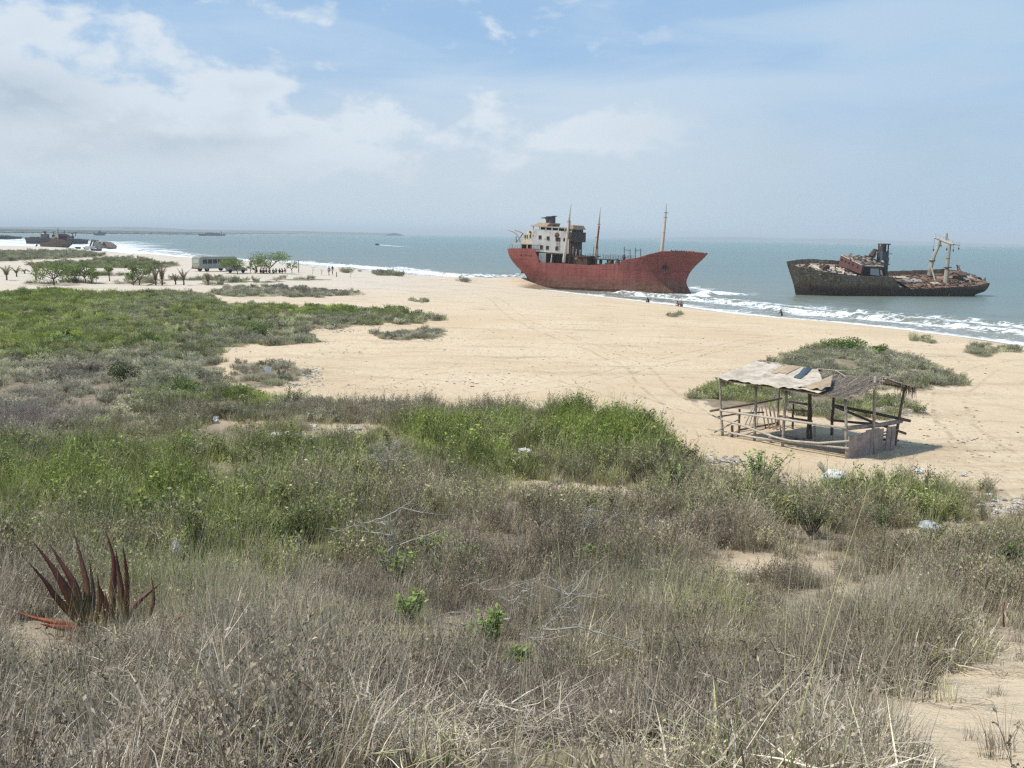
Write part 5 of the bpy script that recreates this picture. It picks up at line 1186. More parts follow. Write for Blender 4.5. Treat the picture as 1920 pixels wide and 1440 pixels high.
def SCx(x, y, z): return pc + Vector((.97, .24, 0)) * x + Vector((-.24, .97, 0)) * y + Vector((0, 0, z))
car = root('parked_car', SCx(1.9, .8, 0), 'white car half hidden under the low acacia next to the bus', 'car')
CARM = simple_mat('car_white', [(.30, .30, .28), (.38, .38, .36)], 1, .35, bump=0, spec=.5)
prof = [(0, .45), (.02, .8), (.25, .92), (.75, .98), (1.2, 1.42), (2.5, 1.45), (3.0, 1.02), (3.75, .9), (3.85, .6), (3.85, .4), (0, .4)]
mb = MB(); mb.loft([[SCx(x, y, z) for x, z in prof] for y in (0, 1.6)]); mb.build('body', CARM, car)
for a_, b_ in ((1.22, 1.8), (1.9, 2.6)): MB().box(a_, b_, -.012, .02, 1.02, 1.34, SCx).build('window', GLASS, car)
for x in (.75, 3.05):
    for y in (.02, 1.58): MB().tube([SCx(x, y - .1, .33), SCx(x, y + .1, .33)], .33, 14).build('wheel', TYRE, car)
# ------------------------------------------------------------------ trees behind the beach
BARK = simple_mat('bark', [(.075, .058, .042), (.16, .13, .10)], 4, .9)
DEADW = simple_mat('dead_wood', [(.30, .27, .23), (.56, .52, .46)], 9, .85)
def leaf_mat(name, cols, transl=.3):
    m, t, out = new_mat(name); c = t.ramp(t.attr('br').outputs['Fac'], cols)
    d = t.n('ShaderNodeBsdfPrincipled', {'Base Color': c, 'Roughness': .55, 'Specular IOR Level': .3}); tr = t.n('ShaderNodeBsdfTranslucent', {0: c})
    t.t.links.new(t.n('ShaderNodeMixShader', {0: transl, 1: d.outputs[0], 2: tr.outputs[0]}).outputs[0], out.inputs[0]); return m
LACA = leaf_mat('acacia_leaf', [(0, (.10, .14, .035)), (.5, (.19, .245, .065)), (1, (.32, .37, .13))], .4)
LBUSH = leaf_mat('bush_leaf', [(0, (.055, .10, .02)), (.5, (.12, .19, .038)), (1, (.24, .31, .08))])
LDARK = leaf_mat('dark_leaf', [(0, (.045, .06, .02)), (.5, (.095, .12, .042)), (1, (.19, .21, .09))])
LBRT = leaf_mat('bright_leaf', [(0, (.10, .17, .025)), (.5, (.20, .31, .05)), (1, (.38, .47, .12))])
LGRY = leaf_mat('grey_leaf', [(0, (.16, .15, .10)), (.5, (.28, .26, .18)), (1, (.42, .39, .29))], .35)
LPALM = leaf_mat('palm_leaf', [(0, (.10, .085, .030)), (.5, (.17, .15, .055)), (1, (.28, .25, .11))])
LDRY = leaf_mat('dry_frond', [(0, (.10, .068, .042)), (.5, (.175, .125, .078)), (1, (.29, .22, .14))], .15)
def leafquad(mb, c, s, aspect=.55, up=.4):
    d = Vector((random.gauss(0, 1), random.gauss(0, 1), random.gauss(0, 1) * .6 + .1)).normalized()
    sd_ = d.cross(Vector((random.gauss(0, 1), random.gauss(0, 1), random.gauss(0, 1) + up))).normalized()
    c = Vector(c); mb.add([c - d * s * .5, c + sd_ * s * aspect * .5, c + d * s * .5, c - sd_ * s * aspect * .5], [(0, 1, 2, 3)], 0, min(1, max(0, random.gauss(.5, .25))))
def acacia(px, py, wpx, hpx, label, lean=0, leaves=1500, lmat=LACA, cpx=None, flat=.46, group='small trees behind the beach'):
    g = ground_at(px, py); k = g.y / FPX; W_, H_ = wpx * k, hpx * k
    cx = g.x + ((cpx - px) * k if cpx is not None else 0)
    r = root('acacia_tree', g, label, 'tree', group)
    tr = MB(); lf = MB(); nb = 6 if W_ > 2 else 4; cl = []
    fork = Vector((g.x + (cx - g.x) * .2 + lean * .2, g.y, g.z + H_ * .24))
    tr.tube([g - Vector((0, 0, .2)), g.lerp(fork, .5) + Vector((.05, 0, 0)), fork], (.11 * H_ / 3, .09 * H_ / 3, .075 * H_ / 3), 6)
    for i in range(nb):
        a_ = 2 * pi * i / nb + random.random() * .7; R_ = W_ * .56 * random.uniform(.35, .85)
        tip = Vector((cx + cos(a_) * R_, g.y + sin(a_) * R_ * .8, g.z + H_ * random.uniform(.40, .86)))
        mid = fork.lerp(tip, .5) + Vector((0, 0, .06 * H_))
        tr.tube([fork, mid, tip], (.06 * H_ / 3, .04 * H_ / 3, .015), 5); cl.append(tip)
        for q in range(2):
            t2 = tip + Vector((random.uniform(-.2, .2) * W_, random.uniform(-.2, .2) * W_, random.uniform(-.05, .1) * H_)); tr.tube([mid, t2], (.03 * H_ / 3, .01), 4); cl.append(t2)
    cl.append(Vector((cx, g.y, g.z + H_ * .88)))
    for c in cl:
        rx = W_ * random.uniform(.16, .27); n = int(1.9 * leaves / len(cl) * random.uniform(.6, 1.4))
        for i in range(n):
            d = Vector((random.gauss(0, 1), random.gauss(0, 1), random.gauss(0, 1))); d = d.normalized() * random.random() ** .4
            leafquad(lf, c + Vector((d.x * rx, d.y * rx, d.z * rx * flat * 1.5)), .21 * random.uniform(.6, 1.4))
    tr.build('trunk', BARK, r); lf.build('crown', lmat, r); return r
acacia(101, 534.5, 74, 44, 'broad green flat-topped tree with forked trunk, leftmost of the row')
acacia(128, 527.5, 22, 30, 'slim dark-stemmed tree touching the broad flat-topped one', leaves=350, lmat=LBUSH)
acacia(141, 529.5, 20, 28, 'thin small-crowned tree just left of two close trunks', leaves=300)
acacia(161, 530.5, 44, 38, 'spreading green tree, left of a pair of trunks standing close together', leaves=800, cpx=153)
acacia(171, 532, 30, 30, 'small green tree, right of a pair of trunks standing close together', leaves=450, cpx=174)
acacia(205, 527, 20, 34, 'thin single-stemmed tree with a sparse light crown', leaves=260)
acacia(261, 534.5, 48, 36, 'wide low green tree with splayed trunks and crown reaching right', leaves=1000, cpx=266)
acacia(250, 535, 18, 38, 'narrow tree whose crown merges with the wide low one on its right', leaves=280, cpx=247)
acacia(446, 513.5, 50, 27, 'green umbrella tree in front of the bus tail and white car', leaves=1100, cpx=434)
acacia(479, 512.5, 30, 30, 'light green tree on the left of the seated group', leaves=500, cpx=483, lmat=LACA)
acacia(506, 512.5, 70, 36, 'largest beach tree, low umbrella crown over the seated group', leaves=1900, cpx=503)
acacia(470, 513, 17, 20, 'small thin tree between the white car and the seated group', leaves=220)
acacia(547, 511.5, 20, 22, 'thin open-crowned tree just right of the seated group', leaves=230)
def bare_sapling(px, py, hpx, label):
    g = ground_at(px, py); h = hpx * g.y / FPX; r = root('bare_sapling', g, label, 'tree', 'leafless saplings on the sand'); mb = MB(); mb2 = MB()
    top = g + Vector((.1, 0, h * .55)); mb.tube([g, top], (.05, .03), 5)
    for i in range(6):
        d = rdir() * h * random.uniform(.2, .4); e = top + d + Vector((0, 0, h * random.uniform(.2, .5))); mb2.tube([top - Vector((0, 0, h * .2 * random.random())), e], (.025, .008), 4)
        for q in range(3): mb2.tube([top.lerp(e, .6), e + Vector((random.uniform(-.2, .2), random.uniform(-.2, .2), random.uniform(-.05, .2)))], (.012, .005), 3)
    mb.build('trunk', DEADW, r); mb2.build('branches', DEADW, r)
for a in ((586, 513.5, 14, 'grey leafless sapling left of the walking pair, farther from them'), (602, 516.5, 12, 'low forked leafless sapling just left of the walking pair'), (657, 520, 14, 'leafless sapling standing alone right of the walking pair'), (180, 530, 18, 'thin dead sapling beside the pair of close trunks')): bare_sapling(*a)
for px, py, h, lb in ((560, 511, 22, 'dark upright post at the right end of the beach trees'), (631, 519, 9, 'short thin stake just right of the walking pair')):
    g = ground_at(px, py); hh = h * g.y / FPX; o = MB().tube([g - Vector((0, 0, .2)), g + Vector((.03, 0, hh * .5)), g + Vector((-.02, 0, hh))], (.09, .08, .07), 7).build('wooden_post', BARK); tag(o, lb, 'post')
def palm(px, py, hpx, label, mt, spread=.6, nf=9, droop=.5, wl=1.0):
    g = ground_at(px, py); H_ = hpx * g.y / FPX; r = root('young_palm', g, label, 'palm', 'young palms in the sand')
    th = H_ * .30; MB().tube([g - Vector((0, 0, .2)), g + Vector((.03, 0, th * .5)), g + Vector((0, 0, th))], (.13, .11, .10), 7).build('trunk', BARK, r)
    for i in range(nf):
        a_ = 2 * pi * i / nf + random.random() * .5; d = Vector((cos(a_), sin(a_), 0)); L = H_ * .80 * random.uniform(.75, 1.15); fm = MB(); p = g + Vector((0, 0, th)); an = random.uniform(.15, .5) * spread; pts = [p.copy()]
        for k in range(8):
            an += droop * random.uniform(.7, 1.3) / 8 * 1.6; p = p + (d * sin(an) + Vector((0, 0, cos(an)))) * (L / 8); pts.append(p.copy())
        fm.tube(pts, [.035 - .003 * k for k in range(9)], 4, br=.3)
        for k in range(1, 9):
            tg = (pts[k] - pts[k - 1]).normalized(); s_ = tg.cross(Vector((0, 0, 1))); s_ = s_.normalized() if s_.length > .01 else Vector((1, 0, 0))
            for sg in (-1, 1):
                for h_ in (0, .33, .66):
                    b_ = pts[k - 1].lerp(pts[k], h_); e = b_ + (s_ * sg * .75 + tg * .75 - Vector((0, 0, .35))) * (L * .26 * (1 - k / 14)) * wl
                    fm.add([b_ - tg * .03, b_ + tg * .04, e], [(0, 1, 2)], 0, random.random())
        fm.build('frond', mt, r)
    return r
for a in ((12.5, 525.5, 30, 'young palm with upright fronds nearest the left edge', LPALM, .7, 9, .5), (31, 519, 22, 'shorter bushy palm second from the left edge', LPALM, .9, 9, .7), (46, 513, 14, 'low brown drooping palm left of the tall arching one', LDRY, 1.6, 8, 1.1),
          (67.5, 525, 46, 'tallest palm, with long arching fronds beside the broad tree', LPALM, .8, 8, .7), (292, 535, 30, 'slim brown palm touching the wide low tree', LDRY, .35, 7, .35), (304, 535, 35, 'tall dry palm with upright fronds right of the wide low tree', LDRY, .4, 8, .3),
          (329, 534, 20, 'stubby dry palm left of a slightly taller one', LDRY, .6, 8, .5), (344.5, 534.5, 29, 'dry palm with frayed crown between a stubby one and the bus', LDRY, .55, 8, .4), (390, 535, 22, 'lone dry palm in front of the bus', LDRY, .45, 8, .35)): palm(*a[:4], a[4], a[5], a[6], a[7])
for a, b, c, d, lb in (((247, 533), (262, 520), .14, .08, 'grey log leaning up beneath the wide low tree'), ((275, 535.5), (291, 531), .12, .07, 'fallen pole lying right of the wide low tree')):
    g = ground_at(*a); e = at_y(*b, g.y + .2); o = MB().tube([g, g.lerp(e, .5), e], (c, c * .8, d), 6).build('fallen_log', BARK); tag(o, lb, 'log')
# ------------------------------------------------------------------ bushes
def bush(px, py, wpx, hpx, label, mt=LBUSH, n=900, ls=.10, name='green_bush', group=None, depth=.7, lobes=7):
    g = ground_at(px, py); k = g.y / FPX; W_, H_ = wpx * k, hpx * k; r = root(name, g, label, 'bush', group); lf = MB(); st = MB()
    for i in range(lobes):
        a_ = random.random() * 6.28; q = sqrt(random.random()) * .36; c = g + Vector((cos(a_) * q * W_, sin(a_) * q * W_ * depth, H_ * random.uniform(.22, .66))); rx = W_ * random.uniform(.16, .27); rz = H_ * random.uniform(.25, .38)
        st.tube([g, g.lerp(c, .5) + Vector((0, 0, .05)), c], (.02, .015, .006), 4)
        for j in range(n // lobes):
            d = Vector((random.gauss(0, 1), random.gauss(0, 1), random.gauss(0, 1))).normalized() * random.random() ** .35
            leafquad(lf, c + Vector((d.x * rx, d.y * rx * depth, max(d.z * rz, -H_ * .4))), ls * random.uniform(.6, 1.4))
    lf.build('foliage', mt, r); st.build('stem', BARK, r); return r
for a in ((1597, 660, 110, 30, 'large dense green bush topping the scrub patch behind the shelter', LBUSH, 2600, .13), (1652, 664, 46, 20, 'lower green bush at the right end of the large one behind the shelter', LBUSH, 900, .12),
          (232, 722, 76, 50, 'dark tangled bush in the middle of the left scrub field', LDARK, 1700, .085), (338, 742, 84, 42, 'rounded fresh green bush right of the dark tangled one', LBUSH, 1900, .08), (488, 632, 56, 34, 'rounded bush on the edge of the scrub above the sandy inlet', LBUSH, 1300, .10),
          (742, 583, 60, 16, 'bright green bush at the right tip of the long scrub strip', LBUSH, 900, .13), (645, 586, 70, 15, 'low dark green bush in the middle of the long scrub strip', LBUSH, 900, .13), (585, 578, 80, 12, 'flat green bush at the left of the long scrub strip', LBUSH, 800, .14),
          (55, 556, 60, 18, 'dark green bush at the far left edge of the scrub field', LBUSH, 800, .14), (272, 553, 60, 14, 'green bush on the far edge of the scrub field', LBUSH, 700, .14), (130, 643, 90, 18, 'low dark green bush on the left of the scrub field', LBUSH, 900, .12), (285, 643, 60, 16, 'small dark green bush in the scrub near the sandy inlet', LBUSH, 700, .11),
          (552, 606, 24, 12, 'small dark bush alone between the scrub strip and the rounded bush', LBUSH, 260, .11)): bush(*a)
for a in ((650, 510, 38, 10, 'olive scrub mound on the beach just right of the walking pair'), (712, 514, 30, 9, 'olive scrub mound on the beach, middle of three near the surf'), (742, 517, 24, 9, 'dark scrub mound on the beach, rightmost of three near the surf'), (868, 528, 32, 9, 'lone scrub mound on the sand left of the red tanker')): bush(a[0], a[1], a[2], a[3], a[4], LGRY, 900, .14, 'scrub_mound', None, .8, 8)
def spike_plant(px, py, hpx, label, n=14):
    g = ground_at(px, py); h = hpx * g.y / FPX; r = root('aloe', g, label, 'plant')
    for i in range(n):
        a_ = 6.28 * i / n + random.random() * .3; mb = MB(); d = Vector((cos(a_), sin(a_), 0)); blade(mb, g, d, h * random.uniform(.8, 1.1), h * .06, random.uniform(.3, 1.0), 4, .4); mb.build('leaf', LDARK, r)
spike_plant(684, 592, 18, 'small spiky dark aloe in the long scrub strip')
# leafy shrub in front of the shelter: stems with leaf pairs
def leafy(px, py, wpx, hpx, label, n=14, ls=.085, mt=None, name='leafy_shrub', dy=0, group=None, spread=1.0):
    g = ground_at(px, py); k = g.y / FPX; W_, H_ = wpx * k, hpx * k; r = root(name, g, label, 'shrub', group); st = MB(); lf = MB()
    for i in range(n):
        a_ = random.random() * 6.28; e = g + Vector((cos(a_) * W_ * .5 * random.random(), sin(a_) * W_ * .35 * random.random(), H_ * random.uniform(.6, 1.0))); m_ = g.lerp(e, .5) + Vector((random.uniform(-.05, .05), random.uniform(-.05, .05), H_ * .08)); pts = [g, m_, e]
        st.tube(pts, (.012 * H_, .009 * H_, .004), 4)
        for q in range(16):
            f = random.uniform(.35, 1); b_ = (g.lerp(m_, f * 2) if f < .5 else m_.lerp(e, f * 2 - 1)); d = (rdir() + Vector((0, 0, random.uniform(-.1, .9)))).normalized(); s_ = d.cross(Vector((random.random() - .5, random.random() - .5, 1))).normalized(); L = ls * random.uniform(.7, 1.3); c = b_ + d * .02
            lf.add([c, c + d * L * .45 + s_ * L * .24, c + d * L - Vector((0, 0, L * .15)), c + d * L * .45 - s_ * L * .24], [(0, 1, 2, 3)], 0, min(1, max(0, random.gauss(.5, .28))))
    st.build('stem', BARK, r); lf.build('foliage', mt or LBRT, r); return r
leafy(1425, 930, 130, 92, 'tall shrub with glossy green leaves in front of the shelter', 34, .13, LBRT)
leafy(1655, 1010, 90, 72, 'green leafy shrub in the grass right below the white sack', 16, .075, LBUSH)
leafy(60, 880, 150, 70, 'dark leafy shrub near the left edge under the purple scrub', 20, .075, LDARK)
leafy(1900, 1075, 70, 70, 'dark green leafy shrub cut by the right edge', 16, .07, LBUSH)
leafy(640, 905, 130, 70, 'shrub with yellowing broad leaves left of the dead twiggy bush', 18, .06, LBRT)
leafy(205, 1010, 110, 80, 'tall green weed rising behind the big aloe', 18, .07, LBUSH)
leafy(1262, 935, 130, 90, 'bushy green shrub on the slope left of the glossy one by the shelter', 26, .08, LBUSH)
leafy(1520, 1010, 130, 80, 'dark green shrub below the glossy one, in front of the shelter', 24, .075, LDARK)
leafy(1335, 985, 100, 70, 'olive shrub in the dry grass below the bushy green one', 18, .07, LBUSH)
leafy(555, 965, 110, 70, 'olive leafy weed left of the forked dead branch', 16, .065, LBUSH)
leafy(1800, 1110, 90, 70, 'small olive shrub left of the one cut by the right edge', 14, .065, LBUSH)
leafy(345, 870, 90, 60, 'leafy weed in the middle of the left grass slope', 12, .06, LBUSH)
for px, py, w_, h_, lb in ((745, 1118, 70, 52, 'bright green sprig, upper left of four among the dead branches'), (770, 1178, 70, 40, 'bright green sprig, second from left, below the first one'), (922, 1232, 60, 46, 'bright green sprig in the middle of the dark hollow'), (975, 1278, 50, 34, 'bright green sprig, lowest and rightmost near the dark hollow'), (812, 1062, 70, 40, 'bright green sprig above the dark hollow, behind the dead branches'), (868, 1085, 30, 30, 'tiny bright green sprig right of the one above the hollow'), (1115, 1062, 50, 24, 'pale green sprig beside the right-hand dead branches')): leafy(px, py, w_ * 1.2, h_ * 2.1, lb, 10, .095, LBRT, 'green_sprig', 0, 'bright green sprigs')
# ------------------------------------------------------------------ the reed shelter
Ls0, Ls1, Ls2 = ground_at(1355, 817), ground_at(1588, 860), ground_at(1677, 835)
E1 = (Ls1 - Ls0); E1.z = 0; SL = E1.length; E1.normalize(); E2 = Vector((-E1.y, E1.x, 0)); SWD = (Ls2 - Ls1).dot(E2)
def SP_(a, b, z):
    q = Ls0 + E1 * a + E2 * b; return Vector((q.x, q.y, gz(q.x, q.y) + z))
def SH(a, b, z, z0=None): q = Ls0 + E1 * a + E2 * b; return Vector((q.x, q.y, ZS + z))
ZS = sum(gz(*(Ls0 + E1 * a + E2 * b).xy) for a in (0, SL) for b in (0, SWD)) / 4
SHL = (Ls0 - CAM).length
def onp(px, py, b):  # point of the photo on the vertical plane at depth b behind the front
    d = ray(px, py); o = Ls0 + E2 * b; t_ = ((o - CAM).dot(E2)) / d.dot(E2); return CAM + d * t_
def ona(px, py, a):
    d = ray(px, py); o = Ls0 + E1 * a; t_ = ((o - CAM).dot(E1)) / d.dot(E1); return CAM + d * t_
def wood(name, lo, hi, s=7):
    m, t, out = new_mat(name); P = t.n('ShaderNodeNewGeometry').outputs['Position']
    f = t.noise(t.scale(P, (1, 1, 1)), s, 7, .65); c = t.mix(t.mr(f, .3, .7), lo, hi); c = t.mix(t.mr(t.noise(P, 40, 3, .6), .5, .75, 0, .5), c, tuple(x * .45 for x in lo))
    b = t.n('ShaderNodeBsdfPrincipled', {'Base Color': c, 'Roughness': .88, 'Specular IOR Level': .2}); t.t.links.new(t.n('ShaderNodeBump', {'Height': f, 'Strength': .5, 'Distance': .03}).outputs[0], b.inputs['Normal']); t.t.links.new(b.outputs[0], out.inputs[0]); return m
GW = wood('grey_wood', (.26, .22, .175), (.45, .40, .335)); DW = wood('dark_wood', (.15, .098, .070), (.26, .19, .14)); LW = wood('pale_pole', (.38, .335, .27), (.56, .51, .44)); PLK = wood('plank_wood', (.25, .20, .18), (.42, .35, .315), 4)
shelter = root('beach_shelter', SP_(SL / 2, SWD / 2, 0), 'open pole-frame shelter with thatched gable roof and low rails on the sand', 'shelter')
def crooked(p, q, r0, r1, nm, mt, amp=.02, n=5, k=7):
    p = Vector(p); q = Vector(q); pts = []
    for i in range(n + 1):
        f = i / n; pts.append(p.lerp(q, f) + Vector((random.uniform(-amp, amp), random.uniform(-amp, amp), random.uniform(-amp, amp) * .5)) * (1 if 0 < i < n else 0))
    return MB().tube(pts, [r0 + (r1 - r0) * i / n for i in range(n + 1)], k).build(nm, mt, shelter, smooth=True)
def post(pxb, pyb, pxt, pyt, b, mt, r=.05):
    q = onp(pxt, pyt, b); p = onp(pxb, pyb, b); p.z = min(p.z, gz(p.x, p.y)) - .15; crooked(p, q, r * 1.12, r * .85, 'post', mt)
post(1355, 818, 1349, 709, 0, GW); post(1414, 828, 1418.5, 722, .05, GW, .055); post(1467, 838, 1475, 728, .05, GW, .055); post(1588, 861, 1585, 744, 0, GW, .055)
post(1459, 800, 1460, 722, SWD, DW); post(1516, 823, 1516.5, 730, SWD * .62, DW, .06); post(1522, 822, 1520, 735, SWD * .64, DW, .04); post(1560, 816, 1563, 732, SWD, DW, .06); post(1677, 836, 1696, 727, SWD, DW, .055)
q = ona(1641, 706, SL); p = ona(1637, 842, SL); p.z -= .15; crooked(p, q, .06, .05, 'post', GW)
post(1372.5, 818, 1373, 797, .1, DW, .06); post(1385, 812, 1386.5, 767, .55, DW, .05); post(1526, 827, 1526.5, 798, SWD * .45, LW, .05); post(1487, 803, 1487.5, 757, SWD * .95, DW, .045)
post(1444, 833, 1443, 812, .25, GW, .07)
R = lambda pts, b, r, nm, mt: MB().tube([onp(px, py, bb) for (px, py), bb in zip(pts, b)], r, 7).build(nm, mt, shelter, smooth=True)
R([(1350, 769.5), (1420, 780), (1500, 791), (1587, 803)], (-.06,) * 4, .045, 'rail', LW)
R([(1353, 786), (1390, 797), (1420, 808), (1450, 819), (1480, 826.5), (1535, 831), (1592, 827)], (-.08, -.1, -.12, -.14, -.14, -.12, -.08), .042, 'rail', LW)
R([(1366, 811), (1420, 821), (1470, 827), (1530, 834), (1591, 841)], (-.07,) * 5, .042, 'rail', LW)
R([(1332, 770.5), (1400, 759), (1465.5, 747)], (-.35, SWD * .5, SWD + .05), .05, 'rail', DW)
R([(1345, 782), (1380, 776), (1432, 773)], (-.05, SWD * .4, SWD * .8), .035, 'rail', DW)
R([(1388, 806), (1420, 800), (1458, 793)], (.6, SWD * .55, SWD), .04, 'rail', DW)
R([(1327, 774.5), (1340, 781), (1358, 788)], (-.3, -.15, .1), .03, 'rail', LW); R([(1326, 804), (1345, 807), (1363, 810)], (-.3, -.2, 0), .025, 'rail', LW); R([(1339, 811), (1362, 799), (1384, 787)], (-.2, 0, .3), .03, 'brace', GW); R([(1334, 816.5), (1370, 828), (1394, 834)], (-.35, -.4, -.4), .018, 'rail', DW)
R([(1475, 752.5), (1516, 758.5)], (SWD, SWD * .7), .045, 'rail', DW); R([(1475, 768), (1517, 771)], (SWD, SWD * .7), .035, 'rail', DW); R([(1460, 780), (1490, 785), (1522, 790)], (SWD, SWD * .85, SWD * .68), .045, 'rail', DW)
R([(1564, 760.5), (1640, 775), (1707, 789.5)], (SWD, SWD + .03, SWD + .06), .06, 'rail', DW); R([(1565, 762), (1635, 791), (1698, 813)], (SWD - .1, SWD * .6, SWD + .05), .05, 'brace', DW); R([(1562, 788), (1600, 792), (1638, 795)], (SWD, SWD * .85, SWD * .6), .05, 'rail', DW)
R([(1582, 803.5), (1650, 797), (1690, 789.5)], (-.05, SWD * .62, SWD + .1), .085, 'beam', PLK)
R([(1644, 819), (1682, 811)], (SWD * .65, SWD), .035, 'rail', DW); R([(1652, 824), (1684, 826)], (SWD * .7, SWD), .04, 'rail', DW)
# plank panel on the right end
mb = MB(); nb = 11
for i in range(nb):
    b0 = -.02 + i * (SWD * .80 / nb); b1 = b0 + SWD * .80 / nb - .012; top = .86 + random.uniform(-.06, .05) if not 4 <= i <= 6 else .95
    j = random.uniform(-.015, .015)
    if i == 8: continue
    mb.box8([SH(SL + j + d, bb, zz) + Vector((0, 0, 0)) for zz in (-.06 + (.06 if i > 8 else 0), top) for d, bb in ((-.02, b0), (.02, b0), (.02, b1), (-.02, b1))])
mb.build('plank_panel', PLK, shelter)
mb = MB(); mb.tube([SH(SL - .05, 0, .25), SH(SL - .05, SWD * .8, .3)], .03, 5); mb.tube([SH(SL - .05, 0, .7), SH(SL - .05, SWD * .8, .72)], .03, 5); mb.islands('panel_batten', GW, shelter)
# roof frame and thatch
RZ = onp(1641, 706, SWD * .5).z - ZS; EZ = onp(1347, 709, -.1).z - ZS; EZr = onp(1593, 745, -.1).z - ZS
RZl = onp(1417, 682, SWD * .5).z - ZS
def roofz(a, f):  # f 0 at front eave, 1 ridge, 2 back eave
    e = EZ + (EZr - EZ) * a / SL; r_ = RZl + (RZ - RZl) * a / SL - .07 * sin(pi * min(max(a / SL, 0), 1)); k = 1 - abs(1 - f)
    return e * (1 - k) + r_ * k - .06 * sin(pi * k)
def roofp(a, f, dz=0): return SH(a, -.18 + f * (SWD + .36) / 2, roofz(a, f) + dz)
for f in (0.02, 1, 1.98):
    MB().tube([roofp(a, f, -.05) for a in np.linspace(-.05, SL + .1, 7)], .04, 6).build('roof_pole', LW if f == .02 else GW, shelter)
for a in np.linspace(0.05, SL + .05, 6): MB().tube([roofp(a, f, -.04) for f in (0, .5, 1, 1.5, 2)], .028, 5).build('rafter', GW, shelter)
THM = leaf_mat('thatch', [(0, (.10, .075, .052)), (.5, (.21, .165, .12)), (1, (.37, .31, .24))], .05)
mb = MB()
na_, nf_ = 24, 13
vs = [roofp(-.05 + (SL + .2) * i / na_, 2 * j / (nf_ - 1), -.012 + .02 * random.random()) for i in range(na_ + 1) for j in range(nf_)]
mb.add(vs, [(i * nf_ + j, (i + 1) * nf_ + j, (i + 1) * nf_ + j + 1, i * nf_ + j + 1) for i in range(na_) for j in range(nf_ - 1)], 0, .25)
for i in range(3600):
    a = random.uniform(-.08, SL + .17); f = random.uniform(.12, 1.0); sgn = random.random() < .72
    f0 = f; f1 = max(f - random.uniform(.25, .6), -.12)
    if not sgn: f0, f1 = 2 - f0, 2 - f1
    da = random.gauss(0, .24); w_ = random.uniform(.004, .013); h0 = random.uniform(.01, .055); br = random.random()
    p, q = roofp(a, f0, h0), roofp(a + da, f1, h0 * .5 + random.uniform(0, .03)); s_ = E1 * w_
    mb.add([p - s_, p + s_, q + s_ * .4, q - s_ * .4], [(0, 1, 2, 3)], 0, br)
mb.build('thatch', THM, shelter)
mb = MB()
for (a, f, n, L) in ((-.05, .06, 40, .32), (1.55, .03, 45, .26), (2.75, .03, 55, .28), (SL + .05, 1.72, 40, .35), (SL + .08, 1.9, 45, .42), (SL + .08, 1.5, 30, .25)):
    for i in range(n):
        p = roofp(a + random.gauss(0, .12), f + random.gauss(0, .02), .0); q = p + Vector((random.gauss(0, .04), random.gauss(0, .04), -L * random.uniform(.4, 1.2))); s_ = E1 * random.uniform(.006, .014); mb.add([p - s_, p + s_, q + s_ * .3, q - s_ * .3], [(0, 1, 2, 3)], 0, random.random() * .6)
mb.build('thatch_fringe', THM, shelter)
mb = MB()
for f0, f1, n in ((.05, 1, 16), (1, 1.95, 14)):
    for i in range(n):
        f = f0 + (f1 - f0) * i / n; c = roofp(SL + .14, f, .02); mb.tube([c - E1 * .16, c + E1 * .10 + Vector((0, 0, random.uniform(-.03, .03)))], random.uniform(.016, .026), 5)
mb.islands('edge_stick', GW, shelter)
# the tarpaulin thrown over the roof
def cloth_mat(name, cols, s=2.2):
    m, t, out = new_mat(name); P = t.n('ShaderNodeNewGeometry').outputs['Position']; f = t.noise(P, s, 7, .65); c = t.ramp(t.mr(f, .3, .7), [(i / (len(cols) - 1), q) for i, q in enumerate(cols)])
    c = t.mix(t.m('MULTIPLY', t.mr(t.noise(P, 4, 7, .72), .50, .68), .55), c, tuple(x * .62 for x in cols[0]))
    b = t.n('ShaderNodeBsdfPrincipled', {'Base Color': c, 'Roughness': .9, 'Specular IOR Level': .15}); t.t.links.new(t.n('ShaderNodeBump', {'Height': t.noise(P, 5, 5, .6), 'Strength': .5, 'Distance': .06}).outputs[0], b.inputs['Normal']); t.t.links.new(b.outputs[0], out.inputs[0]); return m
TARP = cloth_mat('tarp_cloth', [(.36, .30, .23), (.51, .44, .35), (.60, .53, .435)])
def cloth_h(A_, f):
    """height of the tarpaulin's surface over the roof line: creases and loose bulges"""
    n_ = fbm(np.array([A_ * 1.6 + 3.0]), np.array([f * 2.3]), 3.0, 4)[0]; n3 = fbm(np.array([A_ * 2.6 + .8 * f + 3.0]), np.array([f * .7 + A_ * .4]), 8.0, 3)[0]
    big = .15 * max(0, fbm(np.array([A_ * .9 + 9.0]), np.array([f * 1.1]), 4.0, 3)[0] - .40)
    return .045 + .06 * (1 - abs(n3 - .45) * 4.5) + .07 * n_ + big, n_
def drape(a0, a1, f0, f1, na, nf, edge, lift, seed, wr=0.0, shr=0.0):
    vs = []
    for i in range(na + 1):
        for j in range(nf + 1):
            u, v = i / na, j / nf; a1_ = a1 - shr * max(0, min(1, f0 + (f1 - f0) * v)); A_ = a0 + (a1_ - a0) * u; f = f0 + (f1 - f0) * v * edge(u, v)
            h_, n_ = cloth_h(A_, f); rag = .12 * (fbm(np.array([A_ * 5 + seed]), np.array([f * 5]), seed, 3)[0] - .45)
            A_ += rag * (i in (0, na)) * 1.5; f += rag * (j in (0, nf))
            vs.append(roofp(A_, f, h_ + lift + wr * max(0, fbm(np.array([A_ * 3.1 + seed]), np.array([f * 3.3]), seed, 3)[0] - .35)))
    n = nf + 1
    return MB().add(vs, [(i * n + j, (i + 1) * n + j, (i + 1) * n + j + 1, i * n + j + 1) for i in range(na) for j in range(nf)])
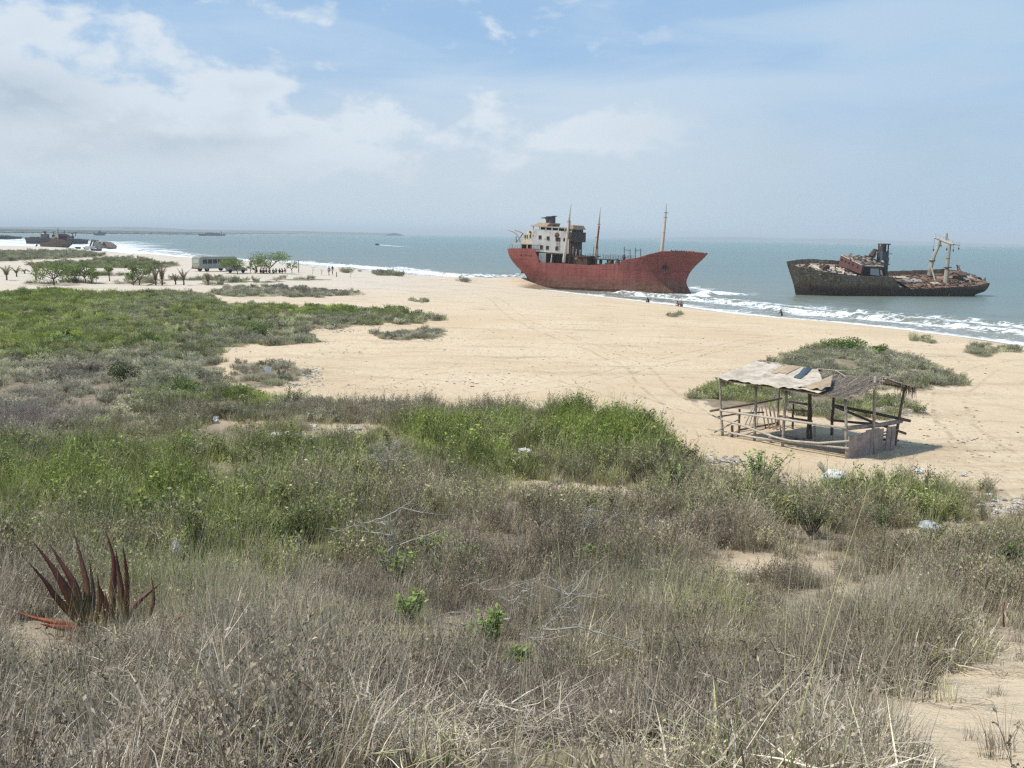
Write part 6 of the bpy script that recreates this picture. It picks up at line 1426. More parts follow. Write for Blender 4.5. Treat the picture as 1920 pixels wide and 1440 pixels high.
o = drape(-.12, 4.5, -.17, 1.18, 60, 30, lambda u, v: 1.0 + .05 * sin(9 * u) + .03 * sin(31 * u), 0, 3.0, 0, 1.75).build('tarpaulin', TARP, None, smooth=True)
mod = o.modifiers.new('thick', 'SOLIDIFY'); mod.thickness = .008
tag(o, 'pale wrinkled tarpaulin draped over the thatched roof of the shelter', 'tarpaulin')
TARP2 = cloth_mat('sacking', [(.33, .25, .165), (.44, .35, .24)])
o = drape(3.45, 4.45, -.10, .62, 18, 16, lambda u, v: 1.05 - 1.3 * abs(u - .42), .02, 9.0, .45).build('sack', TARP2, None, smooth=True); mod = o.modifiers.new('thick', 'SOLIDIFY'); mod.thickness = .008
tag(o, 'tan folded sack lying on the right-hand end of the tarpaulin', 'sack')
o = drape(1.2, 2.0, .60, .98, 14, 12, lambda u, v: 1.0 + .1 * u, .02, 4.0, .05).build('sack', TARP2, None, smooth=True); mod = o.modifiers.new('thick', 'SOLIDIFY'); mod.thickness = .008
tag(o, 'brown rectangular sack patch near the ridge on the tarpaulin', 'sack')
mb = MB(); vs = []
for i in range(9):
    for j in range(5):
        u, v = i / 8, j / 4; vs.append(roofp(2.12 + .34 * v + .28 * u, 1.02 - .52 * u, cloth_h(2.12 + .34 * v + .28 * u, 1.02 - .52 * u)[0] + .03 + .02 * sin(9 * u + 4 * v)))
mb.add(vs, [(i * 5 + j, (i + 1) * 5 + j, (i + 1) * 5 + j + 1, i * 5 + j + 1) for i in range(8) for j in range(4)])
o = mb.build('cloth', cloth_mat('blue_cloth', [(.05, .075, .095), (.09, .125, .15)]), None, smooth=True); mod = o.modifiers.new('thick', 'SOLIDIFY'); mod.thickness = .01; tag(o, 'dark blue-grey cloth strip lying across the tarpaulin near the ridge', 'cloth')
for i, (a, f, da, df, lb) in enumerate(((.35, 1.03, 1.9, .02, 'thin pale stick along the ridge above the left of the tarpaulin'), (2.6, 1.05, 1.3, -.06, 'thin pale stick along the ridge right of the blue cloth'), (3.4, 1.02, .8, -.25, 'pale crooked stick lying where tarpaulin meets bare thatch'))):
    o = MB().tube([roofp(a + da * k / 4, f + df * k / 4, .14 + .02 * random.random()) for k in range(5)], .016, 5).build('stick', LW); tag(o, lb, 'stick')
# poles leaning inside the left end
for i in range(9):
    x0 = 1399 + i * 7.2 + (2 if i > 3 else 0); lf_ = i < 4
    b = onp(x0 + (-3 if lf_ else 6), 801 if not lf_ else 799 + i, SWD * .72); t_ = onp(x0 + (12 - 3 * i if lf_ else -2), 764 - (i % 3) * 1.5, SWD * .86); b.z = gz(b.x, b.y) - .03
    o = MB().tube([b, b.lerp(t_, .5) + Vector((.01, 0, 0)), t_], random.uniform(.022, .036), 6).build('leaning_pole', GW if lf_ else DW)
    tag(o, ('grey-brown stick of the loose fan leaning at the left inside the shelter' if lf_ else 'dark upright stick of the close stack leaning inside the shelter'), 'pole', 'loose grey sticks inside the shelter' if lf_ else 'dark sticks stacked inside the shelter')
g = SP_(1.7, 1.5, .0); o = MB().blob(g + Vector((0, 0, .02)), (.75, .5, .12), 8, 14, 7, .3).build('sand_heap', MATS['sand']); tag(o, 'low heap of sand under the roof of the shelter', 'heap')
# ------------------------------------------------------------------ big red aloe
m, t, out = new_mat('aloe_leaf'); hh = t.attr("br").outputs['Fac']; P = t.n('ShaderNodeNewGeometry').outputs['Position']
f = t.noise(P, 9, 5, .6); c = t.mix(t.mr(f, .35, .65), (.080, .030, .022), (.135, .055, .036)); c = t.mix(t.mr(hh, .42, .08), c, t.mix(t.mr(f, .4, .6), (.10, .085, .025), (.17, .11, .035)))
b = t.n('ShaderNodeBsdfPrincipled', {'Base Color': c, 'Roughness': .5, 'Specular IOR Level': .35}); t.t.links.new(t.n('ShaderNodeBump', {'Height': t.noise(P, 30, 3, .6), 'Strength': .2, 'Distance': .01}).outputs[0], b.inputs['Normal']); t.t.links.new(b.outputs[0], out.inputs[0]); ALO = m
ALR = simple_mat('aloe_red', [(.17, .030, .018), (.27, .07, .028), (.34, .12, .042)], 8, .5, bump=.1)
def aloe_leaf(par, pts, w, mt, y0, dys):
    P_ = [at_y(px, py, y0 + dy) for (px, py), dy in zip(pts, dys)]; n = 12; C_ = []
    for i in range(n + 1):
        f = i / n * (len(P_) - 1); k = min(int(f), len(P_) - 2); u = f - k
        p0 = P_[max(k - 1, 0)]; p1 = P_[k]; p2 = P_[k + 1]; p3 = P_[min(k + 2, len(P_) - 1)]
        C_.append(.5 * ((2 * p1) + (p2 - p0) * u + (2 * p0 - 5 * p1 + 4 * p2 - p3) * u * u + (3 * p1 - p0 - 3 * p2 + p3) * u ** 3))
    mb = MB(); rings = []
    view = Vector((.25, -1, .35)).normalized()
    for i, c in enumerate(C_):
        d = (C_[min(i + 1, n)] - C_[max(i - 1, 0)]).normalized(); s_ = d.cross(view).normalized(); u_ = s_.cross(d).normalized(); f = i / n; ww = w * (1 - f ** 1.6) * (.8 + .4 * min(1, f * 4) * (1 - f)) + .002
        rings.append([c - s_ * ww, c - s_ * ww * .55 + u_ * ww * -.30, c + u_ * ww * -.42, c + s_ * ww * .55 + u_ * ww * -.30, c + s_ * ww, c + u_ * ww * .12])
    for i in range(n):
        o_ = len(mb.v); mb.add(rings[i] + rings[i + 1], [(k, (k + 1) % 6, 6 + (k + 1) % 6, 6 + k) for k in range(6)]);
        for k in range(6): mb.br[o_ + k] = i / n; mb.br[o_ + 6 + k] = (i + 1) / n
    # edge teeth
    for i in range(2, n - 1):
        for sg in (-1, 1):
            e = rings[i][0 if sg < 0 else 4]; d = (C_[i + 1] - C_[i]).normalized(); s_ = d.cross(view).normalized(); mb.add([e - d * w * .18, e + d * w * .18, e + s_ * sg * w * .22 + d * w * .12], [(0, 1, 2)], 0, i / n)
    return mb.build('leaf', mt, par, smooth=True)
ga = ground_at(165, 1196); ya = ga.y
aloe = root('red_aloe', ga, 'big aloe with dark red-brown spiky leaves in the grass at lower left', 'aloe')
z4 = lambda a, b: (a / 4, 980 + b / 4)
for pts, w, mt, dy in (
    ([(600, 760), (430, 570), (330, 430), (215, 300)], .062, ALO, (0, -.1, -.15, -.2)), ([(620, 740), (500, 520), (390, 330), (245, 140)], .085, ALO, (0, -.05, -.05, -.05)), ([(620, 740), (560, 480), (470, 320), (370, 160)], .078, ALO, (.05, .1, .15, .2)),
    ([(650, 740), (650, 480), (610, 280), (558, 85)], .066, ALO, (.05, .2, .3, .4)), ([(680, 740), (700, 560), (690, 420), (668, 270)], .045, ALO, (.05, .2, .3, .35)), ([(720, 760), (745, 620), (742, 510), (730, 400)], .05, ALO, (0, -.05, -.05, -.05)),
    ([(830, 760), (850, 450), (850, 260), (790, 60)], .066, ALO, (.1, .2, .25, .3)), ([(900, 760), (910, 520), (885, 340), (868, 200)], .06, ALO, (0, 0, 0, 0)), ([(930, 760), (955, 520), (945, 340), (922, 175)], .058, ALO, (0, -.1, -.15, -.2)),
    ([(900, 780), (1010, 620), (1110, 530), (1215, 445)], .06, ALO, (0, .1, .15, .2)), ([(1120, 700), (1150, 600), (1150, 500), (1135, 400)], .034, ALO, (.1, .1, .1, .1)), ([(620, 790), (420, 750), (240, 710), (50, 645)], .055, ALR, (0, -.1, -.1, -.1)),
    ([(600, 800), (480, 790), (380, 775), (300, 760)], .06, ALR, (-.1, -.2, -.25, -.3)), ([(590, 870), (480, 915), (380, 935), (270, 945)], .055, ALR, (-.2, -.3, -.4, -.45)), ([(640, 800), (560, 820), (520, 850), (500, 900)], .06, ALO, (-.1, -.2, -.3, -.35)),
    ([(900, 860), (1020, 890), (1100, 880), (1170, 855)], .035, ALR, (-.2, -.25, -.25, -.25)), ([(1180, 850), (1280, 760), (1360, 700), (1420, 640)], .028, ALR, (0, 0, 0, 0)), ([(640, 780), (560, 600), (470, 430), (420, 380)], .07, ALO, (.1, .1, .1, .1)), ([(780, 780), (790, 640), (760, 520), (735, 470)], .05, ALO, (-.05, -.1, -.15, -.2)), ([(880, 800), (830, 690), (800, 600), (790, 520)], .05, ALO, (-.1, -.15, -.2, -.2))):
    aloe_leaf(aloe, [z4(*p) for p in pts], w * .60, mt, ya, dy)
MB().tube([ga - Vector((0, 0, .1)), ga + Vector((0, 0, .12))], (.14, .10), 8).build('stem', BARK, aloe)
# loose aloe-like leaves on the right slope
for pts, w, mt, dy, lb, g_ in (([(1752, 1044), (1748, 1010), (1740, 982)], .022, LDARK, (0, .05, .1), 'dark stiff spike standing in the grass, right of the leafy shrub', (1752, 1046)), ([(1782, 1046), (1790, 1015), (1797, 997)], .018, LDARK, (0, 0, 0), 'dark stiff spike leaning right beside a taller one', (1782, 1048)), ([(1828, 1175), (1790, 1150), (1750, 1134), (1708, 1130)], .022, LDARK, (0, 0, 0, 0), 'dark green arching leaf stretched to the left on the right slope', (1830, 1180)),
                     ([(1570, 1199), (1540, 1194), (1505, 1191), (1472, 1195)], .016, TARP2, (0, 0, 0, 0), 'yellow-brown dry leaf arching over the grass, lower right', (1540, 1215)), ([(1882, 1175), (1881, 1150), (1879, 1125)], .014, ALR, (0, 0, 0), 'short orange-brown spike near the right edge', (1882, 1178))):
    y0 = ground_at(*g_).y - .1; P_ = [at_y(px, py, y0 + d_) for (px, py), d_ in zip(pts, dy)]; o = MB().tube(P_, [w * (1 - .8 * i / (len(P_) - 1)) for i in range(len(P_))], 6).build('spiky_leaf', mt, smooth=True); tag(o, lb, 'leaf')
# ------------------------------------------------------------------ dead thorn branches
z3 = lambda a, b: (600 + a / 3.2, 900 + b / 3.2)
def thorn(name, label, lines, gpx, r=.011, mt=None, twigs=6, dy0=-.25):
    y0 = ground_at(*gpx).y + dy0; rt = root(name, ground_at(*gpx), label, 'branch'); mb = MB(); tw = MB()
    for L in lines:
        jit = random.uniform(-.2, .2); P_ = []
        for i, (a, b_) in enumerate(L):
            P_.append(at_y(*z3(a, b_), y0 + jit * i / len(L)))
        Q = [P_[0]]
        for p, q in zip(P_[:-1], P_[1:]):
            l = (q - p).length
            for s_ in range(1, 5): Q.append(p.lerp(q, s_ / 4) + (Vector((random.gauss(0, .02), random.gauss(0, .03), random.gauss(0, .02))) * l if s_ < 4 else Vector()))
        n = len(Q); mb.tube(Q, [r * (1 - .72 * i / (n - 1)) for i in range(n)], 5)
        for i in range(1, n - 1):
            if random.random() < .6:
                d = Vector((random.gauss(0, 1), random.gauss(0, 1), random.gauss(.2, 1))).normalized(); tw.tube([Q[i], Q[i] + d * random.uniform(.02, .05)], (r * .3, .0012), 3)
        for k in range(twigs):
            i = random.randrange(1, n - 1); d = Vector((random.gauss(0, 1), random.gauss(0, .6), random.gauss(.3, .7))).normalized(); e = Q[i] + d * random.uniform(.1, .35); tw.tube([Q[i], Q[i].lerp(e, .5) + Vector((random.gauss(0, .02), 0, random.gauss(0, .02))), e], (r * .35, r * .25, .002), 4)
    mb.build('limb', mt or DEADW, rt); tw.build('twigs', mt or DEADW, rt)['kind'] = 'stuff'; return rt
thorn('dead_branch', 'bleached forked dead branch standing above the brown twigs, left of centre', [[(440, 480), (430, 330), (410, 210)], [(410, 210), (320, 245), (200, 275), (75, 318)], [(410, 210), (490, 165), (520, 145), (572, 142)], [(490, 165), (590, 190), (690, 205), (755, 265)], [(430, 330), (340, 318), (250, 308)], [(480, 390), (590, 350), (720, 300)], [(440, 400), (408, 430), (398, 540), (370, 700)], [(410, 270), (320, 250)], [(470, 560), (450, 430), (420, 230)]], (738, 1085), .0125, None, 6, -.9)
thorn('dead_branch', 'pale thorny branch with a sharp fork in the centre of the foreground', [[(1165, 880), (1145, 830), (1150, 745), (1050, 680), (920, 615), (840, 655)], [(1150, 745), (1160, 690), (1135, 590)], [(1150, 745), (1220, 660), (1300, 695)], [(1145, 830), (1050, 835), (950, 855), (870, 790), (760, 800), (640, 835)]], (960, 1190), .0095, None, 6, -.7)
thorn('dead_branch', 'grey branching stick leaning right beside the central thorny branch', [[(1180, 1035), (1280, 930), (1380, 850), (1480, 745), (1540, 700), (1640, 680), (1700, 550)], [(1480, 745), (1410, 610), (1355, 562)], [(1480, 710), (1550, 630), (1612, 540)], [(1380, 850), (1560, 740)]], (1020, 1225), .009, None, 6, -.7)
thorn('dead_branch', 'curved bleached branch arching down over the grey grass, below centre', [[(1200, 925), (1290, 960), (1360, 1050), (1390, 1185)], [(1340, 895), (1510, 885), (1680, 915), (1850, 970), (1905, 1005)]], (1050, 1270), .010, None, 6, -.7)
thorn('dead_branch', 'bare white twig fork standing in dry grass, right of the pink bag', [[(1560, 400), (1565, 300), (1605, 185), (1550, 115)], [(1570, 320), (1595, 240), (1610, 180), (1720, 190)], [(1580, 270), (1690, 262), (1810, 190)], [(1565, 300), (1640, 265)]], (1090, 1040), .010, None, 6, -.6)
thorn('dead_bush', 'dead leafless bush with a tangle of pale twigs in the grass left of centre', [[(390, -20), (400, -110), (430, -180), (440, -230)], [(400, -110), (470, -150), (540, -210)], [(400, -100), (350, -170), (300, -200)], [(420, -160), (380, -210), (340, -240)], [(410, -120), (500, -120), (570, -180)], [(395, -60), (340, -120), (290, -150)], [(430, -180), (480, -230)]], (722, 935), .012, None, 18, -.5)
thorn('dead_branch', 'thin grey stick arching through the lower left grass', [[(-1420, 1190), (-1250, 1205), (-1120, 1240), (-1030, 1262)], [(-1060, 1250), (-900, 1290)]], (290, 1310), .006, LW, 1)
# ------------------------------------------------------------------ rubbish
PLW = simple_mat('white_plastic', [(.55, .54, .50), (.78, .77, .74)], 6, .55, bump=.3)
def crumple(px, py, wpx, hpx, label, name, cat, mt, seed, rough=.45, dz=.0, dy=0):
    g = ground_at(px, py); g = Vector((g.x, g.y + dy, gz(g.x, g.y + dy))); k = g.y / FPX; w, h = wpx * k / 2, hpx * k / 2
    o = MB().blob(g + Vector((0, 0, h * .75 + dz)), (w, w * .8, h), seed, 14, 9, rough).build(name, mt, None, smooth=False); return tag(o, label, cat)
SACKM = cloth_mat('white_sack', [(.56, .53, .48), (.72, .70, .66)], 4)
g = ground_at(1552, 922); k = g.y / FPX
sk = root('white_sack', g, 'slumped white sack with a tan end lying in the green grass below the shelter', 'sack')
MB().blob(g + Vector((.10, 0, .30 + .12)), (.36, .27, .24), 4, 16, 10, .22).blob(g + Vector((.34, .05, .36)), (.17, .2, .26), 9, 12, 8, .3).build('body', SACKM, sk, smooth=True)
MB().loft([[g + Vector((cx + cos(q * pi / 5) * rx, .06 + sin(q * pi / 5) * rx * .7, z + .5 * cos(q * pi / 5) * rx * -.6)) for q in range(10)] for cx, z, rx in ((.02, .50, .13), (-.10, .62, .15), (-.22, .74, .13), (-.27, .88, .06), (-.28, .93, .02))]).build('open_end', cloth_mat('sack_tan', [(.50, .43, .32), (.62, .55, .44)], 5), sk, smooth=True)
crumple(1030, 931, 44, 22, 'pink and white crumpled plastic bag on the bare patch, centre of the slope', 'plastic_bag', 'bag', simple_mat('pink_plastic', [(.55, .26, .25), (.70, .52, .48)], 7, .5, bump=.3), 11, .55)
crumple(993, 931, 30, 12, 'pale shredded wrapper left of the pink bag', 'wrapper', 'litter', simple_mat('pale_pink', [(.50, .40, .34), (.66, .57, .50)], 7, .6), 12, .6)
g = ground_at(1046, 906); k = g.y / FPX; bt = root('plastic_bottle', g, 'light blue plastic bottle on the bare ground above the pink bag', 'bottle')
MB().tube([g + Vector((-.11, 0, .06)), g + Vector((-.09, 0, .06)), g + Vector((.06, .01, .06)), g + Vector((.10, .01, .06)), g + Vector((.13, .01, .06))], (.045, .06, .06, .03, .022), 10).build('body', simple_mat('blue_plastic', [(.16, .30, .50), (.30, .46, .66)], 5, .3, bump=.1), bt, smooth=True); MB().tube([g + Vector((.13, .01, .06)), g + Vector((.155, .01, .06))], .026, 8).build('cap', PLW, bt)
for i, (a, b_, w_, h_, lb) in enumerate(((984, 850, 24, 9, 'flat white plastic scrap in the gap between two green grass clumps'), (968, 829, 14, 8, 'small white scrap above the flat one in the grass gap'), (1082, 884, 6, 4, 'tiny white scrap right of the blue bottle, higher up'), (404, 793, 14, 12, 'white crumpled paper in the dry grass of the left slope'), (113, 712, 8, 18, 'white upright scrap caught in the purple scrub at left'),
                                     (1722, 888, 16, 10, 'white bag at the back edge of the green grass, right side'), (1590, 965, 7, 5, 'tiny white scrap in the grass under the white sack'), (1895, 968, 12, 9, 'pale tan scrap on the litter patch by the right edge'), (1870, 963, 14, 9, 'white scrap on the litter patch, left of the pale tan one'), (1807, 893, 10, 6, 'white scrap on the grass edge below the right-hand sand'), (960, 922, 12, 8, 'white scrap left of the pink bag and wrapper'), (330, 1060, 14, 22, 'white rag in the grass right of the big aloe'))):
    crumple(a, b_, w_, h_, lb, 'plastic_scrap', 'litter', PLW, 30 + i, .5, .02 if i != 11 else .25)
g = ground_at(1742, 997); mb = MB(); mb.blob(g + Vector((0, 0, .1)), (.26, .2, .15), 21, 12, 7, .3); o = mb.build('plastic_bag', simple_mat('grey_plastic', [(.36, .38, .38), (.60, .61, .60)], 6, .5, bump=.3)); tag(o, 'grey-white plastic bag on the bare patch beside two dark spikes', 'bag')
g = ground_at(510, 702); o = MB().tube([g + Vector((0, -.9, .38)), g + Vector((.02, -.93, .39))], .17, 20).build('plastic_disc', PLW); tag(o, 'round white plastic lid caught on the scrub mound by the sand', 'lid')
CONC = simple_mat('pale_stone', [(.46, .42, .35), (.62, .57, .49)], 5, .9, bump=.5)
for a, b_, w_, h_, lb in ((530, 822, 62, 14, 'flat pale stone slab in the grass, left of the green clumps'), (665, 806, 30, 9, 'small flat pale stone right of the larger slab'), (690, 861, 34, 12, 'pale stone half sunk in dry grass below the green clump'), (575, 800, 40, 7, 'thin pale stone slab behind the larger one')):
    g = ground_at(a, b_); k = g.y / FPX; o = MB().blob(g + Vector((0, 0, h_ * k * .3)), (w_ * k * .5, w_ * k * .32, h_ * k * .55), a, 14, 7, .22).build('stone', CONC); tag(o, lb, 'stone')
# small litter and beach drift nobody could count
def strew(name, label, ells, n, s0, s1, mt, up=.5, kind='stuff'):
    mb = MB(); E = np.array(ells, float); wts = E[:, 4] / E[:, 4].sum()
    for i in range(n):
        e = ells[int(RNG.choice(len(ells), p=wts))]; a_ = RNG.normal(0, .5); b_ = RNG.normal(0, .5)
        px_, py_ = e[0] + a_ * e[2], e[1] + b_ * e[3]; q = GCACHE(px_, py_)
        s_ = random.uniform(s0, s1) * random.uniform(.5, 1); d = rdir(); sd_ = Vector((-d.y, d.x, 0)); u_ = Vector((0, 0, 1)); c = q + u_ * s_ * up * random.uniform(.15, .6)
        pts = [c + d * s_ * random.uniform(.5, 1), c + sd_ * s_ * random.uniform(.3, .8) + u_ * s_ * up * random.uniform(-.3, .6), c - d * s_ * random.uniform(.5, 1), c - sd_ * s_ * random.uniform(.3, .8) + u_ * s_ * up * random.uniform(-.4, .5), c + u_ * s_ * up * random.uniform(.1, .7)]
        mb.add(pts, [(0, 1, 4), (1, 2, 4), (2, 3, 4), (3, 0, 4)], 0, random.random())
    o = mb.build(name, mt); return tag(o, label, kind=kind)
def GCACHE(px_, py_):
    d = ray(px_, py_); z = 2.2
    for _ in range(5): t_ = (z - CAMH) / d.z; x, y = d.x * t_, d.y * t_; z = gz(x, y)
    return Vector((x, y, z))
LIT = leaf_mat('litter_scraps', [(0, (.14, .12, .095)), (.35, (.34, .30, .245)), (.7, (.50, .465, .41)), (.92, (.66, .64, .60)), (1, (.26, .33, .42))], .1)
strew('litter', 'scraps of pale rubbish scattered along the edges of the scrub', [(585, 700, 22, 14, 4), (545, 722, 60, 6, 3), (440, 732, 40, 5, 2), (625, 620, 60, 5, 4), (420, 655, 40, 4, 2), (600, 640, 30, 3, 2), (785, 634, 50, 4, 4), (665, 554, 40, 4, 2), (700, 610, 80, 4, 1.5), (1650, 772, 120, 10, 4), (1740, 720, 80, 10, 3), (1690, 705, 90, 16, 1.5), (1520, 770, 140, 12, 2), (1360, 866, 70, 14, 3.5), (1885, 948, 70, 22, 4.5), (1180, 775, 60, 6, 3), (1060, 765, 60, 5, 1.5), (1760, 640, 30, 3, 1), (1862, 660, 60, 6, 1.5), (1262, 592, 20, 3, 1), (1660, 690, 120, 25, 1), (660, 660, 60, 8, 1), (1430, 890, 40, 8, 1)], 2200, .05, .19, LIT)
DRF = leaf_mat('drift_bits', [(0, (.05, .038, .026)), (.6, (.14, .10, .065)), (1, (.28, .22, .15))], .05)
strew('beach_drift', 'dark twigs and weed scattered on the open sand', [(900, 620, 260, 40, 3), (1050, 680, 300, 40, 3), (1200, 600, 180, 20, 3), (760, 530, 180, 10, 3), (1000, 560, 200, 20, 3), (1300, 640, 200, 30, 2), (1800, 820, 120, 50, 2), (1760, 690, 120, 30, 1), (500, 525, 150, 6, 3), (300, 520, 200, 6, 3), (840, 720, 200, 16, 1.5), (1500, 620, 120, 8, 1)], 1500, .04, .17, DRF, .25)
# wheel tracks pressed into the sand
m, t, out = new_mat('wheel_track'); P = t.n('ShaderNodeNewGeometry').outputs['Position']
f = t.noise(P, .8, 7, .7); c = t.mix(t.mr(t.noise(P, 3, 5, .65), .35, .65), (.40, .30, .195), (.53, .415, .285))
bb = t.n('ShaderNodeBsdfPrincipled', {'Base Color': c, 'Roughness': .95, 'Specular IOR Level': .1}); tr = t.n('ShaderNodeBsdfTransparent')
al = t.m('MULTIPLY', t.mr(f, .42, .58), t.attr('br').outputs['Fac'])
t.t.links.new(t.n('ShaderNodeMixShader', {0: al, 1: tr.outputs[0], 2: bb.outputs[0]}).outputs[0], out.inputs[0])
def track(px_pts, gap=1.5, w=.16, n=90):
    W_ = [GCACHE(*p) for p in px_pts]; X = np.linspace(0, len(W_) - 1, n); K_ = np.arange(len(W_))
    xs = np.interp(X, K_, [p.x for p in W_]); ys = np.interp(X, K_, [p.y for p in W_])
    for _ in range(6): xs[1:-1] = (xs[:-2] + 2 * xs[1:-1] + xs[2:]) / 4; ys[1:-1] = (ys[:-2] + 2 * ys[1:-1] + ys[2:]) / 4
    for off in (-gap / 2, gap / 2):
        mb = MB()
        tx = np.gradient(xs); ty = np.gradient(ys); L = np.hypot(tx, ty); nx, ny = -ty / L, tx / L
        cols = []
        for q in (-1, -.4, .4, 1):
            x_ = xs + nx * (off + q * w) + .03 * np.sin(np.arange(n)); y_ = ys + ny * (off + q * w); cols.append(np.stack([x_, y_, Z(x_, y_) + .012], -1))
        for i in range(n): mb.v += [tuple(cols[k][i]) for k in range(4)]; mb.br += [0, .28, .28, 0]
        for i in range(n - 1):
            for k in range(3): mb.f.append((4 * i + k, 4 * i + k + 1, 4 * i + k + 5, 4 * i + k + 4)); mb.mi.append(0)
        tag(mb.build('wheel_track', m), kind='structure')
track([(1290, 770), (1220, 720), (1200, 690), (1130, 660), (1020, 620), (960, 590), (930, 560), (860, 545), (700, 530), (560, 522), (420, 520)])
track([(880, 745), (1000, 728), (1120, 708), (1190, 690), (1280, 670), (1400, 640), (1500, 625)])
track([(640, 735), (760, 705), (860, 690), (960, 690), (1080, 715), (1180, 745), (1260, 775)], 1.6, .14)
track([(1905, 870), (1840, 835), (1790, 795), (1775, 740), (1850, 690), (1915, 678)], 1.5, .15)
# ------------------------------------------------------------------ people
SKIN = simple_mat('skin', [(.075, .042, .028), (.105, .06, .04)], 5, .55, bump=0); HAIR = simple_mat('hair', [(.012, .010, .009), (.025, .02, .018)], 8, .8, bump=0)
def clothm(name, c): return simple_mat(name, [tuple(x * .85 for x in c), c], 5, .9, bump=.1)
CL = {k: clothm('cloth_' + k, v) for k, v in dict(blue=(.10, .20, .34), navy=(.025, .03, .06), maroon=(.16, .025, .03), red=(.28, .05, .05), white=(.62, .62, .60), black=(.03, .028, .028), orange=(.35, .12, .06), purple=(.12, .06, .14), tan=(.40, .30, .20)).items()}
def skinned(verts, edges, radii, name, rootv=0):
    me = bpy.data.meshes.new(name); me.from_pydata(verts, edges, []); o = bpy.data.objects.new(name, me); COL.objects.link(o)
    md_ = o.modifiers.new('skin', 'SKIN'); md_.use_smooth_shade = True
    for i, r_ in enumerate(radii): sv = me.skin_vertices[0].data[i]; sv.radius = r_ if hasattr(r_, '__len__') else (r_, r_); sv.use_root = (i == rootv)
    sb_ = o.modifiers.new('sub', 'SUBSURF'); sb_.levels = 1; sb_.render_levels = 1
    dg_ = bpy.context.evaluated_depsgraph_get(); m2 = bpy.data.meshes.new_from_object(o.evaluated_get(dg_)); bpy.data.objects.remove(o); bpy.data.meshes.remove(me); m2.name = name; return m2
def person(loc, face, pose, top, low, label, group=None, scale=1.0, hands=True):
    """one skinned body: pelvis, spine, head with nose and ears, arms with fingers, legs; clothing is painted per face region"""
    J = {}
    if pose in ('stand', 'walk'):
        st = .16 if pose == 'walk' else .02
        J = dict(pel=(0, 0, .95), wai=(0, 0, 1.08), che=(0, .01, 1.32), nec=(0, 0, 1.48), hea=(0, .02, 1.60), top=(0, .01, 1.71), sl=(-.19, 0, 1.42), sr=(.19, 0, 1.42), el=(-.25, -.03 - st * .4, 1.14), er=(.25, -.02 + st * .4, 1.14), wl=(-.24, .06 - st * .6, .90), wr=(.24, .08 + st * .6, .90),
                 hl=(-.10, 0, .90), hr=(.10, 0, .90), kl=(-.11, .05 + st, .50), kr=(.11, .03 - st * .5, .50), al=(-.11, st * 1.0, .08), ar=(.11, -st * 1.3, .08), tl=(-.12, .15 + st, .03), tr=(.12, .14 - st * 1.3, .03))
    elif pose == 'sit':
        J = dict(pel=(0, 0, .14), wai=(0, -.02, .27), che=(0, .02, .50), nec=(0, .05, .66), hea=(0, .09, .78), top=(0, .09, .89), sl=(-.19, .03, .60), sr=(.19, .03, .60), el=(-.26, .18, .40), er=(.26, .18, .40), wl=(-.14, .36, .42), wr=(.14, .36, .42),
                 hl=(-.10, .03, .12), hr=(.10, .03, .12), kl=(-.15, .40, .46), kr=(.15, .40, .46), al=(-.12, .46, .08), ar=(.12, .46, .08), tl=(-.12, .62, .03), tr=(.12, .62, .03))
    elif pose == 'crouch':
        J = dict(pel=(0, -.1, .30), wai=(0, -.06, .42), che=(0, .05, .62), nec=(0, .12, .76), hea=(0, .18, .86), top=(0, .19, .97), sl=(-.18, .08, .70), sr=(.18, .08, .70), el=(-.25, .22, .48), er=(.25, .22, .48), wl=(-.16, .38, .34), wr=(.16, .38, .34),
                 hl=(-.10, -.06, .28), hr=(.10, -.06, .28), kl=(-.16, .30, .44), kr=(.16, .30, .44), al=(-.13, .02, .08), ar=(.13, .02, .08), tl=(-.14, .16, .03), tr=(.14, .16, .03))
    else:  # wade: leaning, one arm forward
        J = dict(pel=(0, 0, .80), wai=(.02, .05, .93), che=(.08, .14, 1.14), nec=(.12, .2, 1.28), hea=(.15, .25, 1.39), top=(.16, .26, 1.50), sl=(-.08, .16, 1.24), sr=(.27, .16, 1.22), el=(-.22, .30, 1.02), er=(.40, .34, 1.08), wl=(-.18, .45, .84), wr=(.42, .58, 1.0),
                 hl=(-.10, 0, .76), hr=(.10, 0, .76), kl=(-.13, .14, .42), kr=(.13, .05, .42), al=(-.13, 0, .06), ar=(.14, -.16, .06), tl=(-.14, .15, .02), tr=(.14, 0, .02))
    R_ = dict(pel=(.15, .105), wai=(.135, .09), che=(.165, .11), nec=.055, hea=(.078, .095), top=(.06, .07), sl=.062, sr=.062, el=.042, er=.042, wl=.03, wr=.03, hl=.085, hr=.085, kl=.058, kr=.058, al=.042, ar=.042, tl=.032, tr=.032)
    E = [('pel', 'wai'), ('wai', 'che'), ('che', 'nec'), ('nec', 'hea'), ('hea', 'top'), ('che', 'sl'), ('sl', 'el'), ('el', 'wl'), ('che', 'sr'), ('sr', 'er'), ('er', 'wr'), ('pel', 'hl'), ('hl', 'kl'), ('kl', 'al'), ('al', 'tl'), ('pel', 'hr'), ('hr', 'kr'), ('kr', 'ar'), ('ar', 'tr')]
    V = {k: Vector(v) for k, v in J.items()}; rad = dict(R_)
    # nose and ears
    V['nos'] = V['hea'] + Vector((0, .115, -.01)); rad['nos'] = .012; E.append(('hea', 'nos'))
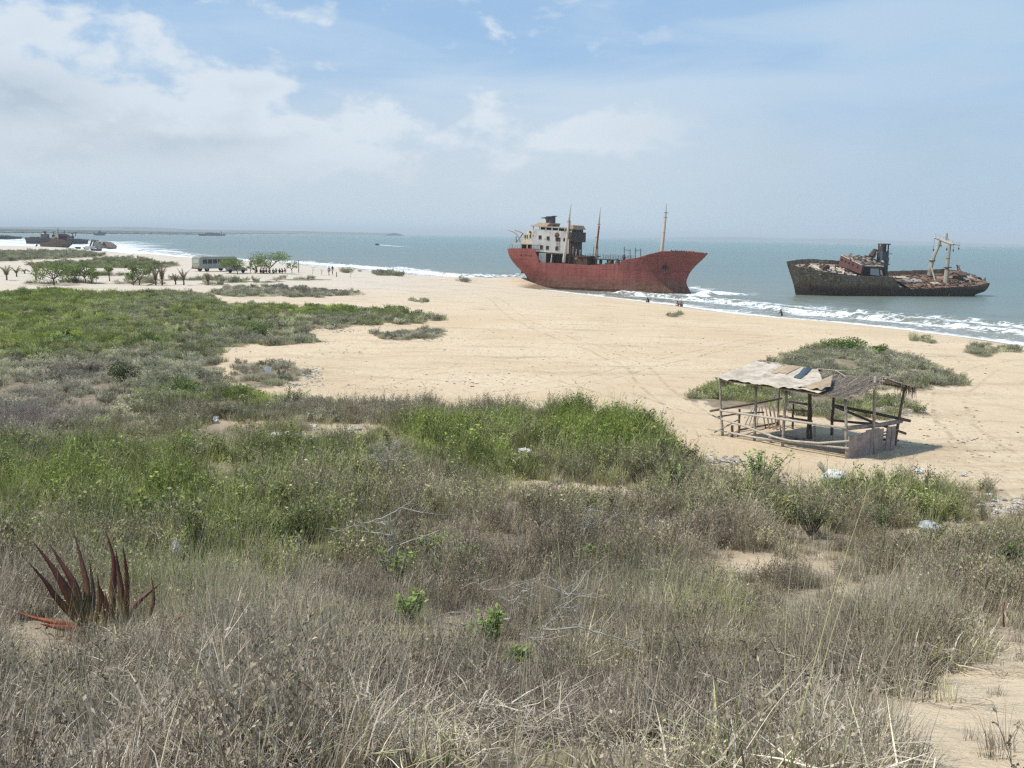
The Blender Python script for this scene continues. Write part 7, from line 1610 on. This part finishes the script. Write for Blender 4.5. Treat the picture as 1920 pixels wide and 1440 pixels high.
    for s_, sg in (('l', -1), ('r', 1)):
        d = (V['w' + s_] - V['e' + s_]).normalized(); V['p' + s_] = V['w' + s_] + d * .07; rad['p' + s_] = (.04, .018); E.append(('w' + s_, 'p' + s_)); side = Vector((0, 1, 0)) if abs(d.y) < .8 else Vector((0, 0, 1))
        for k in range(4):
            n_ = f'f{s_}{k}'; V[n_] = V['p' + s_] + d * (.07 + .012 * (1.5 - abs(k - 1.4))) + side * (.018 * (k - 1.5)) + Vector((-sg * .015, 0, 0)); rad[n_] = .008; E.append(('p' + s_, n_))
        n_ = 't' + s_ + 'h'; V[n_] = V['w' + s_] + d * .06 + side * .05; rad[n_] = .009; E.append(('w' + s_, n_))
    names = list(V); idx = {k: i for i, k in enumerate(names)}
    me = skinned([tuple(V[k]) for k in names], [(idx[a], idx[b]) for a, b in E], [rad[k] for k in names], 'person')
    for m_ in (SKIN, CL[top] if top else SKIN, CL[low]): me.materials.append(m_)
    seg = {'t': [('wai', 'che'), ('che', 'nec'), ('sl', 'el'), ('sr', 'er'), ('che', 'sl'), ('che', 'sr')], 'l': [('pel', 'wai'), ('hl', 'kl'), ('hr', 'kr'), ('pel', 'hl'), ('pel', 'hr')], 's': [('nec', 'hea'), ('hea', 'top'), ('el', 'wl'), ('er', 'wr'), ('kl', 'al'), ('kr', 'ar'), ('al', 'tl'), ('ar', 'tr'), ('wl', 'pl'), ('wr', 'pr')]}
    def ds(p, a, b): a, b = V[a], V[b]; t_ = max(0, min(1, (p - a).dot(b - a) / (b - a).length_squared)); return (p - a - (b - a) * t_).length
    for p in me.polygons:
        b_ = min(((ds(p.center, a, c), k) for k, L in seg.items() for a, c in L)); p.material_index = {'t': 1, 'l': 2, 's': 0}[b_[1]]; p.use_smooth = True
    o = bpy.data.objects.new('person', me); COL.objects.link(o); o.location = loc; o.rotation_euler = (0, 0, face); o.scale = (scale,) * 3; tag(o, label, 'person', group); WORG[o.name] = (0, 0, 0)
    h = MB(); c = V['hea'] + Vector((0, -.012, .045)); h.blob(c, (.092, .108, .092), 3, 12, 8, .05); MB_ = h.build('hair', HAIR, o, smooth=True)
    for sg in (-1, 1):
        e = V['hea'] + Vector((sg * .034, .088, .02)); MB().blob(e, (.011, .008, .008), 1, 6, 4, 0).build('eye', CL['white'], o)
    return o
def pp(px, py, face, pose, top, low, label, group=None, z=None, scale=1.0):
    g = ground_at(px, py) if z is None else at(px, py, 0) + Vector((0, 0, z)); return person(g, face, pose, top, low, label, group, scale)
pp(617, 516.5, 2.6, 'walk', 'blue', 'navy', 'person in light blue top and dark trousers walking on the sand, left of two'); pp(623.5, 515, 2.9, 'walk', 'black', 'tan', 'person in dark top and tan shorts walking on the sand, right of two')
for i, (px, t_, l_, fc_, po, lb) in enumerate(((482, 'maroon', 'maroon', 1.2, 'sit', 'person in maroon sitting at the left end of the group under the tree'), (488, 'maroon', 'purple', -.6, 'sit', 'person in maroon and purple sitting second from the left under the tree'), (494, 'purple', 'navy', 3.0, 'sit', 'person in a purple top sitting third from the left under the tree'), (500, 'red', 'maroon', 2.2, 'sit', 'person in a red top sitting left of the one in white under the tree'),
                                     (506, 'white', 'white', 2.8, 'sit', 'person all in white sitting in the middle of the group'), (512, 'black', 'navy', -2.5, 'sit', 'person in black sitting just right of the one in white'), (518, 'navy', 'black', 2.9, 'sit', 'person in navy sitting second right of the one in white'), (524, 'maroon', 'black', -2.8, 'sit', 'person in maroon top and black trousers sitting right of centre in the group'), (530, 'black', 'maroon', 2.3, 'crouch', 'person in black crouching near the right end of the group'), (535.5, 'maroon', 'navy', 2.0, 'crouch', 'person in maroon top crouching at the right end of the group'))):
    pp(px, 511.6 + (i % 3) * .5, fc_, po, t_, l_, lb, 'group seated under the largest beach tree')
pp(1215.5, 568.5, .6, 'crouch', 'black', 'black', 'person in black crouching in the shallows near the tanker', None, -.12); pp(1271, 576.5, .3, 'crouch', 'orange', 'tan', 'person with orange top crouching at the water edge, left of two', None, -.05); pp(1276.5, 577, -.4, 'sit', None, 'red', 'bare-chested person sitting at the water edge, right of two', None, -.02)
pp(1466, 592.5, .9, 'wade', None, 'black', 'bather leaning forward in the foamy shallows below the dark wreck', None, -.62)
